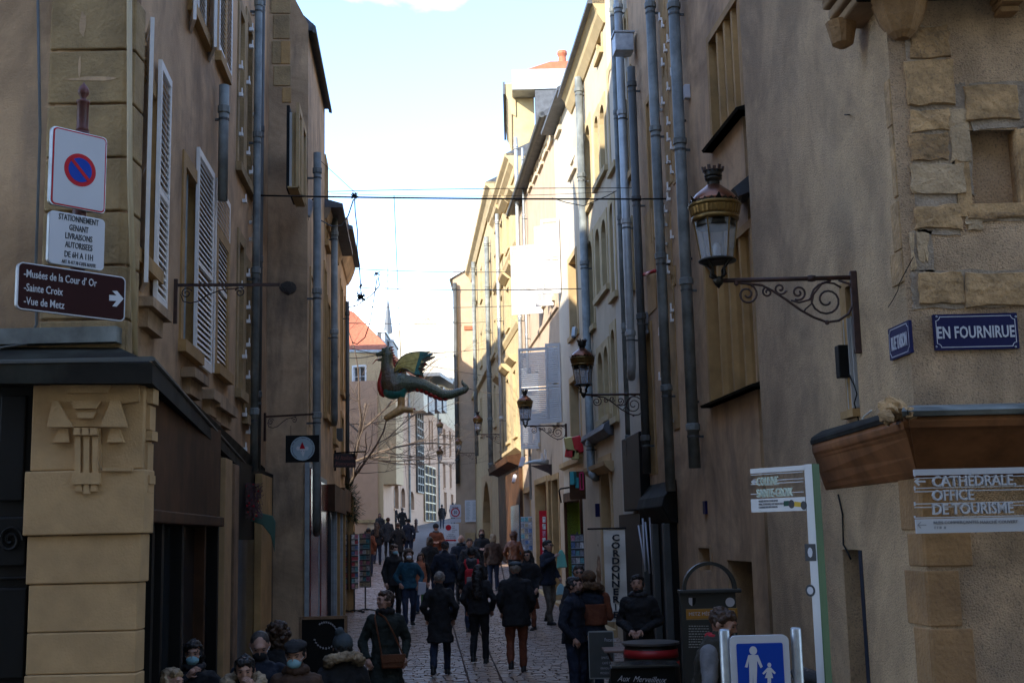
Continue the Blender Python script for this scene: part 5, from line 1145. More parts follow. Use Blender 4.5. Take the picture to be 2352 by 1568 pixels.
# ================================================================ PEDESTRIAN SIGN
PS = facing(1748, 7.2, 1500, 1)
for i, (px, yt) in enumerate(((1663, 1443), (1827, 1439))):
    p = onY(px, yt, 7.24); o = build('steel_post', MB().lathe([(.031, 0), (.031, p.z-zg(7.2)-.012), (.027, p.z-zg(7.2)-.004), (.012, p.z-zg(7.2))], 18), 'steel', None, at(p.x, p.y, zg(7.2)), smooth=True); tag(o, ('galvanised post on the left of the blue pedestrian sign', 'galvanised post on the right of the blue pedestrian sign')[i], 'post', 'galvanised sign posts')
t = sign_thing('pedestrian_sign', 'blue sign with a white adult and child, between two galvanised posts', 'road sign', PS)
plate(t, PS, 1679, 1815, 1458, 1610, -.03, 0, 'plate', .035, 'plate'); plate(t, PS, 1694, 1801, 1476, 1600, 0, .002, 'blue', .01, 'blue_field')
u, z = PS.uz(1730, 1493, .003); mb = MB(); mb.prism(disc(u, z, .022, .024), .002, .004, 'y'); build('adult', mb, 'plate', t)
decal(t, PS, [(1719, 1503), (1741, 1503), (1752, 1530), (1747, 1533), (1739, 1516), (1739, 1536), (1737, 1600), (1731, 1600), (1730, 1542), (1728, 1600), (1722, 1600), (1721, 1536), (1720, 1516), (1717, 1532), (1711, 1531)], .002, .004, 'plate', 'adult')
u, z = PS.uz(1767, 1526, .003); mb = MB(); mb.prism(disc(u, z, .011, .013), .002, .004, 'y'); build('child', mb, 'plate', t)
decal(t, PS, [(1763, 1532), (1771, 1532), (1782, 1544), (1779, 1547), (1772, 1541), (1776, 1556), (1771, 1556), (1771, 1600), (1768, 1600), (1767, 1556), (1766, 1600), (1763, 1600), (1763, 1556), (1757, 1556), (1762, 1541), (1754, 1548), (1751, 1545)], .002, .004, 'plate', 'child')
# ================================================================ DRAGON
dg_ = mat('dragon_green', (.07, .085, .045), .32, var=.55, scale=30, bump=1.0, bscale=34, dirt=.7, dirtcol=(.10, .03, .02)); dt_ = mat('dragon_teal', (.012, .12, .10), .3, var=.4, scale=8, bump=.4)
dr_ = mat('dragon_red', (.34, .016, .014), .4, var=.4, scale=10, bump=.3); dy_ = mat('dragon_yellow', (.48, .40, .11), .45, var=.3, scale=10, bump=.4); dn_ = mat('dragon_tan', (.50, .30, .11), .4, var=.25, scale=12, bump=.4); do_ = mat('dragon_spikes', (.42, .07, .02), .4, var=.4)
DY = 29.0
def dp(cx_, cy_, d=0): p = onY(790.3+.132*cx_, 771.5+.132*cy_, DY); return Vector((p.x, DY+d, p.z))
dk = (dp(1000, 0)-dp(0, 0)).length/1000
dgn = thing('dragon', 'big painted dragon figure with green scales and yellow wings, hung over the street', 'dragon', at(*dp(900, 1400))); Dm = dgn.matrix_world.inverted() if False else at(*dp(900, 1400)).inverted()
def dl(*a): return Dm @ dp(*a)
def grow2(name, mb, m, parent, vox, sm=3):
    o = build(name, mb, m, parent, smooth=True); r = o.modifiers.new('r', 'REMESH'); r.mode = 'VOXEL'; r.voxel_size = vox; r.use_smooth_shade = True; s_ = o.modifiers.new('s', 'SMOOTH'); s_.iterations = sm; return o
mb = MB(); C_ = lambda a, b, r1, r2, d=0, d2=0: mb.tube([dl(a[0], a[1], d), dl((a[0]+b[0])/2, (a[1]+b[1])/2, (d+d2)/2), dl(b[0], b[1], d2)], [r1*dk, (r1+r2)/2*dk, r2*dk], 12)
chain = [(765, 330, 80), (745, 420, 82), (740, 500, 88), (760, 600, 105), (800, 700, 140), (830, 800, 175), (880, 880, 185), (1000, 830, 165), (1120, 830, 135), (1250, 830, 112), (1400, 870, 100), (1560, 945, 88), (1720, 1025, 80), (1860, 1020, 70), (1990, 975, 60), (2090, 945, 52), (2130, 915, 42), (2115, 870, 34), (2065, 825, 25), (2050, 785, 14), (2068, 752, 4)]
for i in range(len(chain)-1): C_(chain[i], chain[i+1], chain[i][2]*1.14, chain[i+1][2]*1.14); mb.ball(dl(chain[i][0], chain[i][1]), chain[i][2]*dk*1.14, 12, 8)
mb.ball(dl(745, 272), (92*dk, 70*dk, 82*dk), 12, 8); C_((720, 290), (600, 318), 62, 40); mb.ball(dl(590, 330), (42*dk, 34*dk, 34*dk), 10, 8); mb.ball(dl(572, 305), 18*dk, 8, 6)
C_((760, 375), (640, 408), 50, 28); C_((640, 408), (585, 428), 28, 17); mb.ball(dl(685, 225), (40*dk, 46*dk, 22*dk), 10, 6)
for d in (-.05, .05): C_((780, 230), (830, 180), 22, 6, d, d*1.6); C_((740, 215), (770, 165), 18, 5, d, d*1.4)
C_((810, 330), (860, 290), 20, 5, -.08, -.14)
grow2('body', mb, dg_, dgn, .014)
for d in (-.055, .055): m = MB(); m.ball(dl(700, 262, d), 15*dk, 8, 6); build('eye', m, 'brass', dgn, smooth=True)
for k in range(6):
    for (cy0, s_) in ((352, 1), (400, -1)): m = MB(); x = 600+k*24; m.lathe([(8*dk, 0), (.0005, -22*dk*s_)], 5, Matrix.Translation(dl(x, cy0-(6 if s_ < 0 else 0)+(600-x)*.02, -.025))); build('tooth', m, 'whitep', dgn)
m = MB(); m.tube([dl(690, 400), dl(600, 405), dl(550, 420), dl(510, 470), dl(480, 492)], [12*dk, 12*dk, 9*dk, 6*dk, 2*dk], 6); build('tongue', m, dr_, dgn, smooth=True)
bl = [(650, 600, 40), (640, 760, 46), (640, 880, 50), (665, 1000, 50)]
m = MB(); m.tube([dl(x, y) for x, y in ((690, 440), (675, 520), (665, 600), (655, 680), (640, 760), (632, 850), (640, 930), (665, 1010), (700, 1060))], [20*dk, 26*dk, 34*dk, 42*dk, 52*dk, 60*dk, 60*dk, 50*dk, 20*dk], 10); build('breast', m, dr_, dgn, smooth=True)
for i, (x, y, r) in enumerate(((1120, 925, 80), (1200, 905, 80), (1280, 915, 78), (1360, 935, 76), (1440, 975, 70), (1520, 1020, 66), (1600, 1060, 60), (1680, 1090, 52), (1760, 1095, 48), (1840, 1070, 44), (1920, 1040, 40), (2000, 1010, 36), (2080, 985, 30))):
    m = MB(); m.ball(dl(x, y-8), (62*dk, r*1.2*dk, r*.88*dk), 14, 8); build('belly_plate', m, dr_, dgn, smooth=True)
for k in range(24):
    t = k/23; x = 1310+(2010-1310)*t; 
    ys_ = [(1310, 705), (1400, 765), (1500, 815), (1600, 880), (1700, 935), (1800, 940), (1900, 935), (2010, 905)]
    for a_, b_ in zip(ys_, ys_[1:]):
        if a_[0] <= x <= b_[0]: y = a_[1]+(b_[1]-a_[1])*(x-a_[0])/(b_[0]-a_[0])
    m = MB(); hh = 44-18*t; m.prism([(q.x, q.z) for q in (dl(x-20, y+18), dl(x+20, y+22), dl(x+14, y-hh+10))], dl(0, 0, -.012).y, dl(0, 0, .012).y); build('spike', m, do_, dgn)
for k in range(9): t = k/8; x, y = 835+55*t, 200+370*t; m = MB(); m.prism([(q.x, q.z) for q in (dl(x-18, y-22), dl(x-8, y+24), dl(x+32, y-12))], dl(0, 0, -.012).y, dl(0, 0, .012).y); build('spike', m, dr_, dgn)
mb = MB(); mb.ball(dl(870, 985, -.10), (185*dk, 110*dk, 125*dk), 16, 10); mb.ball(dl(1020, 930, -.10), (95*dk, 80*dk, 100*dk), 12, 8); C_((1030, 950), (1005, 1080), 75, 52, -.1, -.08); grow2('thigh', mb, dt_, dgn, .018)
mb = MB(); mb.ball(dl(870, 985, .10), (165*dk, 100*dk, 110*dk), 14, 8); grow2('far_thigh', mb, dt_, dgn, .02)
for d in (-.08, .1):
    mb = MB(); C_((1000, 1060), (995, 1240), 56, 62, d, d); C_((980, 1290), (760, 1420), 70, 48, d-.03, d-.06); C_((1000, 1290), (860, 1350), 60, 46, d+.03, d+.06); C_((1010, 1270), (1200, 1290), 58, 42, d, d); mb.ball(dl(990, 1270, d), 78*dk, 12, 8); mb.ball(dl(745, 1430, d-.06), 46*dk, 10, 7); grow2('foot', mb, dn_, dgn, .016)
    for q in ((735, 1440, d-.09), (745, 1460, d-.02), (1225, 1270, d)): m = MB(); m.ball(dl(*q), 16*dk, 7, 5); build('claw', m, dr_, dgn)
for k in range(5): m = MB(); m.lathe([(58*dk, -3*dk), (66*dk, 0), (58*dk, 3*dk)], 14, Matrix.Translation(dl(998, 1080+k*34, -.08))); build('leg_ring', m, dn_, dgn)
wpts = [(890, 650), (900, 560), (950, 460), (1010, 385), (1090, 335), (1180, 308), (1330, 292), (1440, 300), (1500, 288), (1425, 335), (1370, 350), (1540, 338), (1440, 385), (1360, 420), (1370, 450), (1405, 468), (1345, 495), (1320, 535), (1362, 545), (1300, 575), (1290, 610), (1335, 612), (1290, 650), (1345, 690), (1260, 690), (1180, 650), (1100, 590), (1000, 575), (940, 620)]
for nm, d, dz in (('wing', -.16, 0), ('far_wing', .16, 40)):
    mb = MB(); pl_ = [dl(x+dz, y+(10 if dz else 0), 0) for x, y in wpts]; yy = dl(0, 0, d).y; mb.prism([(p.x, p.z) for p in pl_], yy-.012, yy+.012, 'y'); w_ = build(nm, mb, dy_ if not dz else dr_, dgn)
    m = MB(); m.tube([(p.x, yy, p.z) for p in pl_+[pl_[0]]], .017, 6); build('wing_rim', m, dg_, w_, smooth=True)
    for a_ in ([(890, 640), (960, 500), (1120, 450), (1300, 410)], [(900, 620), (1000, 520), (1130, 500), (1280, 490)], [(960, 590), (1080, 530), (1180, 560), (1260, 660)], [(980, 560), (1100, 540), (1200, 600), (1290, 640)]):
        m = MB(); m.tube([(dl(x+dz, y).x, yy-.014, dl(x+dz, y).z) for x, y in a_], [.013, .012, .010, .005], 6); build('wing_rib', m, dy_, w_, smooth=True)
    m = MB(); m.prism([(p.x, p.z) for p in (dl(x+dz, y) for x, y in ((1330, 295), (1500, 288), (1425, 335), (1370, 350), (1540, 338), (1440, 385), (1360, 420), (1345, 495), (1300, 575), (1345, 690), (1230, 680), (1260, 560), (1290, 450), (1320, 360)))], yy-.02, yy-.013, 'y'); build('wing_fringe', m, dt_ if not dz else dg_, w_)
# ================================================================ CABLES AND LIGHT STRINGS
def seg(a, b, n=14, sag=0): a, b = Vector(a), Vector(b); return [a.lerp(b, i/n)-Vector((0, 0, sag*4*(i/n)*(1-i/n))) for i in range(n+1)]
A0, A1 = onw(L1, 594, 449, .1), onw(R3, 1530, 457, .1)
wire('span_cable', 'thicker twisted cable spanning the street over the dragon', seg(A0, A1, 14, .02), .013)
wire('span_cable', 'thin upper steel wire spanning the street', seg(onw(L3, 753, 440, .05), onw(R4, 1462, 432, .05), 10, -.02), .007)
wire('span_cable', 'thin wire just under the upper steel wire', seg(onw(L3, 760, 444, .05), onw(R5, 1410, 440, .05), 10, .08), .005)
def mid(px, py, Y): return onY(px, py, Y)
wire('stay_wire', 'slack wire from the high right anchor curving down to the span cable', [onw(R3, 1536, 372, .05), mid(1490, 398, 21), mid(1440, 425, 22), mid(1395, 450, 22), mid(1340, 473, 22), mid(1300, 465, 22), mid(1268, 455, 22)], .008)
wire('stay_wire', 'slack wire from the left downpipe down to the span cable', [onw(L1, 588, 366, .1), mid(598, 398, 19), mid(630, 430, 19.5), mid(670, 448, 20), mid(700, 453, 20)], .008)
wire('stay_wire', 'thin stay running from the left roofline down to the knot of cables', [onw(L3, 728, 362, .1), mid(775, 405, 22), mid(815, 442, 21.5)], .005)
for (a, b, w1, w2, l) in (((803, 617), (1190, 624), L4, R9, 'highest of the thin wires beyond the dragon'), ((806, 660), (1335, 663), L4, R6, 'second thin wire beyond the knot of lights'), ((806, 704), (1192, 702), L4, R9, 'third thin wire, just above the red roof'), ((800, 742), (1120, 739), L4, R10, 'lowest thin wire, crossing the red roof'), ((806, 800), (1120, 864), L4, R10, 'faint wire sloping down to the end gable')):
    wire('span_wire', l, seg(onw(w1, *a, .05), onw(w2, *b, .05), 8, .05), .011, 'zincd', 'wire', 'thin wires across the street')
wire('light_string', 'dangling string of dark lights from the knot down to the second wire', [mid(x, y, 21.3) for x, y in ((814, 452), (816, 490), (821, 530), (820, 570), (826, 620), (829, 672))], .011, 'zincd', 'light string')
wire('light_string', 'swag of cable curling from the white floodlight to the knot', [mid(x, y, 20.5) for x, y in ((716, 482), (735, 505), (762, 520), (785, 518), (800, 495), (812, 458))], .012, 'zincd', 'light string')
wire('light_string', 'long looping string hanging down over the red roof', [mid(x, y, 24) for x, y in ((866, 640), (858, 690), (850, 740), (838, 775), (820, 790), (808, 785))], .011, 'zincd', 'light string')
wire('light_string', 'small loop of cable left of the hanging knot of lights', [mid(x, y, 24) for x, y in ((868, 635), (872, 655), (862, 668), (850, 680), (835, 690), (822, 700), (800, 706))], .011, 'zincd', 'light string')
def knot(px, py, Y, r, n, label, m='black'):
    mb = MB(); c = onY(px, py, Y)
    for _ in range(n): a = [random.uniform(-r, r) for _ in range(6)]; mb.tube([(a[0], a[1]*.5, a[2]), (a[3]*.4, a[4]*.4, a[5]*.4), (-a[0]*.8, a[1]*.3, a[4])], .010, 4)
    o = build('cable_knot', mb, m, None, at(*c)); tag(o, label, 'light string', 'knots of lights on the wires')
knot(814, 450, 21.3, .07, 16, 'dark knot of cables on the span cable above the red roof'); knot(828, 682, 24, .11, 22, 'knot of lights hanging above the dragon head'); knot(865, 628, 24, .07, 8, 'pale tangle of lights above the spire', 'zincl'); knot(829, 655, 24, .04, 6, 'tiny knot on the dangling light string')
def floodl(px, py, Y, label, m, rz=0, s=1.0):
    t = thing('floodlight', label, 'floodlight', Matrix.Translation(onY(px, py, Y)) @ Matrix.Rotation(R(rz), 4, 'Z') @ Matrix.Rotation(R(14), 4, 'Y') @ Matrix.Scale(s, 4)); mb = MB(); mb.prism([(-.07, -.16), (.07, -.12), (.09, .12), (.0, .17), (-.06, .12)], -.06, .06, 'y'); build('housing', mb, m, t, bevel=.015)
    mb = MB(); mb.box(-.05, .05, -.05, .05, -.19, -.15); build('lens', mb, 'glass', t); mb = MB(); mb.tube([(0, 0, .12), (.05, .06, .22), (.10, .12, .24)], .012, 5); build('yoke', mb, 'black', t)
floodl(707, 480, 19.4, 'white boxy floodlight hanging from the cable against the blank wall', 'plate')
floodl(1319, 762, 28, 'small grey floodlight above the second lantern', 'zincl', 60, .8); floodl(1181, 1098, 42, 'white lamp under the brown shop cornice', 'plate', 0, .9); floodl(1199, 1060, 40, 'white lamp on the corner of the pink house', 'plate', 0, 1.1)
for (wl, px, py, w, h, d, m, l, nm, ct) in ((R3, 1477, 742, .13, .36, .16, 'plate', 'white ribbed wall box beside the dark downpipe', 'wall_box', 'wall box'), (R2, 1578, 212, .10, .2, .08, 'plate', 'white junction box at the top of the thin conduit', 'junction_box', 'junction box'), (R5, 1373, 1171, .06, .28, .10, 'navy', 'blue projecting plate with a white N beside the arched doorway', 'street_plate', 'street sign'), (R3, 1508, 1345, .25, .28, .03, 'zincd', 'grey intercom panel left of the barrel', 'intercom', 'intercom'), (R11, 1080, 1243, .55, 1.0, .2, 'ochre2', 'beige meter cabinet at the foot of the end gable', 'meter_cabinet', 'cabinet'), (L3, 780, 998, .16, .28, .14, 'zincd', 'dark wall box above the restaurant sign', 'wall_box', 'wall box')):
    u, z = wl.uz(px, py, d/2); o = build(nm, MB().box(-w/2, w/2, 0, d, -h/2, h/2), m, None, wl.M @ Matrix.Translation((u, .004, z)), bevel=.01); tag(o, l, ct)
# ================================================================ HANGING AND STANDING SIGNS
BW = facing(1413, 19.6, 1300, -6)
t = sign_thing('banner', 'white vertical banner reading CORDONNERIE', 'banner', BW)
a, b, c, e = BW.rect(1389, 1439, 1214, 1427, 0); mb = MB(); n = 16
vs = [((a if j == 0 else b), .012*math.sin(i*1.1)+(.0 if j == 0 else .008), c+(e-c)*i/n) for i in range(n+1) for j in (0, 1)]; mb.add(vs+[(x, y-.006, z) for x, y, z in vs], [(2*i, 2*i+1, 2*i+3, 2*i+2) for i in range(n)]+[(2*(n+1)+2*i, 2*(n+1)+2*i+2, 2*(n+1)+2*i+3, 2*(n+1)+2*i+1) for i in range(n)]+[(2*i, 2*i+2, 2*(n+1)+2*i+2, 2*(n+1)+2*i) for i in range(n)]+[(2*i+1, 2*(n+1)+2*i+1, 2*(n+1)+2*i+3, 2*i+3) for i in range(n)])
build('cloth', mb, mat('banner_cloth', (.72, .66, .57), .8, var=.06), t)
mb = MB(); mb.tube([(a-.02, 0, e+.01), (b+.25, 0, e+.01)], .014, 8); build('rod', mb, 'black', t)
for i, ch in enumerate('CORDONNERIE'): txt(t, BW, 1414.5, 1241+17.7*i+(0), 14, ch, 'ink', 1.25 if ch != 'I' else .9, .035, 'CENTER', .024)
HS = facing(742, 14.6, 1460, 3)
t = sign_thing('chalkboard', 'chalkboard in a wooden frame with a white leaf wreath, left of the dark green coat', 'chalkboard', HS)
plate(t, HS, 686, 798, 1414, 1640, -.03, 0, 'black', .002, 'board'); a, b, c, e = HS.rect(686, 798, 1414, 1640, 0)
for q in ((a, b, e-.035, e), (a, a+.035, c, e-.036), (b-.035, b, c, e-.036)): mb = MB(); mb.box(q[0], q[1], -.02, .02, q[2], q[3]); build('frame_rail', mb, 'brown', t)
for (w0_, w1_, cxp, cyp, rr_, sgn) in ((20, 120, 748, 1458, 30, 1), (200, 330, 748, 1458, 30, 1)):
    for k in range(10):
        an = R(w0_+(w1_-w0_)*k/9); x, y = cxp+rr_*.9*math.cos(an), cyp-rr_*math.sin(an); u, z = HS.uz(x, y, .003)
        for s_ in (-1, 1): mb = MB(); mb.prism([(u+.011*math.cos(an+s_*.6+q_)*(.6 if i_ % 2 else 1.6), z+.011*math.sin(an+s_*.6+q_)*(.5 if i_ % 2 else 1.5)) for i_, q_ in enumerate((0, 1.57, 3.14, 4.71))], .001, .004, 'y'); build('chalk_leaf', mb, 'plate', t)
def aboard(label, x0, x1, y0, y1, Y, m, tm, lines, yaw=0, legs=True, frame=None):
    W = facing((x0+x1)/2, Y, (y0+y1)/2, yaw); t = sign_thing('pavement_sign', label, 'pavement sign', W); plate(t, W, x0, x1, y0, y1, -.02, 0, frame or m, .02, 'board'); plate(t, W, x0+2, x1-2, y0+3, y1-3, 0, .004, m, .01, 'face')
    a, b, c, e = W.rect(x0, x1, y0, y1, 0); g0 = zg(Y)
    if legs:
        for x in (a+.05, b-.05): mb = MB(); mb.tube([(x, -.02, c+.05), (x, .0, g0)], .015, 5); mb.tube([(x, -.03, e-.1), (x, -.45, g0)], .015, 5); build('leg', mb, 'zincd', t)
    for (px, py, h, s_, al, sx) in lines: txt(t, W, px, py, h, s_, tm, sx, .0, al, .006)
    return t, W
t, W = aboard('white pavement sign with a red roundel and red arrow by the rust-brown jacket', 1020, 1054, 1202, 1246, 55, 'whitep', 'ink', [(1038, 1209, 2.6, 'ATE', 'LEFT', 1), (1038, 1213.5, 2.6, 'LIER', 'LEFT', 1), (1038, 1218, 2.6, 'GRAND-', 'LEFT', .9), (1038, 1222, 2.6, 'RUE', 'LEFT', 1), (1036, 1228, 2.4, 'ATELIER', 'CENTER', 1), (1036, 1232, 2.4, 'DE PEINTURE', 'CENTER', 1), (1036, 1236, 2.4, 'À LA RENTRÉE', 'CENTER', 1)])
u, z = W.uz(1030, 1211, .005); mb = MB(); mb.prism(disc(u, z, .13, .13, 20), .004, .01, 'y'); build('roundel', mb, 'red', t); decal(t, W, [(1023, 1238.5), (1044, 1238.5), (1044, 1237), (1049, 1240.3), (1044, 1243.6), (1044, 1242), (1023, 1242)], .004, .01, 'red', 'arrow')
t, W = aboard('grey-blue chalk menu board behind the parka wearer', 1352, 1411, 1448, 1558, 16.6, 'zincd', 'plate', [(1402, 1472, 8, 'Focaccia', 'CENTER', .7), (1400, 1488, 5, 'menu', 'CENTER', .8), (1392, 1512, 5, 'SPRITZ 6', 'CENTER', .8), (1392, 1524, 5, 'CAFÉ 2', 'CENTER', .8), (1392, 1536, 5, 'VIN ROUGE', 'CENTER', .7), (1392, 1547, 5, 'PROSECCO', 'CENTER', .7)], frame='zincl')
t, W = aboard('dark pavement board leaning beside the long black coat', 1126, 1146, 1252, 1296, 37, 'black', 'plate', [], yaw=-30)
W = facing(1046, 66, 1185, 0); t = sign_thing('speed_limit_sign', 'white ZONE 30 sign with red ring at the corner of the end gable', 'road sign', W); t.location.y += 0
plate(t, W, 1033, 1059, 1158, 1188, -.05, 0, 'plate', .08, 'plate'); plate(t, W, 1033, 1059, 1190, 1199, -.05, 0, 'plate', .05, 'lower_plate'); u, z = W.uz(1046, 1176, .01); 
for r_, m_ in ((.24, 'red'), (.18, 'plate')): mb = MB(); mb.prism(disc(u, z, r_, r_), .0, .01 if m_ == 'red' else .014, 'y'); build('ring', mb, m_, t)
txt(t, W, 1046, 1167, 3.6, 'ZONE', 'ink', 1, .02, 'CENTER', .01); txt(t, W, 1046, 1179, 6.5, '30', 'ink', .9, .02, 'CENTER', .018); mb = MB(); mb.tube([(u, -.08, zg(66)), (u, -.08, z+.5)], .04, 8); build('pole', mb, 'steel', t)
# ---- information totem
TW_ = facing(1636, 12.2, 1450, 2)
t = sign_thing('information_totem', 'dark grey information totem with a hoop and an ochre band reading METZ MÉDIÉVALE', 'information totem', TW_)
tg_ = mat('totem_grey', (.028, .030, .028), .5, var=.1)
plate(t, TW_, 1572, 1700, 1360, 1800, -.10, 0, tg_, .01, 'panel'); a, b, c, e = TW_.rect(1572, 1700, 1360, 1560, 0); cx_ = (a+b)/2
mb = MB(); mb.box(a-.03, b+.03, -.14, .04, e-.005, e+.03); build('ledge', mb, tg_, t, bevel=.008)
mb = MB(); pts = [(cx_+(b-a)*.49*math.cos(R(q)), (b-a)*.49*math.sin(R(q))*1.0+e+.03) for q in range(0, 181, 9)]; ins = [(cx_+(b-a)*.43*math.cos(R(q)), (b-a)*.43*math.sin(R(q))*1.0+e+.03) for q in range(180, -1, -9)]
n = len(pts); vs = [(x, y_, z) for y_ in (-.08, .0) for x, z in pts+ins[::-1]]; fs = []
for i in range(n-1): fs += [(i, i+1, n+i+1, n+i), (2*n+i, 3*n+i, 3*n+i+1, 2*n+i+1), (i, 2*n+i, 2*n+i+1, i+1), (n+i, n+i+1, 3*n+i+1, 3*n+i)]
mb.add(vs, fs); build('hoop', mb, tg_, t)
plate(t, TW_, 1576, 1694, 1397, 1419, 0, .004, mat('ochre_band', (.36, .17, .02), .6, var=.05), .002, 'ochre_band')
for y in (1396.5, 1420): plate(t, TW_, 1576, 1694, y, y+1, 0, .005, 'ochre2', .0004, 'band_line')
txt(t, TW_, 1582, 1413, 7.5, 'METZ MÉDIÉVALE', 'plate', 1.0, .0, 'LEFT', .005); plate(t, TW_, 1676, 1688, 1400, 1415, .004, .006, 'ochre2', .001, 'emblem')
decal(t, TW_, [(1582, 1372), (1590, 1372), (1590, 1391), (1584, 1387), (1582, 1382)], 0, .004, 'plate', 'shield'); decal(t, TW_, [(1591, 1372), (1598, 1372), (1598, 1382), (1596, 1387), (1591, 1391)], 0, .004, 'black', 'shield')
u, z = TW_.uz(1677, 1382, .004); mb = MB(); mb.prism(disc(u, z, .045, .045, 24), 0, .004, 'y'); build('round_badge', mb, 'plate', t)
for r_ in range(9):
    mb = MB()
    for x0_, x1_ in ((1582, 1630), (1642, 1690)):
        x = x0_
        while x < x1_-2: w = random.uniform(2, 7); p0 = TW_.uz(x, 1436+r_*6, .003); p1 = TW_.uz(min(x+w, x1_), 1438+r_*6, .003); mb.box(p0[0], p1[0], .0, .002, p0[1], p1[1]); x += w+1.6
    build('text_line', mb, 'zincl', t)
# ---- barrel, box, folding table
def ell_label(o, l, c, g=None): return tag(o, l, c, g)
bp = onY(1494, 1478, 14.6); bx, by, bz = bp.x, 14.6, zg(14.6); bh = bp.z-bz
t = thing('barrel', 'dark barrel table with two red hoops', 'barrel', at(bx, by, bz)); r0_ = .30
def br(z): return r0_*(1+.13*math.sin(math.pi*min(1, z/bh)))
mb = MB(); mb.lathe([(br(bh*i/10), bh*i/10) for i in range(11)]+[(r0_-.03, bh), (r0_-.03, bh-.03)], 32); build('staves', mb, mat('barrel_black', (.035, .032, .03), .5, var=.4, streak=.4, dirtcol=(.01, .01, .01)), t, smooth=True)
mb = MB(); mb.lathe([(r0_+.035, bh+.001), (r0_+.035, bh+.025), (0.01, bh+.028)], 32); build('top', mb, mat('barrel_top', (.10, .09, .085), .3, var=.3), t)
for z0, z1 in ((bh-.14, bh-.05), (bh-.24, bh-.19)): mb = MB(); mb.lathe([(br(z0)+.002, z0), (br(z0)+.008, z0), (br(z1)+.008, z1), (br(z1)+.002, z1)], 32); build('hoop', mb, mat('hoop_red', (.42, .02, .025), .45, var=.15), t, smooth=True)
MW = facing(1478, 12.6, 1545, -2)
t = sign_thing('menu_stand', 'black lidded stand with white script reading Aux Merveilleux', 'menu stand', MW)
plate(t, MW, 1407, 1556, 1532, 1800, -.35, 0, 'black', .006, 'box'); a, b, c, e = MW.rect(1404, 1560, 1526, 1533, 0); mb = MB(); mb.box(a, b, -.4, .03, c, e); build('lid', mb, mat('glossy_lid', (.02, .02, .02), .15), t, bevel=.006)
txt(t, MW, 1418, 1563, 13, 'Aux  Merveilleux', 'plate', .85, -.004, 'LEFT', .003, shear=.5, rot=3)
ftp = onY(1434, 1488, 15.8); t = thing('folding_table', 'small folding table with crossed brown legs behind the barrel', 'table', at(ftp.x, 15.8, zg(15.8))); h_ = ftp.z-zg(15.8)
mb = MB(); mb.box(-.27, .27, -.25, .25, h_-.03, h_); build('tabletop', mb, mat('table_top', (.24, .15, .12), .4), t, bevel=.008)
for s_ in (-1, 1):
    for y_ in (-.2, .2): mb = MB(); mb.tube([(s_*.24, y_+s_*.01, 0), (-s_*.22, y_+s_*.01, h_-.03)], .012, 6); build('leg', mb, 'rust', t)
# ---- postcard racks
cols = [mat('card_'+n_, c_, .5, var=.5, scale=22) for n_, c_ in (('pink', (.45, .16, .22)), ('white', (.55, .53, .52)), ('blue', (.10, .16, .30)), ('grey', (.22, .22, .24)), ('red', (.40, .05, .06)), ('teal', (.12, .30, .32)), ('sand', (.42, .34, .22)))]
def rack(label, W, cells, x0, x1, y0, y1, rows, ncol, base=True, back='zincd', seed=1):
    t = sign_thing('postcard_rack', label, 'postcard rack', W, 'postcard racks'); rc = random.Random(seed); a, b, c, e = W.rect(x0, x1, y0, y1, 0)
    mb = MB(); mb.box(a, b, -.06, -.02, c, e); build('back_panel', mb, back, t)
    for r_ in range(rows):
        z0 = c+(e-c)*r_/rows; z1 = c+(e-c)*(r_+1)/rows
        mb = MB(); mb.tube([(a, .03, z0+.02), (b, .03, z0+.02)], .006, 4); build('wire_shelf', mb, 'zincl', t)
        for q in range(ncol):
            u0 = a+(b-a)*q/ncol; u1 = a+(b-a)*(q+1)/ncol; g_ = (u1-u0)*.06; mb = MB(); mb.box(u0+g_, u1-g_, -.005, .004, z0+.012, z1-(z1-z0)*rc.uniform(.06, .2), Matrix.Rotation(-.04, 4, 'X') if False else None); build('postcard', mb, rc.choice(cells), t)
    if base:
        cx_ = (a+b)/2; Yb = (W.M @ Vector((cx_, 0, 0))).y; g0 = zg(Yb); mb = MB(); mb.tube([(cx_, -.04, g0+.08), (cx_, -.04, e+.05)], .02, 8); build('pole', mb, 'zincd', t)
        for s_ in range(4): an = math.pi/2*s_+.4; mb = MB(); mb.tube([(cx_, -.04, g0+.09), (cx_+.28*math.cos(an), -.04+.28*math.sin(an), g0+.05)], .016, 6); mb.ball((cx_+.28*math.cos(an), -.04+.28*math.sin(an), g0+.03), .03, 8, 6); build('foot', mb, 'black', t)
    return t
rack('turning rack of dark and pink postcards by the orange pier', facing(816, 30.4, 1300, 30), cols, 807, 823, 1226, 1352, 10, 2, seed=2)
rack('right-hand face of the postcards by the orange pier, pale pink cards', facing(838, 30.6, 1300, -25), cols[:2]+cols[3:4]+cols[5:], 825, 849, 1224, 1348, 10, 3, base=True, seed=3)
rack('tall white rack of postcards hung beside the maroon shopfront', facing(1209, 37.5, 1240, -8), cols[1:4]+cols[5:], 1197, 1223, 1186, 1290, 8, 3, base=False, back='plate', seed=4)
rack('spinner of blue and lilac cards in front of the lime green shop', facing(1326, 28.0, 1270, -5), [cols[2], cols[3], cols[0], cols[5], cols[1]], 1312, 1342, 1226, 1330, 6, 3, seed=5)
rc_ = facing(1249, 36, 1230, -10); t = sign_thing('display_stand', 'bright red display stand with a column of white cards', 'display stand', rc_); plate(t, rc_, 1240, 1260, 1172, 1330, -.3, 0, 'red', .004, 'cabinet')
for k in range(6): plate(t, rc_, 1246, 1253, 1186+k*16, 1199+k*16, 0, .02, cols[1] if k % 3 != 2 else cols[0], .002, 'card')
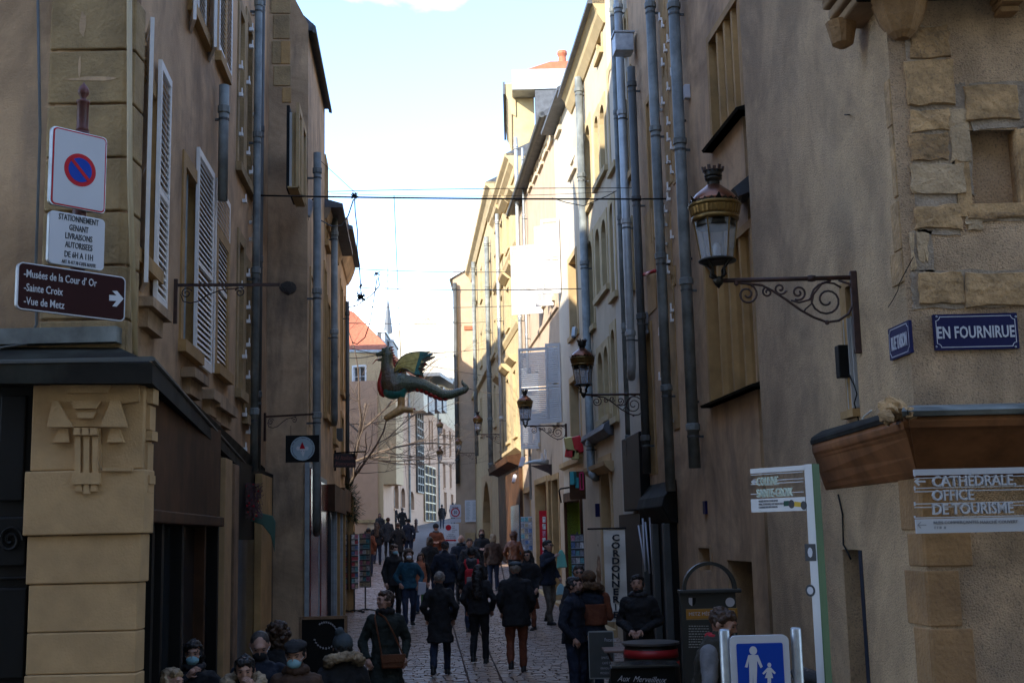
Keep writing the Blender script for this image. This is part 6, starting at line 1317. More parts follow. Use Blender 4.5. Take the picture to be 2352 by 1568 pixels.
# pink frame and teal box sign over the gift shop, wrapped parcels, hanging bags
sw = facing(1326, 27.6, 1112, -25); t = sign_thing('shop_sign', 'dark maroon sign board with a pink frame and a teal birdhouse', 'shop sign', sw); plate(t, sw, 1308, 1343, 1082, 1146, -.05, 0, 'brownp', .004, 'board')
for q in ((1331, 1340, 1084, 1086.5), (1331, 1340, 1122, 1124.5), (1331, 1333, 1086.6, 1121.9), (1338, 1340, 1086.6, 1121.9)): plate(t, sw, *q, .0, .03, mat('pink_frame', (.55, .03, .12), .5), .0005, 'pink_frame')
plate(t, sw, 1309, 1318, 1082, 1112, .0, .16, mat('teal_box', (.05, .32, .33), .5), .004, 'teal_box'); plate(t, sw, 1321, 1329, 1096, 1120, 0, .01, MATS['teal_box'], .004, 'teal_motif')
t = thing('gift_parcels', 'shiny red and gold wrapped parcels hung on the white house', 'decoration', Matrix.Translation(onY(1317, 1026, 28.5)))
for (x, z, w, h, m_, rr_) in ((-.10, .06, .10, .17, mat('gold_wrap', (.45, .38, .16), .25, metal=.5), -8), (.10, .05, .11, .2, mat('red_wrap', (.50, .02, .03), .2, var=.3), -14), (-.08, -.15, .12, .10, MATS['red_wrap'], 10), (.04, -.18, .09, .12, MATS['gold_wrap'], 4)): mb = MB(); mb.box(-w, w, -.1, .1, -h, h, Matrix.Translation((x, 0, z)) @ Matrix.Rotation(R(rr_), 4, 'Y')); build('parcel', mb, m_, t, bevel=.02)
for (px, py, h, m_, l) in ((1290, 1290, .42, mat('bag_mint', (.16, .48, .38), .6), 'mint green shopping bag hanging on the gift shop wall'), (1289, 1352, .26, mat('bag_pale_blue', (.30, .50, .52), .6), 'pale blue bag near the ground by the gift shop')):
    mb = MB(); mb.prism([(-.12, 0), (.13, .02), (.09, h*.7), (.02, h), (-.03, h), (-.09, h*.7)], -.05, .05, 'y'); o = build('shopping_bag', mb, m_, None, Matrix.Translation(onY(px, py+14, 28.8)), bevel=.02); tag(o, l, 'bag')
# black swan-neck lamp arm, bracket sculpture, awning poles, red pipe
wire('lamp_arm', 'bent black lamp arm sticking out beside the dark maroon sign', [onY(x, y, 27.5) for x, y in ((1308, 1119), (1288, 1122), (1284, 1126), (1289, 1154))], .02, 'black', 'lamp arm')
wire('red_pipe', 'short red pipe poking out between the downpipes', [onw(R3, 1478, 631, .05), onw(R3, 1504, 622, .3)], .03, 'hoop_red' if 'hoop_red' in M_ else MATS['hoop_red'], 'pipe')
for i, (x0, y0, x1, y1) in enumerate(((1466, 1206, 1483, 1310), (1476, 1190, 1482, 1312), (1482, 1198, 1492, 1316), (1492, 1188, 1500, 1318))):
    wire('awning_pole', ('leftmost folded white awning pole under the black fascia', 'second folded white awning pole under the black fascia', 'third folded white awning pole under the black fascia', 'rightmost folded white awning pole under the black fascia')[i], [onY(x0, y0, 19.5), onY(x1, y1, 19.3)], .014, 'plate', 'awning pole', 'folded white awning poles')
t = thing('wall_sculpture', 'grey sculpted hand holding books on a bracket on the pink house', 'sculpture', Matrix.Translation(onY(1243, 1062, 34.5)))
mb = MB(); mb.tube([(-.5, 0, -.02), (-.2, 0, .03), (.1, 0, .02), (.22, 0, .0)], [.02, .06, .09, .07], 8); build('arm', mb, 'zincl', t, smooth=True)
mb = MB(); mb.box(.10, .16, -.1, .1, .06, .36); mb.box(.0, .06, -.1, .1, .06, .26); build('book', mb, 'shut', t); mb = MB(); mb.prism([(-.3, -.08), (.3, -.05), (.3, -.4), (.2, -.3)], -.04, .04, 'y'); build('bracket', mb, 'rust', t)
# ---- bollard and bare tree
p = gnd(956, 1222); t = thing('bollard', 'small cast iron bollard on the rise to the square', 'bollard', at(p.x, p.y, p.z)); mb = MB(); mb.lathe([(.2, 0), (.2, .08), (.12, .14), (.10, .6), (.14, .64), (.10, .70), (.13, .80), (.06, .92), (.01, .95)], 14); build('post', mb, 'rust', t, smooth=True)
rt = random.Random(11)
def tree(x, y, h, label, sd):
    rt.seed(sd); t = thing('bare_tree', label, 'tree', at(x, y, zg(y))); tr = MB(); br_ = MB()
    def grow(p, d, l, r, lev):
        pts = [p]; rr_ = [r]; n = 6
        for i in range(n): d = (d+Vector((rt.uniform(-.22, .22), rt.uniform(-.22, .22), rt.uniform(-.12, .16)))).normalized(); p = p+d*l/n; pts.append(p); rr_.append(r*(1-.6*(i+1)/n))
        (tr if lev == 0 else br_).tube(pts, rr_, 7 if lev < 2 else 4)
        if lev < 5:
            for k in range(5 if lev < 3 else 4):
                q = rt.randint(1 if lev else 3, n); dd = (d*.6+Vector((rt.uniform(-1, 1.0), rt.uniform(-1, 1), rt.uniform(-.35, .7)))).normalized(); grow(pts[q], dd, l*rt.uniform(.5, .72), rr_[q]*.62, lev+1)
    grow(Vector((0, 0, 0)), Vector((.15, 0, 1)), h*.5, .12, 0); build('trunk', tr, mat('bark', (.13, .095, .07), .9, bump=.8), t, smooth=True); build('crown', br_, 'bark' if 'bark' in M_ else MATS['bark'], t, kind='stuff')
tp = onY(752, 1100, 41); tree(tp.x, 41, 12.5, 'leafless tree whose bare twigs reach over the square', 5)
# ---- fir branches on the pier, berry garland and cloth on the left shop
def needles(mb, c, r, n, ln, seed, drop=.4):
    q = random.Random(seed)
    for _ in range(n):
        d = Vector((q.gauss(0, 1), q.gauss(0, 1), q.gauss(.1, .8))).normalized(); p = Vector(c)+d*r*q.uniform(.2, 1); e = p+(d+Vector((q.uniform(-.3, .3), q.uniform(-.3, .3), -drop))).normalized()*ln; w = Vector((q.uniform(-1, 1), q.uniform(-1, 1), 0)).normalized()*.012; m_ = p.lerp(e, .4)
        mb.add([p, m_+w, e, m_-w], [(0, 1, 2), (0, 2, 3)])
c0 = onY(802, 1150, 30.6); t = thing('fir_tree', 'bushy green fir branches fixed above the orange pier', 'fir tree', Matrix.Translation(c0)); mb = MB()
for i in range(15): z = .55-.07*i; r_ = .08+.028*i if i < 10 else .36-.07*(i-10); needles(mb, (.03*i*.5-.12, 0, z), max(r_, .08), 110, .16, i, .1)
build('needles', mb, mat('fir_green', (.022, .045, .018), .8, var=.5, scale=20), t, kind='stuff'); mb = MB(); mb.tube([(-.1, 0, -.7), (0, 0, .6)], .025, 6); build('stem', mb, 'bark' if 'bark' in M_ else MATS['bark'], t)
for (x, z) in ((-.15, .1), (-.05, -.1), (.12, -.2)): mb = MB(); mb.ball((x, -.2, z), .03, 8, 6); build('bauble', mb, MATS['gold_wrap'], t, smooth=True)
c0 = onY(577, 1150, 16.2); t = thing('berry_garland', 'wiry garland with red berries over the small left shop', 'garland', Matrix.Translation(c0)); q = random.Random(4)
mb = MB()
for _ in range(60): a = [q.uniform(-.16, .16) for _ in range(9)]; mb.tube([(a[0], a[1]*.5, a[2]*1.5), (a[3], a[4]*.5, a[5]*1.5), (a[6], a[7]*.5, a[8]*1.5)], .004, 3)
build('twigs', mb, mat('twig_plum', (.10, .045, .05), .8), t, kind='stuff'); 
for _ in range(26): mb = MB(); mb.ball((q.uniform(-.17, .17), q.uniform(-.1, .05), q.uniform(-.25, .25)), .014, 6, 5); build('berry', mb, MATS['red_wrap'], t)
mb = MB(); mb.prism([(-.12, 0), (.02, .10), (.18, .06), (.22, -.02), (.21, -.42), (.16, -.2), (.05, -.06)], -.02, .02, 'y'); o = build('green_cloth', mb, mat('cloth_sage', (.06, .12, .09), .8), None, Matrix.Translation(onY(595, 1195, 16.4)), bevel=.01); tag(o, 'draped sage green cloth under the berry garland', 'cloth')

for (a, b, l) in ((onw(L4, 800, 822, .05), dl(560, 330)+Vector(dp(900, 1400)), 'brown cable holding the dragon by its snout'), (onw(R10, 1118, 800, .05), dl(1480, 300)+Vector(dp(900, 1400)), 'thin cable from the dragon wing to the far yellow house'), (onw(R9, 1150, 905, .05), dl(2110, 900)+Vector(dp(900, 1400)), 'thin cable holding the tip of the dragon tail'), (mid(905, 449, 29.2), dl(1000, 700)+Vector(dp(900, 1400)), 'hanging cable from the span wires to the dragon back')):
    wire('support_cable', l, seg(a, b, 6, .03), .010, 'zincd', 'cable', 'cables holding the dragon')
# ================================================================ PEOPLE
import time as _t
_dt = bpy.data.textures.new('folds', 'CLOUDS'); _dt.noise_scale = .11
_dh = bpy.data.textures.new('curls', 'CLOUDS'); _dh.noise_scale = .035
def cm(name, col, rough=.85, var=.25, b=.3): return mat(name, col, rough, var=var, scale=9, bump=b, bscale=35)
SKIN = [cm('skin_fair', (.46, .26, .19), .55, .08, .05), cm('skin_tan', (.33, .18, .12), .55, .08, .05)]
CLO = dict(black=cm('cloth_black', (.009, .0085, .010)), navy=cm('cloth_navy', (.009, .013, .026)), char=cm('cloth_charcoal', (.03, .03, .034)), denim=cm('denim', (.035, .06, .12)), ddenim=cm('dark_denim', (.014, .022, .048)),
           teal=cm('quilted_teal', (.009, .06, .095)), rust=cm('cloth_rust', (.16, .045, .018)), tan=cm('cloth_tan', (.26, .15, .08)), brown=cm('cloth_brown', (.07, .035, .02)), leather=cm('brown_leather', (.15, .045, .015), .4),
           green=cm('dark_green_coat', (.016, .022, .018)), grey=cm('cloth_grey', (.17, .17, .18)), red=cm('cloth_red', (.38, .012, .02)), orange=cm('cloth_orange', (.42, .14, .07)), fur=cm('fur_trim', (.34, .25, .16), .95, .5, 1.0),
           furd=cm('fur_dark', (.13, .07, .035), .95, .5, 1.0), khaki=cm('cloth_khaki', (.11, .09, .07)), vest=cm('quilted_vest', (.035, .03, .02)), blueg=cm('beanie_slate', (.045, .06, .07)))
HAIR = dict(dark=cm('hair_dark', (.012, .009, .008), .5, .5, .8), brown=cm('hair_brown', (.065, .034, .019), .5, .5, .8), red=cm('hair_auburn', (.09, .032, .015), .5, .5, .8), grey=cm('hair_grey', (.30, .26, .22), .6, .4, .8), blond=cm('hair_ash_blond', (.30, .21, .12), .5, .5, .8), salt=cm('hair_greying', (.055, .043, .036), .6, .4, .8))
MASKM = dict(blue=cm('mask_blue', (.28, .52, .60), .7, .05, .05), white=cm('mask_white', (.72, .72, .72), .7, .04, .05), black=cm('mask_black', (.02, .02, .022), .7, .05, .05))
SHOE = cm('shoe_black', (.012, .011, .011), .5); EYE = mat('eye_dark', (.02, .014, .012), .3); LIP = mat('lips', (.30, .11, .09), .6)
def caps(mb, p, q, r1, r2, n=10, sy=1):
    p, q = Vector(p), Vector(q); d = q-p
    if d.length < 1e-5: d = Vector((0, 0, 1e-4))
    k = 4; pts = []; rr = []; u = d.normalized()
    for i in range(k+1):
        a = math.pi/2*i/k; pts.append(p-u*r1*math.cos(a)); rr.append(max(.001, r1*math.sin(a)))
    for i in range(k+1):
        a = math.pi/2*(1-i/k); pts.append(q+u*r2*math.cos(a)); rr.append(max(.001, r2*math.sin(a)))
    mb.tube(pts, rr, n)
def torso(mb, secs, n=18):
    """secs: (z, half width, half depth, x offset, y offset)"""
    vs = []; fs = []
    for (z, a, b, ox, oy) in secs:
        for j in range(n):
            t = 2*math.pi*j/n; c, s_ = math.cos(t), math.sin(t); e = .8
            vs.append((ox+a*math.copysign(abs(c)**e, c), oy+b*math.copysign(abs(s_)**e, s_), z))
    k = len(secs)
    for i in range(k-1):
        for j in range(n): fs.append((i*n+j, i*n+(j+1) % n, (i+1)*n+(j+1) % n, (i+1)*n+j))
    fs += [tuple(range(n))[::-1], tuple((k-1)*n+j for j in range(n))]; mb.add(vs, fs)
def grown(name, mb, m, parent, vox, disp=0, tex=None, M=None, extra=None):
    """fuse overlapping closed shapes into one continuous skin"""
    me = bpy.data.meshes.new(name); me.from_pydata(mb.v, [], mb.f); o = bpy.data.objects.new(name, me); COL.objects.link(o)
    r = o.modifiers.new('r', 'REMESH'); r.mode = 'VOXEL'; r.voxel_size = vox; r.use_smooth_shade = True
    s_ = o.modifiers.new('s', 'SMOOTH'); s_.iterations = 3; s_.factor = .5
    if disp: d = o.modifiers.new('d', 'DISPLACE'); d.texture = tex or _dt; d.strength = disp; d.mid_level = .5; d.texture_coords = 'GLOBAL' if tex is None else 'LOCAL'
    if M is not None: o.matrix_world = M
    bpy.context.view_layer.update(); dg = bpy.context.evaluated_depsgraph_get(); nm = bpy.data.meshes.new_from_object(o.evaluated_get(dg)); nm.name = name
    bpy.data.objects.remove(o)
    if extra:
        b = bmesh.new(); b.from_mesh(nm); t = bpy.data.meshes.new('x'); t.from_pydata(extra.v, [], extra.f); b.from_mesh(t); b.to_mesh(nm); b.free()
    nm.materials.clear(); nm.materials.append(m); nm.polygons.foreach_set('use_smooth', [True]*len(nm.polygons))
    return link(name, nm, parent)
def hand(mb, wrist, dirv, up, curl=35, s=1.0, side=1):
    """palm and five bent fingers, returned as tubes; dirv points from wrist to fingertips, up out of the back of the hand"""
    d = Vector(dirv).normalized(); u = Vector(up); u = (u-d*u.dot(d)).normalized(); x = d.cross(u)*side; w = Vector(wrist)
    caps(mb, w, w+d*.045*s, .026*s, .034*s, 8)
    mb.ball(tuple(w+d*.055*s), .036*s, 8, 6)
    for i, (o, l) in enumerate(((-.028, .062), (-.009, .072), (.010, .067), (.028, .052))):
        b = w+d*.075*s+x*o*s; a = R(curl); d1 = d*math.cos(a*.5)-u*math.sin(a*.5); d2 = d*math.cos(a*1.3)-u*math.sin(a*1.3); d3 = d*math.cos(a*2)-u*math.sin(a*2)
        p1 = b+d1*l*.45*s; p2 = p1+d2*l*.32*s; p3 = p2+d3*l*.25*s
        mb.tube([tuple(b-d*.02*s), tuple(b), tuple(p1), tuple(p2), tuple(p3)], [.008*s, .0088*s, .008*s, .0075*s, .005*s], 7)
    b = w+d*.025*s-x*.03*s; mb.tube([tuple(w+d*.02*s-x*.012*s), tuple(b), tuple(b+(d*.6-x*.7-u*.3).normalized()*.032*s), tuple(b+(d*.6-x*.7-u*.3).normalized()*.032*s+(d*.9-x*.2-u*.4).normalized()*.028*s)], [.012*s, .011*s, .0095*s, .006*s], 7)
def person(label, x, y, H=1.72, face=0, coat='black', leg='ddenim', hem=.78, hair='dark', style='short', skin=0, step=.0, arms=None, build_=1.0, mask=None, hat=None, lean=0, near=False, head=(0, 0), hood=None, collar=None, coat2=None, group=None, beard=False, belowonly=False, lift=0, sleeves=None, shoe=SHOE, glasses=False, skirt=None, vest=False):
    """face: 0 looks at the camera, 180 walks away; step: stride in metres; arms: [(elbow, wrist), (elbow, wrist)] for the person's right (-x) and left (+x)"""
    k = H/1.72; rz = R(face); M = at(x, y, zg(y)+.02+lift, rz); t = thing('person', label, 'person', M, group); vx = .011 if near else .019; S = Vector
    ln = R(lean)
    def L(p):  # lean the upper body about the hips
        p = S(p)*k
        if ln and p.z > .9*k: q = p-S((0, 0, .9*k)); q.rotate(Euler((ln, 0, 0))); p = q+S((0, 0, .9*k))
        return p
    st = step/2; hips = [(-.09*build_, 0, .92), (.09*build_, 0, .92)]; ank = [(-.10, -st, .09+max(0, -st)*0), (.10, st, .09+(.06 if step else 0))]
    knee = [(-.10, -st*.5-(.03), .50), (.10, st*.5-.05-(.05 if step else 0), .50)]
    B = build_; W = .205*B*(0.93 if hem > 1.2 else 1)
    jr = random.Random(hash(label) % 9973 if False else sum(map(ord, label)))
    if not step and not near: step = jr.choice([0, .22, .34, .46])
    if style != 'bald' and not arms and jr.random() < .5: q_ = jr.uniform(-.14, .14); arms = [((-W-.05, .04-q_*.4, 1.13), (-W-.03, -.10-q_, .90)), ((W+.05, .04+q_*.4, 1.13), (W+.03, -.10+q_, .90))]
    arms = arms or [((-W-.045, .03, 1.13), (-W-.035, -.06, .88)), ((W+.045, .03, 1.13), (W+.035, -.08, .88))]
    body = MB()
    hx, hy = head
    hc = L((0, -.02, 1.60)); hM = Matrix.Translation(hc) @ Euler((R(hx)+ln*.4, 0, R(hy))).to_matrix().to_4x4() @ Matrix.Scale(k*1.02, 4)
    def hb(c, r, n=14, kk=10, m=body): m.ball(c, r, n, kk, hM)
    hb((0, .012, .015), (.077, .094, .100)); hb((0, -.03, -.045), (.056, .062, .072)); hb((0, -.052, -.092), (.027, .030, .022)); hb((0, -.075, .012), (.052, .022, .05))
    body.add([(-.009, -.092, .030), (.009, -.092, .030), (.017, -.098, -.028), (-.017, -.098, -.028), (0, -.128, -.022), (0, -.104, .03), (0, -.08, -.036)], [(0, 1, 5), (0, 5, 4, 3), (5, 1, 2, 4), (3, 4, 6), (4, 2, 6), (0, 3, 6), (0, 6, 2, 1)], hM)
    for s_ in (-1, 1): hb((s_*.082, .012, -.005), (.012, .022, .032), 8, 6); hb((s_*.042, -.072, -.022), (.024, .02, .022), 8, 6)
    hb((0, -.088, .040), (.046, .014, .010), 10, 6)
    caps(body, L((0, .005, 1.40)), L((0, -.0, 1.54)), .056*k, .054*k)
    torso(body, [(z*k, a*k*B, b*k, 0, 0) for z, a, b in ((.86, .15, .10), (.98, .155, .11), (1.15, .13, .095), (1.32, .165, .11), (1.42, .13, .08))]) if not lean else caps(body, L((0, 0, .95)), L((0, 0, 1.35)), .12*k, .13*k)
    fing = MB()
    for i in (0, 1):
        sg = -1 if i == 0 else 1; sh = L((sg*(W-.035), .0, 1.385)); el = L(arms[i][0]); wr = L(arms[i][1])
        caps(body, sh, el, .045*k, .036*k); caps(body, el, wr, .036*k, .026*k)
        d = (wr-el).normalized(); hand(fing, wr+d*.01, d, S((sg*.5, -.5, .3)) if abs(d.z) > .6 else S((0, -.2, 1)), 38, k, sg)
        caps(body, S(hips[i])*k, S(knee[i])*k, .075*k, .05*k); caps(body, S(knee[i])*k, S(ank[i])*k, .05*k, .035*k)
    grown('body', body, SKIN[skin], t, vx, extra=fing)
    for s_ in (-1, 1):
        e = MB(); e.ball((s_*.030, -.088, .014), (.0125, .010, .0065), 8, 6, hM); build('eye', e, EYE, t, smooth=True)
        e = MB(); e.tube([hM @ S((s_*.016, -.100, .032)), hM @ S((s_*.032, -.100, .037)), hM @ S((s_*.048, -.086, .033))], .0035*k, 5); build('eyebrow', e, HAIR['dark' if hair in ('grey', 'blond') else hair] if hair != 'grey' else HAIR['salt'], t)
    if not mask: e = MB(); e.ball((0, -.088, -.062), (.022, .012, .0065), 8, 6, hM); build('mouth', e, LIP, t, smooth=True)
    if glasses:
        e = MB()
        for s_ in (-1, 1): e.ball((s_*.032, -.102, .014), (.024, .006, .018), 10, 6, hM)
        e.tube([hM @ S(q) for q in ((-.085, 0, .02), (-.06, -.09, .02), (0, -.108, .02), (.06, -.09, .02), (.085, 0, .02))], .003, 4); build('glasses', e, EYE, t)
    # trousers and shoes
    tr = MB(); torso(tr, [(z*k, a*k*B, b*k, 0, 0) for z, a, b in ((.84, .15, .11), (.92, .17, .125), (1.02, .15, .11))])
    th = .088*B if hem < 1.4 else .08
    for i in (0, 1): caps(tr, S(hips[i])*k-S((0, 0, .03)), S(knee[i])*k, th*1.12*k, .074*k); caps(tr, S(knee[i])*k, (S(ank[i])+S((0, 0, .02)))*k, .072*k, .060*k)
    grown('trousers', tr, CLO[leg], t, vx*1.05, .035)
    for i in (0, 1):
        a = S(ank[i])*k; sh_ = MB(); caps(sh_, a+S((0, .03, -.045)), a+S((0, -.11, -.055)), .045*k, .036*k); caps(sh_, a+S((0, .01, .03)), a+S((0, .02, -.04)), .045*k, .045*k); sh_.box(a.x-.042, a.x+.042, a.y-.145, a.y+.075, a.z-.095, a.z-.06); grown('shoe', sh_, shoe, t, .014)
    # coat: torso, arms and skirt in one
    ct = MB(); fl = .02+.10*max(0, .8-hem)
    secs = [(hem, .185+fl, .135+fl), (min(.95, hem+.15), .185+fl*.5, .14), (1.05, .165, .125), (1.18, .165, .125), (1.32, .185, .135), (1.40, .165, .115), (1.46, .095, .085)]
    if ln:
        for i in range(len(secs)-1):
            z0, a0, b0 = secs[i]; z1, a1, b1 = secs[i+1]; p = L((0, 0, z0)); q = L((0, 0, z1))
            for sx_ in (-1, 1): caps(ct, p+S((sx_*(a0-.1)*k*B, 0, 0)), q+S((sx_*(a1-.1)*k*B if a1 > .1 else 0, 0, 0)), min(b0, .13)*k, min(b1, .13)*k)
    else: torso(ct, [(z*k, a*k*B, b*k, 0, .005) for z, a, b in secs], 24)
    sl = MB()
    for i in (0, 1):
        sg = -1 if i == 0 else 1; sh = L((sg*(W-.045), 0, 1.375)); el = L(arms[i][0]); wr = L(arms[i][1]); tg = sl if (sleeves or vest) else ct
        caps(tg, sh, el, .076*k, .062*k); caps(tg, el, wr-(wr-el).normalized()*.02, .060*k, .046*k)
    caps(ct, L((0, .01, 1.43)), L((0, 0, 1.50)), .082*k, .070*k)
    grown('coat' if hem < .9 else 'jacket', ct, CLO[coat], t, vx*1.1, .055)
    if sleeves or vest: grown('sleeves', sl, CLO[sleeves], t, vx*1.1, .02)
    if coat2:  # a second colour over the lower back and shoulders
        c2 = MB(); torso(c2, [(z*k, a*k*B, b*k, 0, .005) for z, a, b in ((coat2[1], .200, .148), ((coat2[1]+coat2[2])/2, .192, .148), (coat2[2], .200, .148))], 24); grown('jacket_panel', c2, CLO[coat2[0]], t, vx*1.1, .02)
    if skirt: s2 = MB(); torso(s2, [(z*k, a*k, b*k, 0, 0) for z, a, b in ((.46, .22, .18), (.7, .19, .15), (.95, .15, .12))], 20); grown('skirt', s2, CLO[skirt], t, vx, .03)
    if collar: c = MB(); [c.ball(tuple(L((.085*math.cos(q*.7), .075*math.sin(q*.7)-.005, 1.475+.012*math.sin(q*2.3)))), .042*k, 8, 6) for q in range(9)]; grown('scarf', c, CLO[collar], t, vx, .02)
    if hood:
        c = MB()
        for q in range(16):
            a = math.pi*2*q/16; c.ball(tuple(L((.155*math.cos(a), .075*math.sin(a)+.045, 1.49+.045*math.sin(a)))), .052*k*random.uniform(.9, 1.15), 8, 6)
        grown('fur_hood', c, CLO[hood], t, .013, .05, _dh)
    # hair
    if style != 'bald':
        h = MB(); q = 1.0
        if style in ('short', 'bob', 'long', 'curly', 'crop'):
            h.ball((0, .028, .034), (.083, .097, .091), 16, 12, hM)
            if style != 'crop': h.ball((0, -.028, .082), (.068, .062, .038), 12, 8, hM)
            for s_ in (-1, 1): h.ball((s_*.062, .02, .02), (.028, .055, .06), 10, 8, hM)
        if style == 'buzz': h.ball((0, .024, .032), (.081, .092, .088), 16, 12, hM)
        if style in ('bob', 'long', 'curly'):
            for s_ in (-1, 1): h.ball((s_*.062, .035, -.05), (.036, .05, .085), 10, 8, hM); h.ball((s_*.074, -.01, -.02), (.02, .035, .075), 8, 6, hM)
            h.ball((0, .07, -.045), (.075, .045, .09), 12, 8, hM)
        if style == 'long':
            caps(h, L((0, .09, 1.55)), L((0, .155, 1.18)), .085*k, .06*k); caps(h, L((-.05, .09, 1.52)), L((-.06, .15, 1.15)), .05*k, .03*k); caps(h, L((.05, .09, 1.52)), L((.06, .15, 1.15)), .05*k, .03*k)
            for s_ in (-1, 1): caps(h, L((s_*.085, .0, 1.55)), L((s_*.11, -.06, 1.22)), .032*k, .022*k)
        if style == 'curly':
            for _ in range(80):
                a = random.uniform(0, 2*math.pi); ph = random.uniform(-.5, 1.5); r_ = .105; cx_ = r_*math.cos(a)*math.cos(ph); cy_ = r_*math.sin(a)*math.cos(ph)+.035
                if cy_ < -.045 and ph < .9: continue
                h.ball((cx_, cy_, .03+r_*math.sin(ph)), random.uniform(.016, .030), 8, 6, hM)
        grown('hair', h, HAIR[hair], t, .008 if near else .013, .042 if style != 'buzz' else .004, _dh)
    if beard: h = MB(); h.ball((0, -.042, -.078), (.056, .054, .044), 12, 8, hM); h.ball((0, -.092, -.046), (.026, .012, .008), 8, 6, hM); grown('beard', h, HAIR[hair], t, .009, .008, _dh)
    if mask:
        m = MB(); m.ball((0, -.062, -.045), (.064, .062, .050), 16, 10, hM); m.ball((0, -.098, -.02), (.024, .022, .026), 10, 8, hM); grown('face_mask', m, MASKM[mask], t, .009)
        for s_ in (-1, 1): e = MB(); e.tube([hM @ S(q) for q in ((s_*.058, -.07, -.02), (s_*.078, -.02, -.005), (s_*.086, .02, .012))], .0022, 4); build('ear_loop', e, MASKM['white'], t)
    if hat:
        h = MB(); kind, hc_ = hat
        if kind == 'beanie': h.ball((0, .02, .050), (.094, .108, .095), 18, 12, hM); torso_ = MB(); h.lathe([(.088, .03), (.101, .032), (.101, .07), (.09, .075)], 20, hM @ Matrix.Translation((0, .015, .0)), 1.12)
        if kind == 'pom': h.ball((0, .02, .050), (.096, .110, .098), 18, 12, hM); h.ball((0.03, .03, .155), .045, 10, 8, hM, noise=.15)
        if kind == 'flat': h.ball((0, .012, .082), (.102, .122, .042), 20, 8, hM); h.ball((0, -.085, .062), (.062, .055, .012), 14, 6, hM); h.ball((0, .02, .06), (.09, .10, .04), 16, 8, hM)
        if kind == 'cap': h.ball((0, .015, .055), (.088, .103, .078), 18, 10, hM); h.ball((0, -.105, .055), (.058, .065, .010), 14, 6, hM)
        grown('hat', h, CLO[hc_], t, .010, .004)
    PEOPLE.append((t, M, k, L)); return t
PEOPLE = []
def put(label, px, py, H, **k):
    """stand a person so that the top of the head is seen at (px, py)"""
    s_ = (py-(1118+(1176-px)*.0227))/(3-H-.02); Y = F/s_
    for _ in range(6):
        z = zg(Y)+H+.02; v = ray(px, py); tt = (z-CAM.z)/v.z; Y = .5*Y+.5*(v.y*tt) if tt > 0 else Y
    # head top must lie on the ray: solve for Y exactly by bisection
    lo, hi = 3, 140
    for _ in range(50):
        m_ = (lo+hi)/2; p = onY(px, py, m_)
        if p.z > zg(m_)+H+.02: lo = m_
        else: hi = m_
    p = onY(px, py, lo); return person(label, p.x, p.y, H, **k)
AW = lambda s=1, f=0: [((-.30, .05, 1.14), (-.27, -.12*s, .92)), ((.30, -.02, 1.14), (.28, .10*s, .92))]
POCK = [((-.275, .06, 1.13), (-.225, -.09, .93)), ((.275, .06, 1.13), (.225, -.09, .93))]
FRONT = [((-.26, .0, 1.13), (-.07, -.27, 1.12)), ((.26, .0, 1.13), (.07, -.27, 1.12))]
FACEH = [((-.28, -.14, 1.16), (-.03, -.20, 1.40)), ((.30, .02, 1.14), (.26, -.12, .92))]
put('woman in a blue surgical mask holding her hand to her chin, under the black shopfront', 445, 1470, 1.64, face=8, coat='black', hair='dark', style='bob', mask='blue', near=True, arms=FACEH, head=(8, 0), hem=.7, collar='char')
put('woman seen from above with ash-blond hair, at the bottom left', 392, 1534, 1.60, face=60, coat='char', hair='blond', style='bob', near=True, head=(5, 0))
put('close-cropped man in a black mask looking down, behind the boy', 597, 1449, 1.76, face=12, coat='navy', hair='salt', style='buzz', mask='black', near=True, head=(28, 0), build_=1.05)
put('person with bushy dark curls behind the close-cropped man', 640, 1432, 1.70, face=170, coat='black', hair='brown', style='curly', near=True)
put('dark-haired boy rubbing his eye, pale fur on his hood', 562, 1506, 1.62, face=18, coat='navy', hair='dark', style='short', near=True, arms=[((-.27, -.10, 1.16), (-.24, -.12, .95)), ((.28, -.16, 1.20), (.07, -.19, 1.46))], head=(14, -8), hood='fur')
put('man in a black flat cap and blue surgical mask, brown coat', 680, 1471, 1.70, face=-2, coat='brown', hair='dark', style='crop', mask='blue', near=True, hat=('flat', 'black'), head=(12, 0), collar='brown')
put('person from behind in a slate bobble hat with a wide pale fur hood', 787, 1459, 1.66, face=205, coat='black', hair='dark', style='bob', near=True, hat=('pom', 'blueg'), hood='fur', build_=1.1)
wc = put('tall woman in a dark green coat turning her head left, brown bag at her hip', 884, 1356, 1.74, face=14, coat='green', leg='black', hem=.62, hair='brown', style='short', near=True, head=(-2, -68), collar='black', arms=POCK)
put('white-haired woman in a long black coat and jeans walking away', 1009, 1312, 1.64, face=178, coat='black', leg='ddenim', hem=.55, hair='grey', style='short', step=.42, arms=POCK)
put('woman with waist-long dark hair and black leggings walking away', 1098, 1296, 1.66, face=172, coat='black', leg='black', hem=.85, hair='dark', style='long', step=.15, arms=POCK)
put('man in a grey flat cap, black coat and brown trousers walking away', 1183, 1289, 1.76, face=182, coat='black', leg='rust', hem=.72, hair='grey', style='crop', hat=('flat', 'blueg'), step=.12, build_=1.1, arms=POCK)
put('woman in sunglasses and a black coat with a rust skirt', 1213, 1263, 1.64, face=-25, coat='black', leg='rust', hem=.68, hair='dark', style='long', glasses=True, skirt='rust')
put('bespectacled man in a navy jacket and grey trousers touching his collar', 1256, 1240, 1.80, face=55, coat='navy', leg='khaki', hem=.80, hair='dark', style='short', glasses=True, arms=[((-.28, -.06, 1.20), (-.06, -.22, 1.38)), ((.27, .03, 1.14), (.22, -.14, .95))], step=.2)
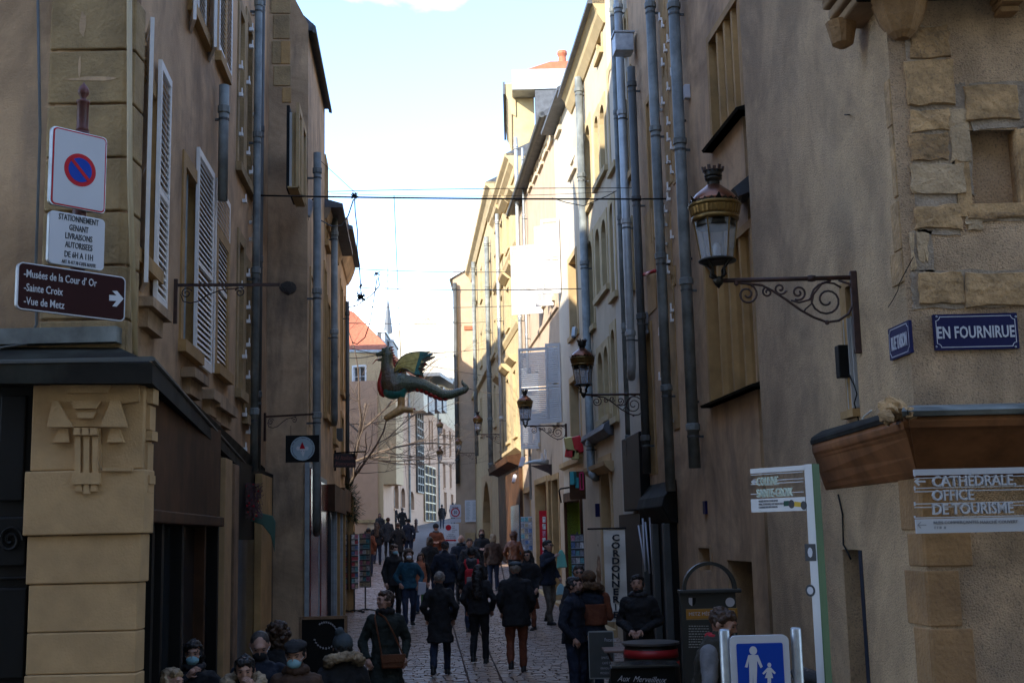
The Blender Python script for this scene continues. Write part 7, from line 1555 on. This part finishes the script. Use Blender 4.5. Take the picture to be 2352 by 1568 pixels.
put('woman with curly auburn hair in a brown leather jacket', 1180, 1221, 1.68, face=170, coat='leather', leg='black', hem=.92, hair='red', style='curly', arms=POCK)
put('woman in a long black coat carrying two paper cups', 1106, 1215, 1.70, face=5, coat='black', leg='black', hem=.35, hair='red', style='bob', mask='black', arms=FRONT)
bp_ = put('walker with a bright red rucksack and a grey hood', 1083, 1258, 1.72, face=180, coat='black', leg='ddenim', hem=.82, hair='dark', style='short', hat=('cap', 'black'), collar='grey')
put('broad man in a navy jacket and cap walking away', 1022, 1243, 1.76, face=165, coat='navy', leg='ddenim', hem=.80, hair='salt', style='crop', hat=('cap', 'navy'), build_=1.15, step=.3)
put('bald man in a dark coat walking away', 1059, 1228, 1.76, face=190, coat='navy', leg='black', hem=.75, style='bald', build_=1.1, collar='black')
put('man in a rust-brown jacket, black cap and jeans looking at his phone', 1001, 1203, 1.76, face=5, coat='rust', leg='denim', hem=.85, hair='dark', style='crop', hat=('beanie', 'black'), collar='grey', arms=FRONT, head=(25, 0), step=.15)
tw = put('woman in a quilted teal jacket and white face mask, hair tied up', 938, 1262, 1.66, face=14, coat='teal', leg='ddenim', hem=.86, hair='brown', style='curly', mask='white', collar='brown', arms=[((-.30, .02, 1.14), (-.22, -.14, .98)), ((.31, -.02, 1.13), (.20, -.20, .94))], step=.25)
put('girl with long brown hair and an orange top beside the teal jacket', 966, 1269, 1.44, face=-8, coat='orange', leg='denim', hem=.80, hair='brown', style='long', head=(18, 0), sleeves='black')
put('man in a black jacket and pale blue mask glancing down the street', 904, 1249, 1.74, face=38, coat='black', leg='black', hem=.8, hair='brown', style='short', mask='blue', head=(15, 0))
put('woman in black with long brown hair and jeans, by the postcard stand', 866, 1199, 1.68, face=176, coat='black', leg='ddenim', hem=.80, hair='brown', style='long', step=.15, arms=POCK)
put('woman in a black coat with a pale strap across her back', 914, 1200, 1.70, face=184, coat='black', leg='black', hem=.60, hair='brown', style='short', arms=POCK)
put('dark-clad walker between the two women in black', 891, 1188, 1.74, face=180, coat='char', leg='black', hem=.7, hair='red', style='short')
for (px, py, h, l) in ((880, 1163, 1.66, 'left one of the three dark figures climbing to the square'), (905, 1161, 1.78, 'middle one of the three dark figures climbing to the square'), (924, 1166, 1.78, 'right one of the three dark figures climbing to the square')):
    put(l, px, py, h, face=180, coat='black', leg='black', hem=.6, hair='red' if px < 890 else 'salt', style='short')
put('distant figure in black far up the street, carrying a bag', 1015, 1158, 1.76, face=180, coat='black', leg='ddenim', hem=.7, hair='dark', style='short')
put('distant figure half hidden behind the speed limit sign', 1040, 1154, 1.76, face=180, coat='black', leg='black', hem=.7, hair='dark', style='short')
put('person in a dark jacket half hidden by the orange pier', 797, 1211, 1.74, face=90, coat='navy', leg='khaki', hem=.8, hair='red', style='short')
put('grey-haired man in glasses behind the parka hood', 1329, 1297, 1.76, face=0, coat='char', leg='black', hair='salt', style='short', glasses=True)
put('bearded man in a navy jacket talking to the parka wearer', 1316, 1324, 1.74, face=62, coat='navy', leg='ddenim', hem=.86, hair='dark', style='short', beard=True, near=True, arms=POCK)
put('person in a navy and rust parka with a furry hood, seen from behind', 1352, 1312, 1.78, face=182, coat='navy', leg='ddenim', hem=.74, hair='brown', style='short', near=True, hood='furd', build_=1.18, arms=FRONT, coat2=('rust', 1.02, 1.30), sleeves='rust', hat=('beanie', 'furd'))
put('bearded man in a black coat holding a small card by the barrel', 1464, 1319, 1.78, face=-14, coat='black', leg='black', hem=.70, hair='dark', style='short', beard=True, near=True, arms=[((-.26, .04, 1.14), (-.07, -.24, 1.03)), ((.26, .04, 1.14), (.07, -.24, 1.03))], build_=1.0, collar='char')
put('man in a tan coat partly behind the shoe repair banner', 1384, 1243, 1.76, face=80, coat='tan', leg='khaki', hem=.62, hair='brown', style='short', head=(8, 0))
person('stooping man in a quilted vest over a grey hoodie, behind the steel post', onY(1618, 1560, 11.0).x, 11.0, 1.90, face=62, coat='vest', leg='ddenim', hem=.9, hair='brown', style='short', near=True, lean=13, head=(16, 0), sleeves='grey', vest=True, collar='red', beard=True, arms=[((-.30, -.10, 1.12), (-.16, -.34, 1.02)), ((.30, -.10, 1.10), (.16, -.36, 1.0))])
put('man in a black flat cap, only his head above the bottom edge', 1846, 1537, 1.72, face=40, coat='black', leg='black', hair='salt', style='crop', near=True, hat=('flat', 'black'), head=(15, 0))
put('ginger-haired person, barely in view beside the flat cap', 1782, 1562, 1.70, face=30, coat='char', leg='black', hair='red', style='short', near=True)

for (px, py, h, cl, hr, st, l) in ((872, 1178, 1.68, 'char', 'brown', 'bob', 'brown-haired walker just left of the three dark figures'), (938, 1190, 1.74, 'navy', 'dark', 'short', 'walker in navy right of the strap-backed woman'), (1132, 1226, 1.62, 'brown', 'blond', 'bob', 'fair-haired woman in brown behind the leather jacket'), (1078, 1236, 1.7, 'char', 'brown', 'short', 'walker in charcoal between the bald man and the cup carrier'), (846, 1212, 1.66, 'rust', 'dark', 'short', 'walker in rust brown near the turning postcards'), (987, 1232, 1.70, 'black', 'brown', 'bob', 'woman in black just ahead of the broad navy jacket')):
    put(l, px, py, h, face=random.choice([176, 184, 190, 5]), coat=cl, leg='ddenim', hem=.8, hair=hr, style=st)
# ================================================================ BAGS AND THINGS HELD
def near_(t, loc): return t.matrix_world @ Vector(loc)
def held(name, label, cat, t, loc, geo, m, rz=0, bevel=.01, cols=None):
    M = t.matrix_world @ Matrix.Translation(loc) @ Matrix.Rotation(R(rz), 4, 'Z'); o = build(name, geo, m, None, M, bevel=bevel); return tag(o, label, cat)
bpy.context.view_layer.update()
t = thing('shoulder_bag', 'brown leather shoulder bag with a long strap on the dark green coat', 'bag', wc.matrix_world @ Matrix.Translation((.06, -.20, .93)))
mb = MB(); mb.prism([(-.13, -.10), (.13, -.10), (.15, .06), (-.15, .06)], -.04, .03, 'y'); build('pouch', mb, CLO['leather'], t, bevel=.02); mb = MB(); mb.prism([(-.155, .07), (.155, .07), (.14, -.03), (-.14, -.03)], -.055, -.041, 'y'); build('flap', mb, CLO['leather'], t, bevel=.005)
mb = MB(); mb.tube([(-.13, .0, .05), (-.17, .03, .30), (-.20, .10, .50), (-.17, .2, .56)], .010, 5); mb.tube([(.13, .0, .05), (.02, .0, .30), (-.08, .05, .50), (-.15, .13, .55)], .010, 5); build('strap', mb, CLO['leather'], t)
held('paper_bag', 'white and kraft paper bag in the hand of the teal jacket', 'bag', tw, (.24, -.24, .84), MB().prism([(-.09, -.14), (.08, -.12), (.10, .12), (-.07, .14)], -.05, .05, 'y'), 'plate')
held('shopping_bag', 'bright green shopping bag carried low beside the white-haired woman', 'bag', tw, (.36, -.22, .62), MB().prism([(-.13, -.16), (.13, -.16), (.12, .14), (-.12, .14)], -.05, .05, 'y'), mat('bag_green', (.04, .16, .02), .6))
t = thing('rucksack', 'bright red rucksack on the back of the walker with the grey hood', 'rucksack', bp_.matrix_world @ Matrix.Translation((0, .20, 1.18)))
mb = MB(); mb.box(-.14, .14, -.05, .09, -.24, .12); build('bag_body', mb, CLO['red'], t, bevel=.05); mb = MB(); mb.box(-.10, .10, .09, .13, -.20, -.04); build('pocket', mb, mat('rucksack_grey', (.20, .19, .19), .7), t, bevel=.02)
for s_ in (-1, 1): mb = MB(); mb.tube([(s_*.08, .03, .10), (s_*.14, -.02, .24), (s_*.13, -.12, .30)], .022, 6); build('strap', mb, CLO['red'], t)
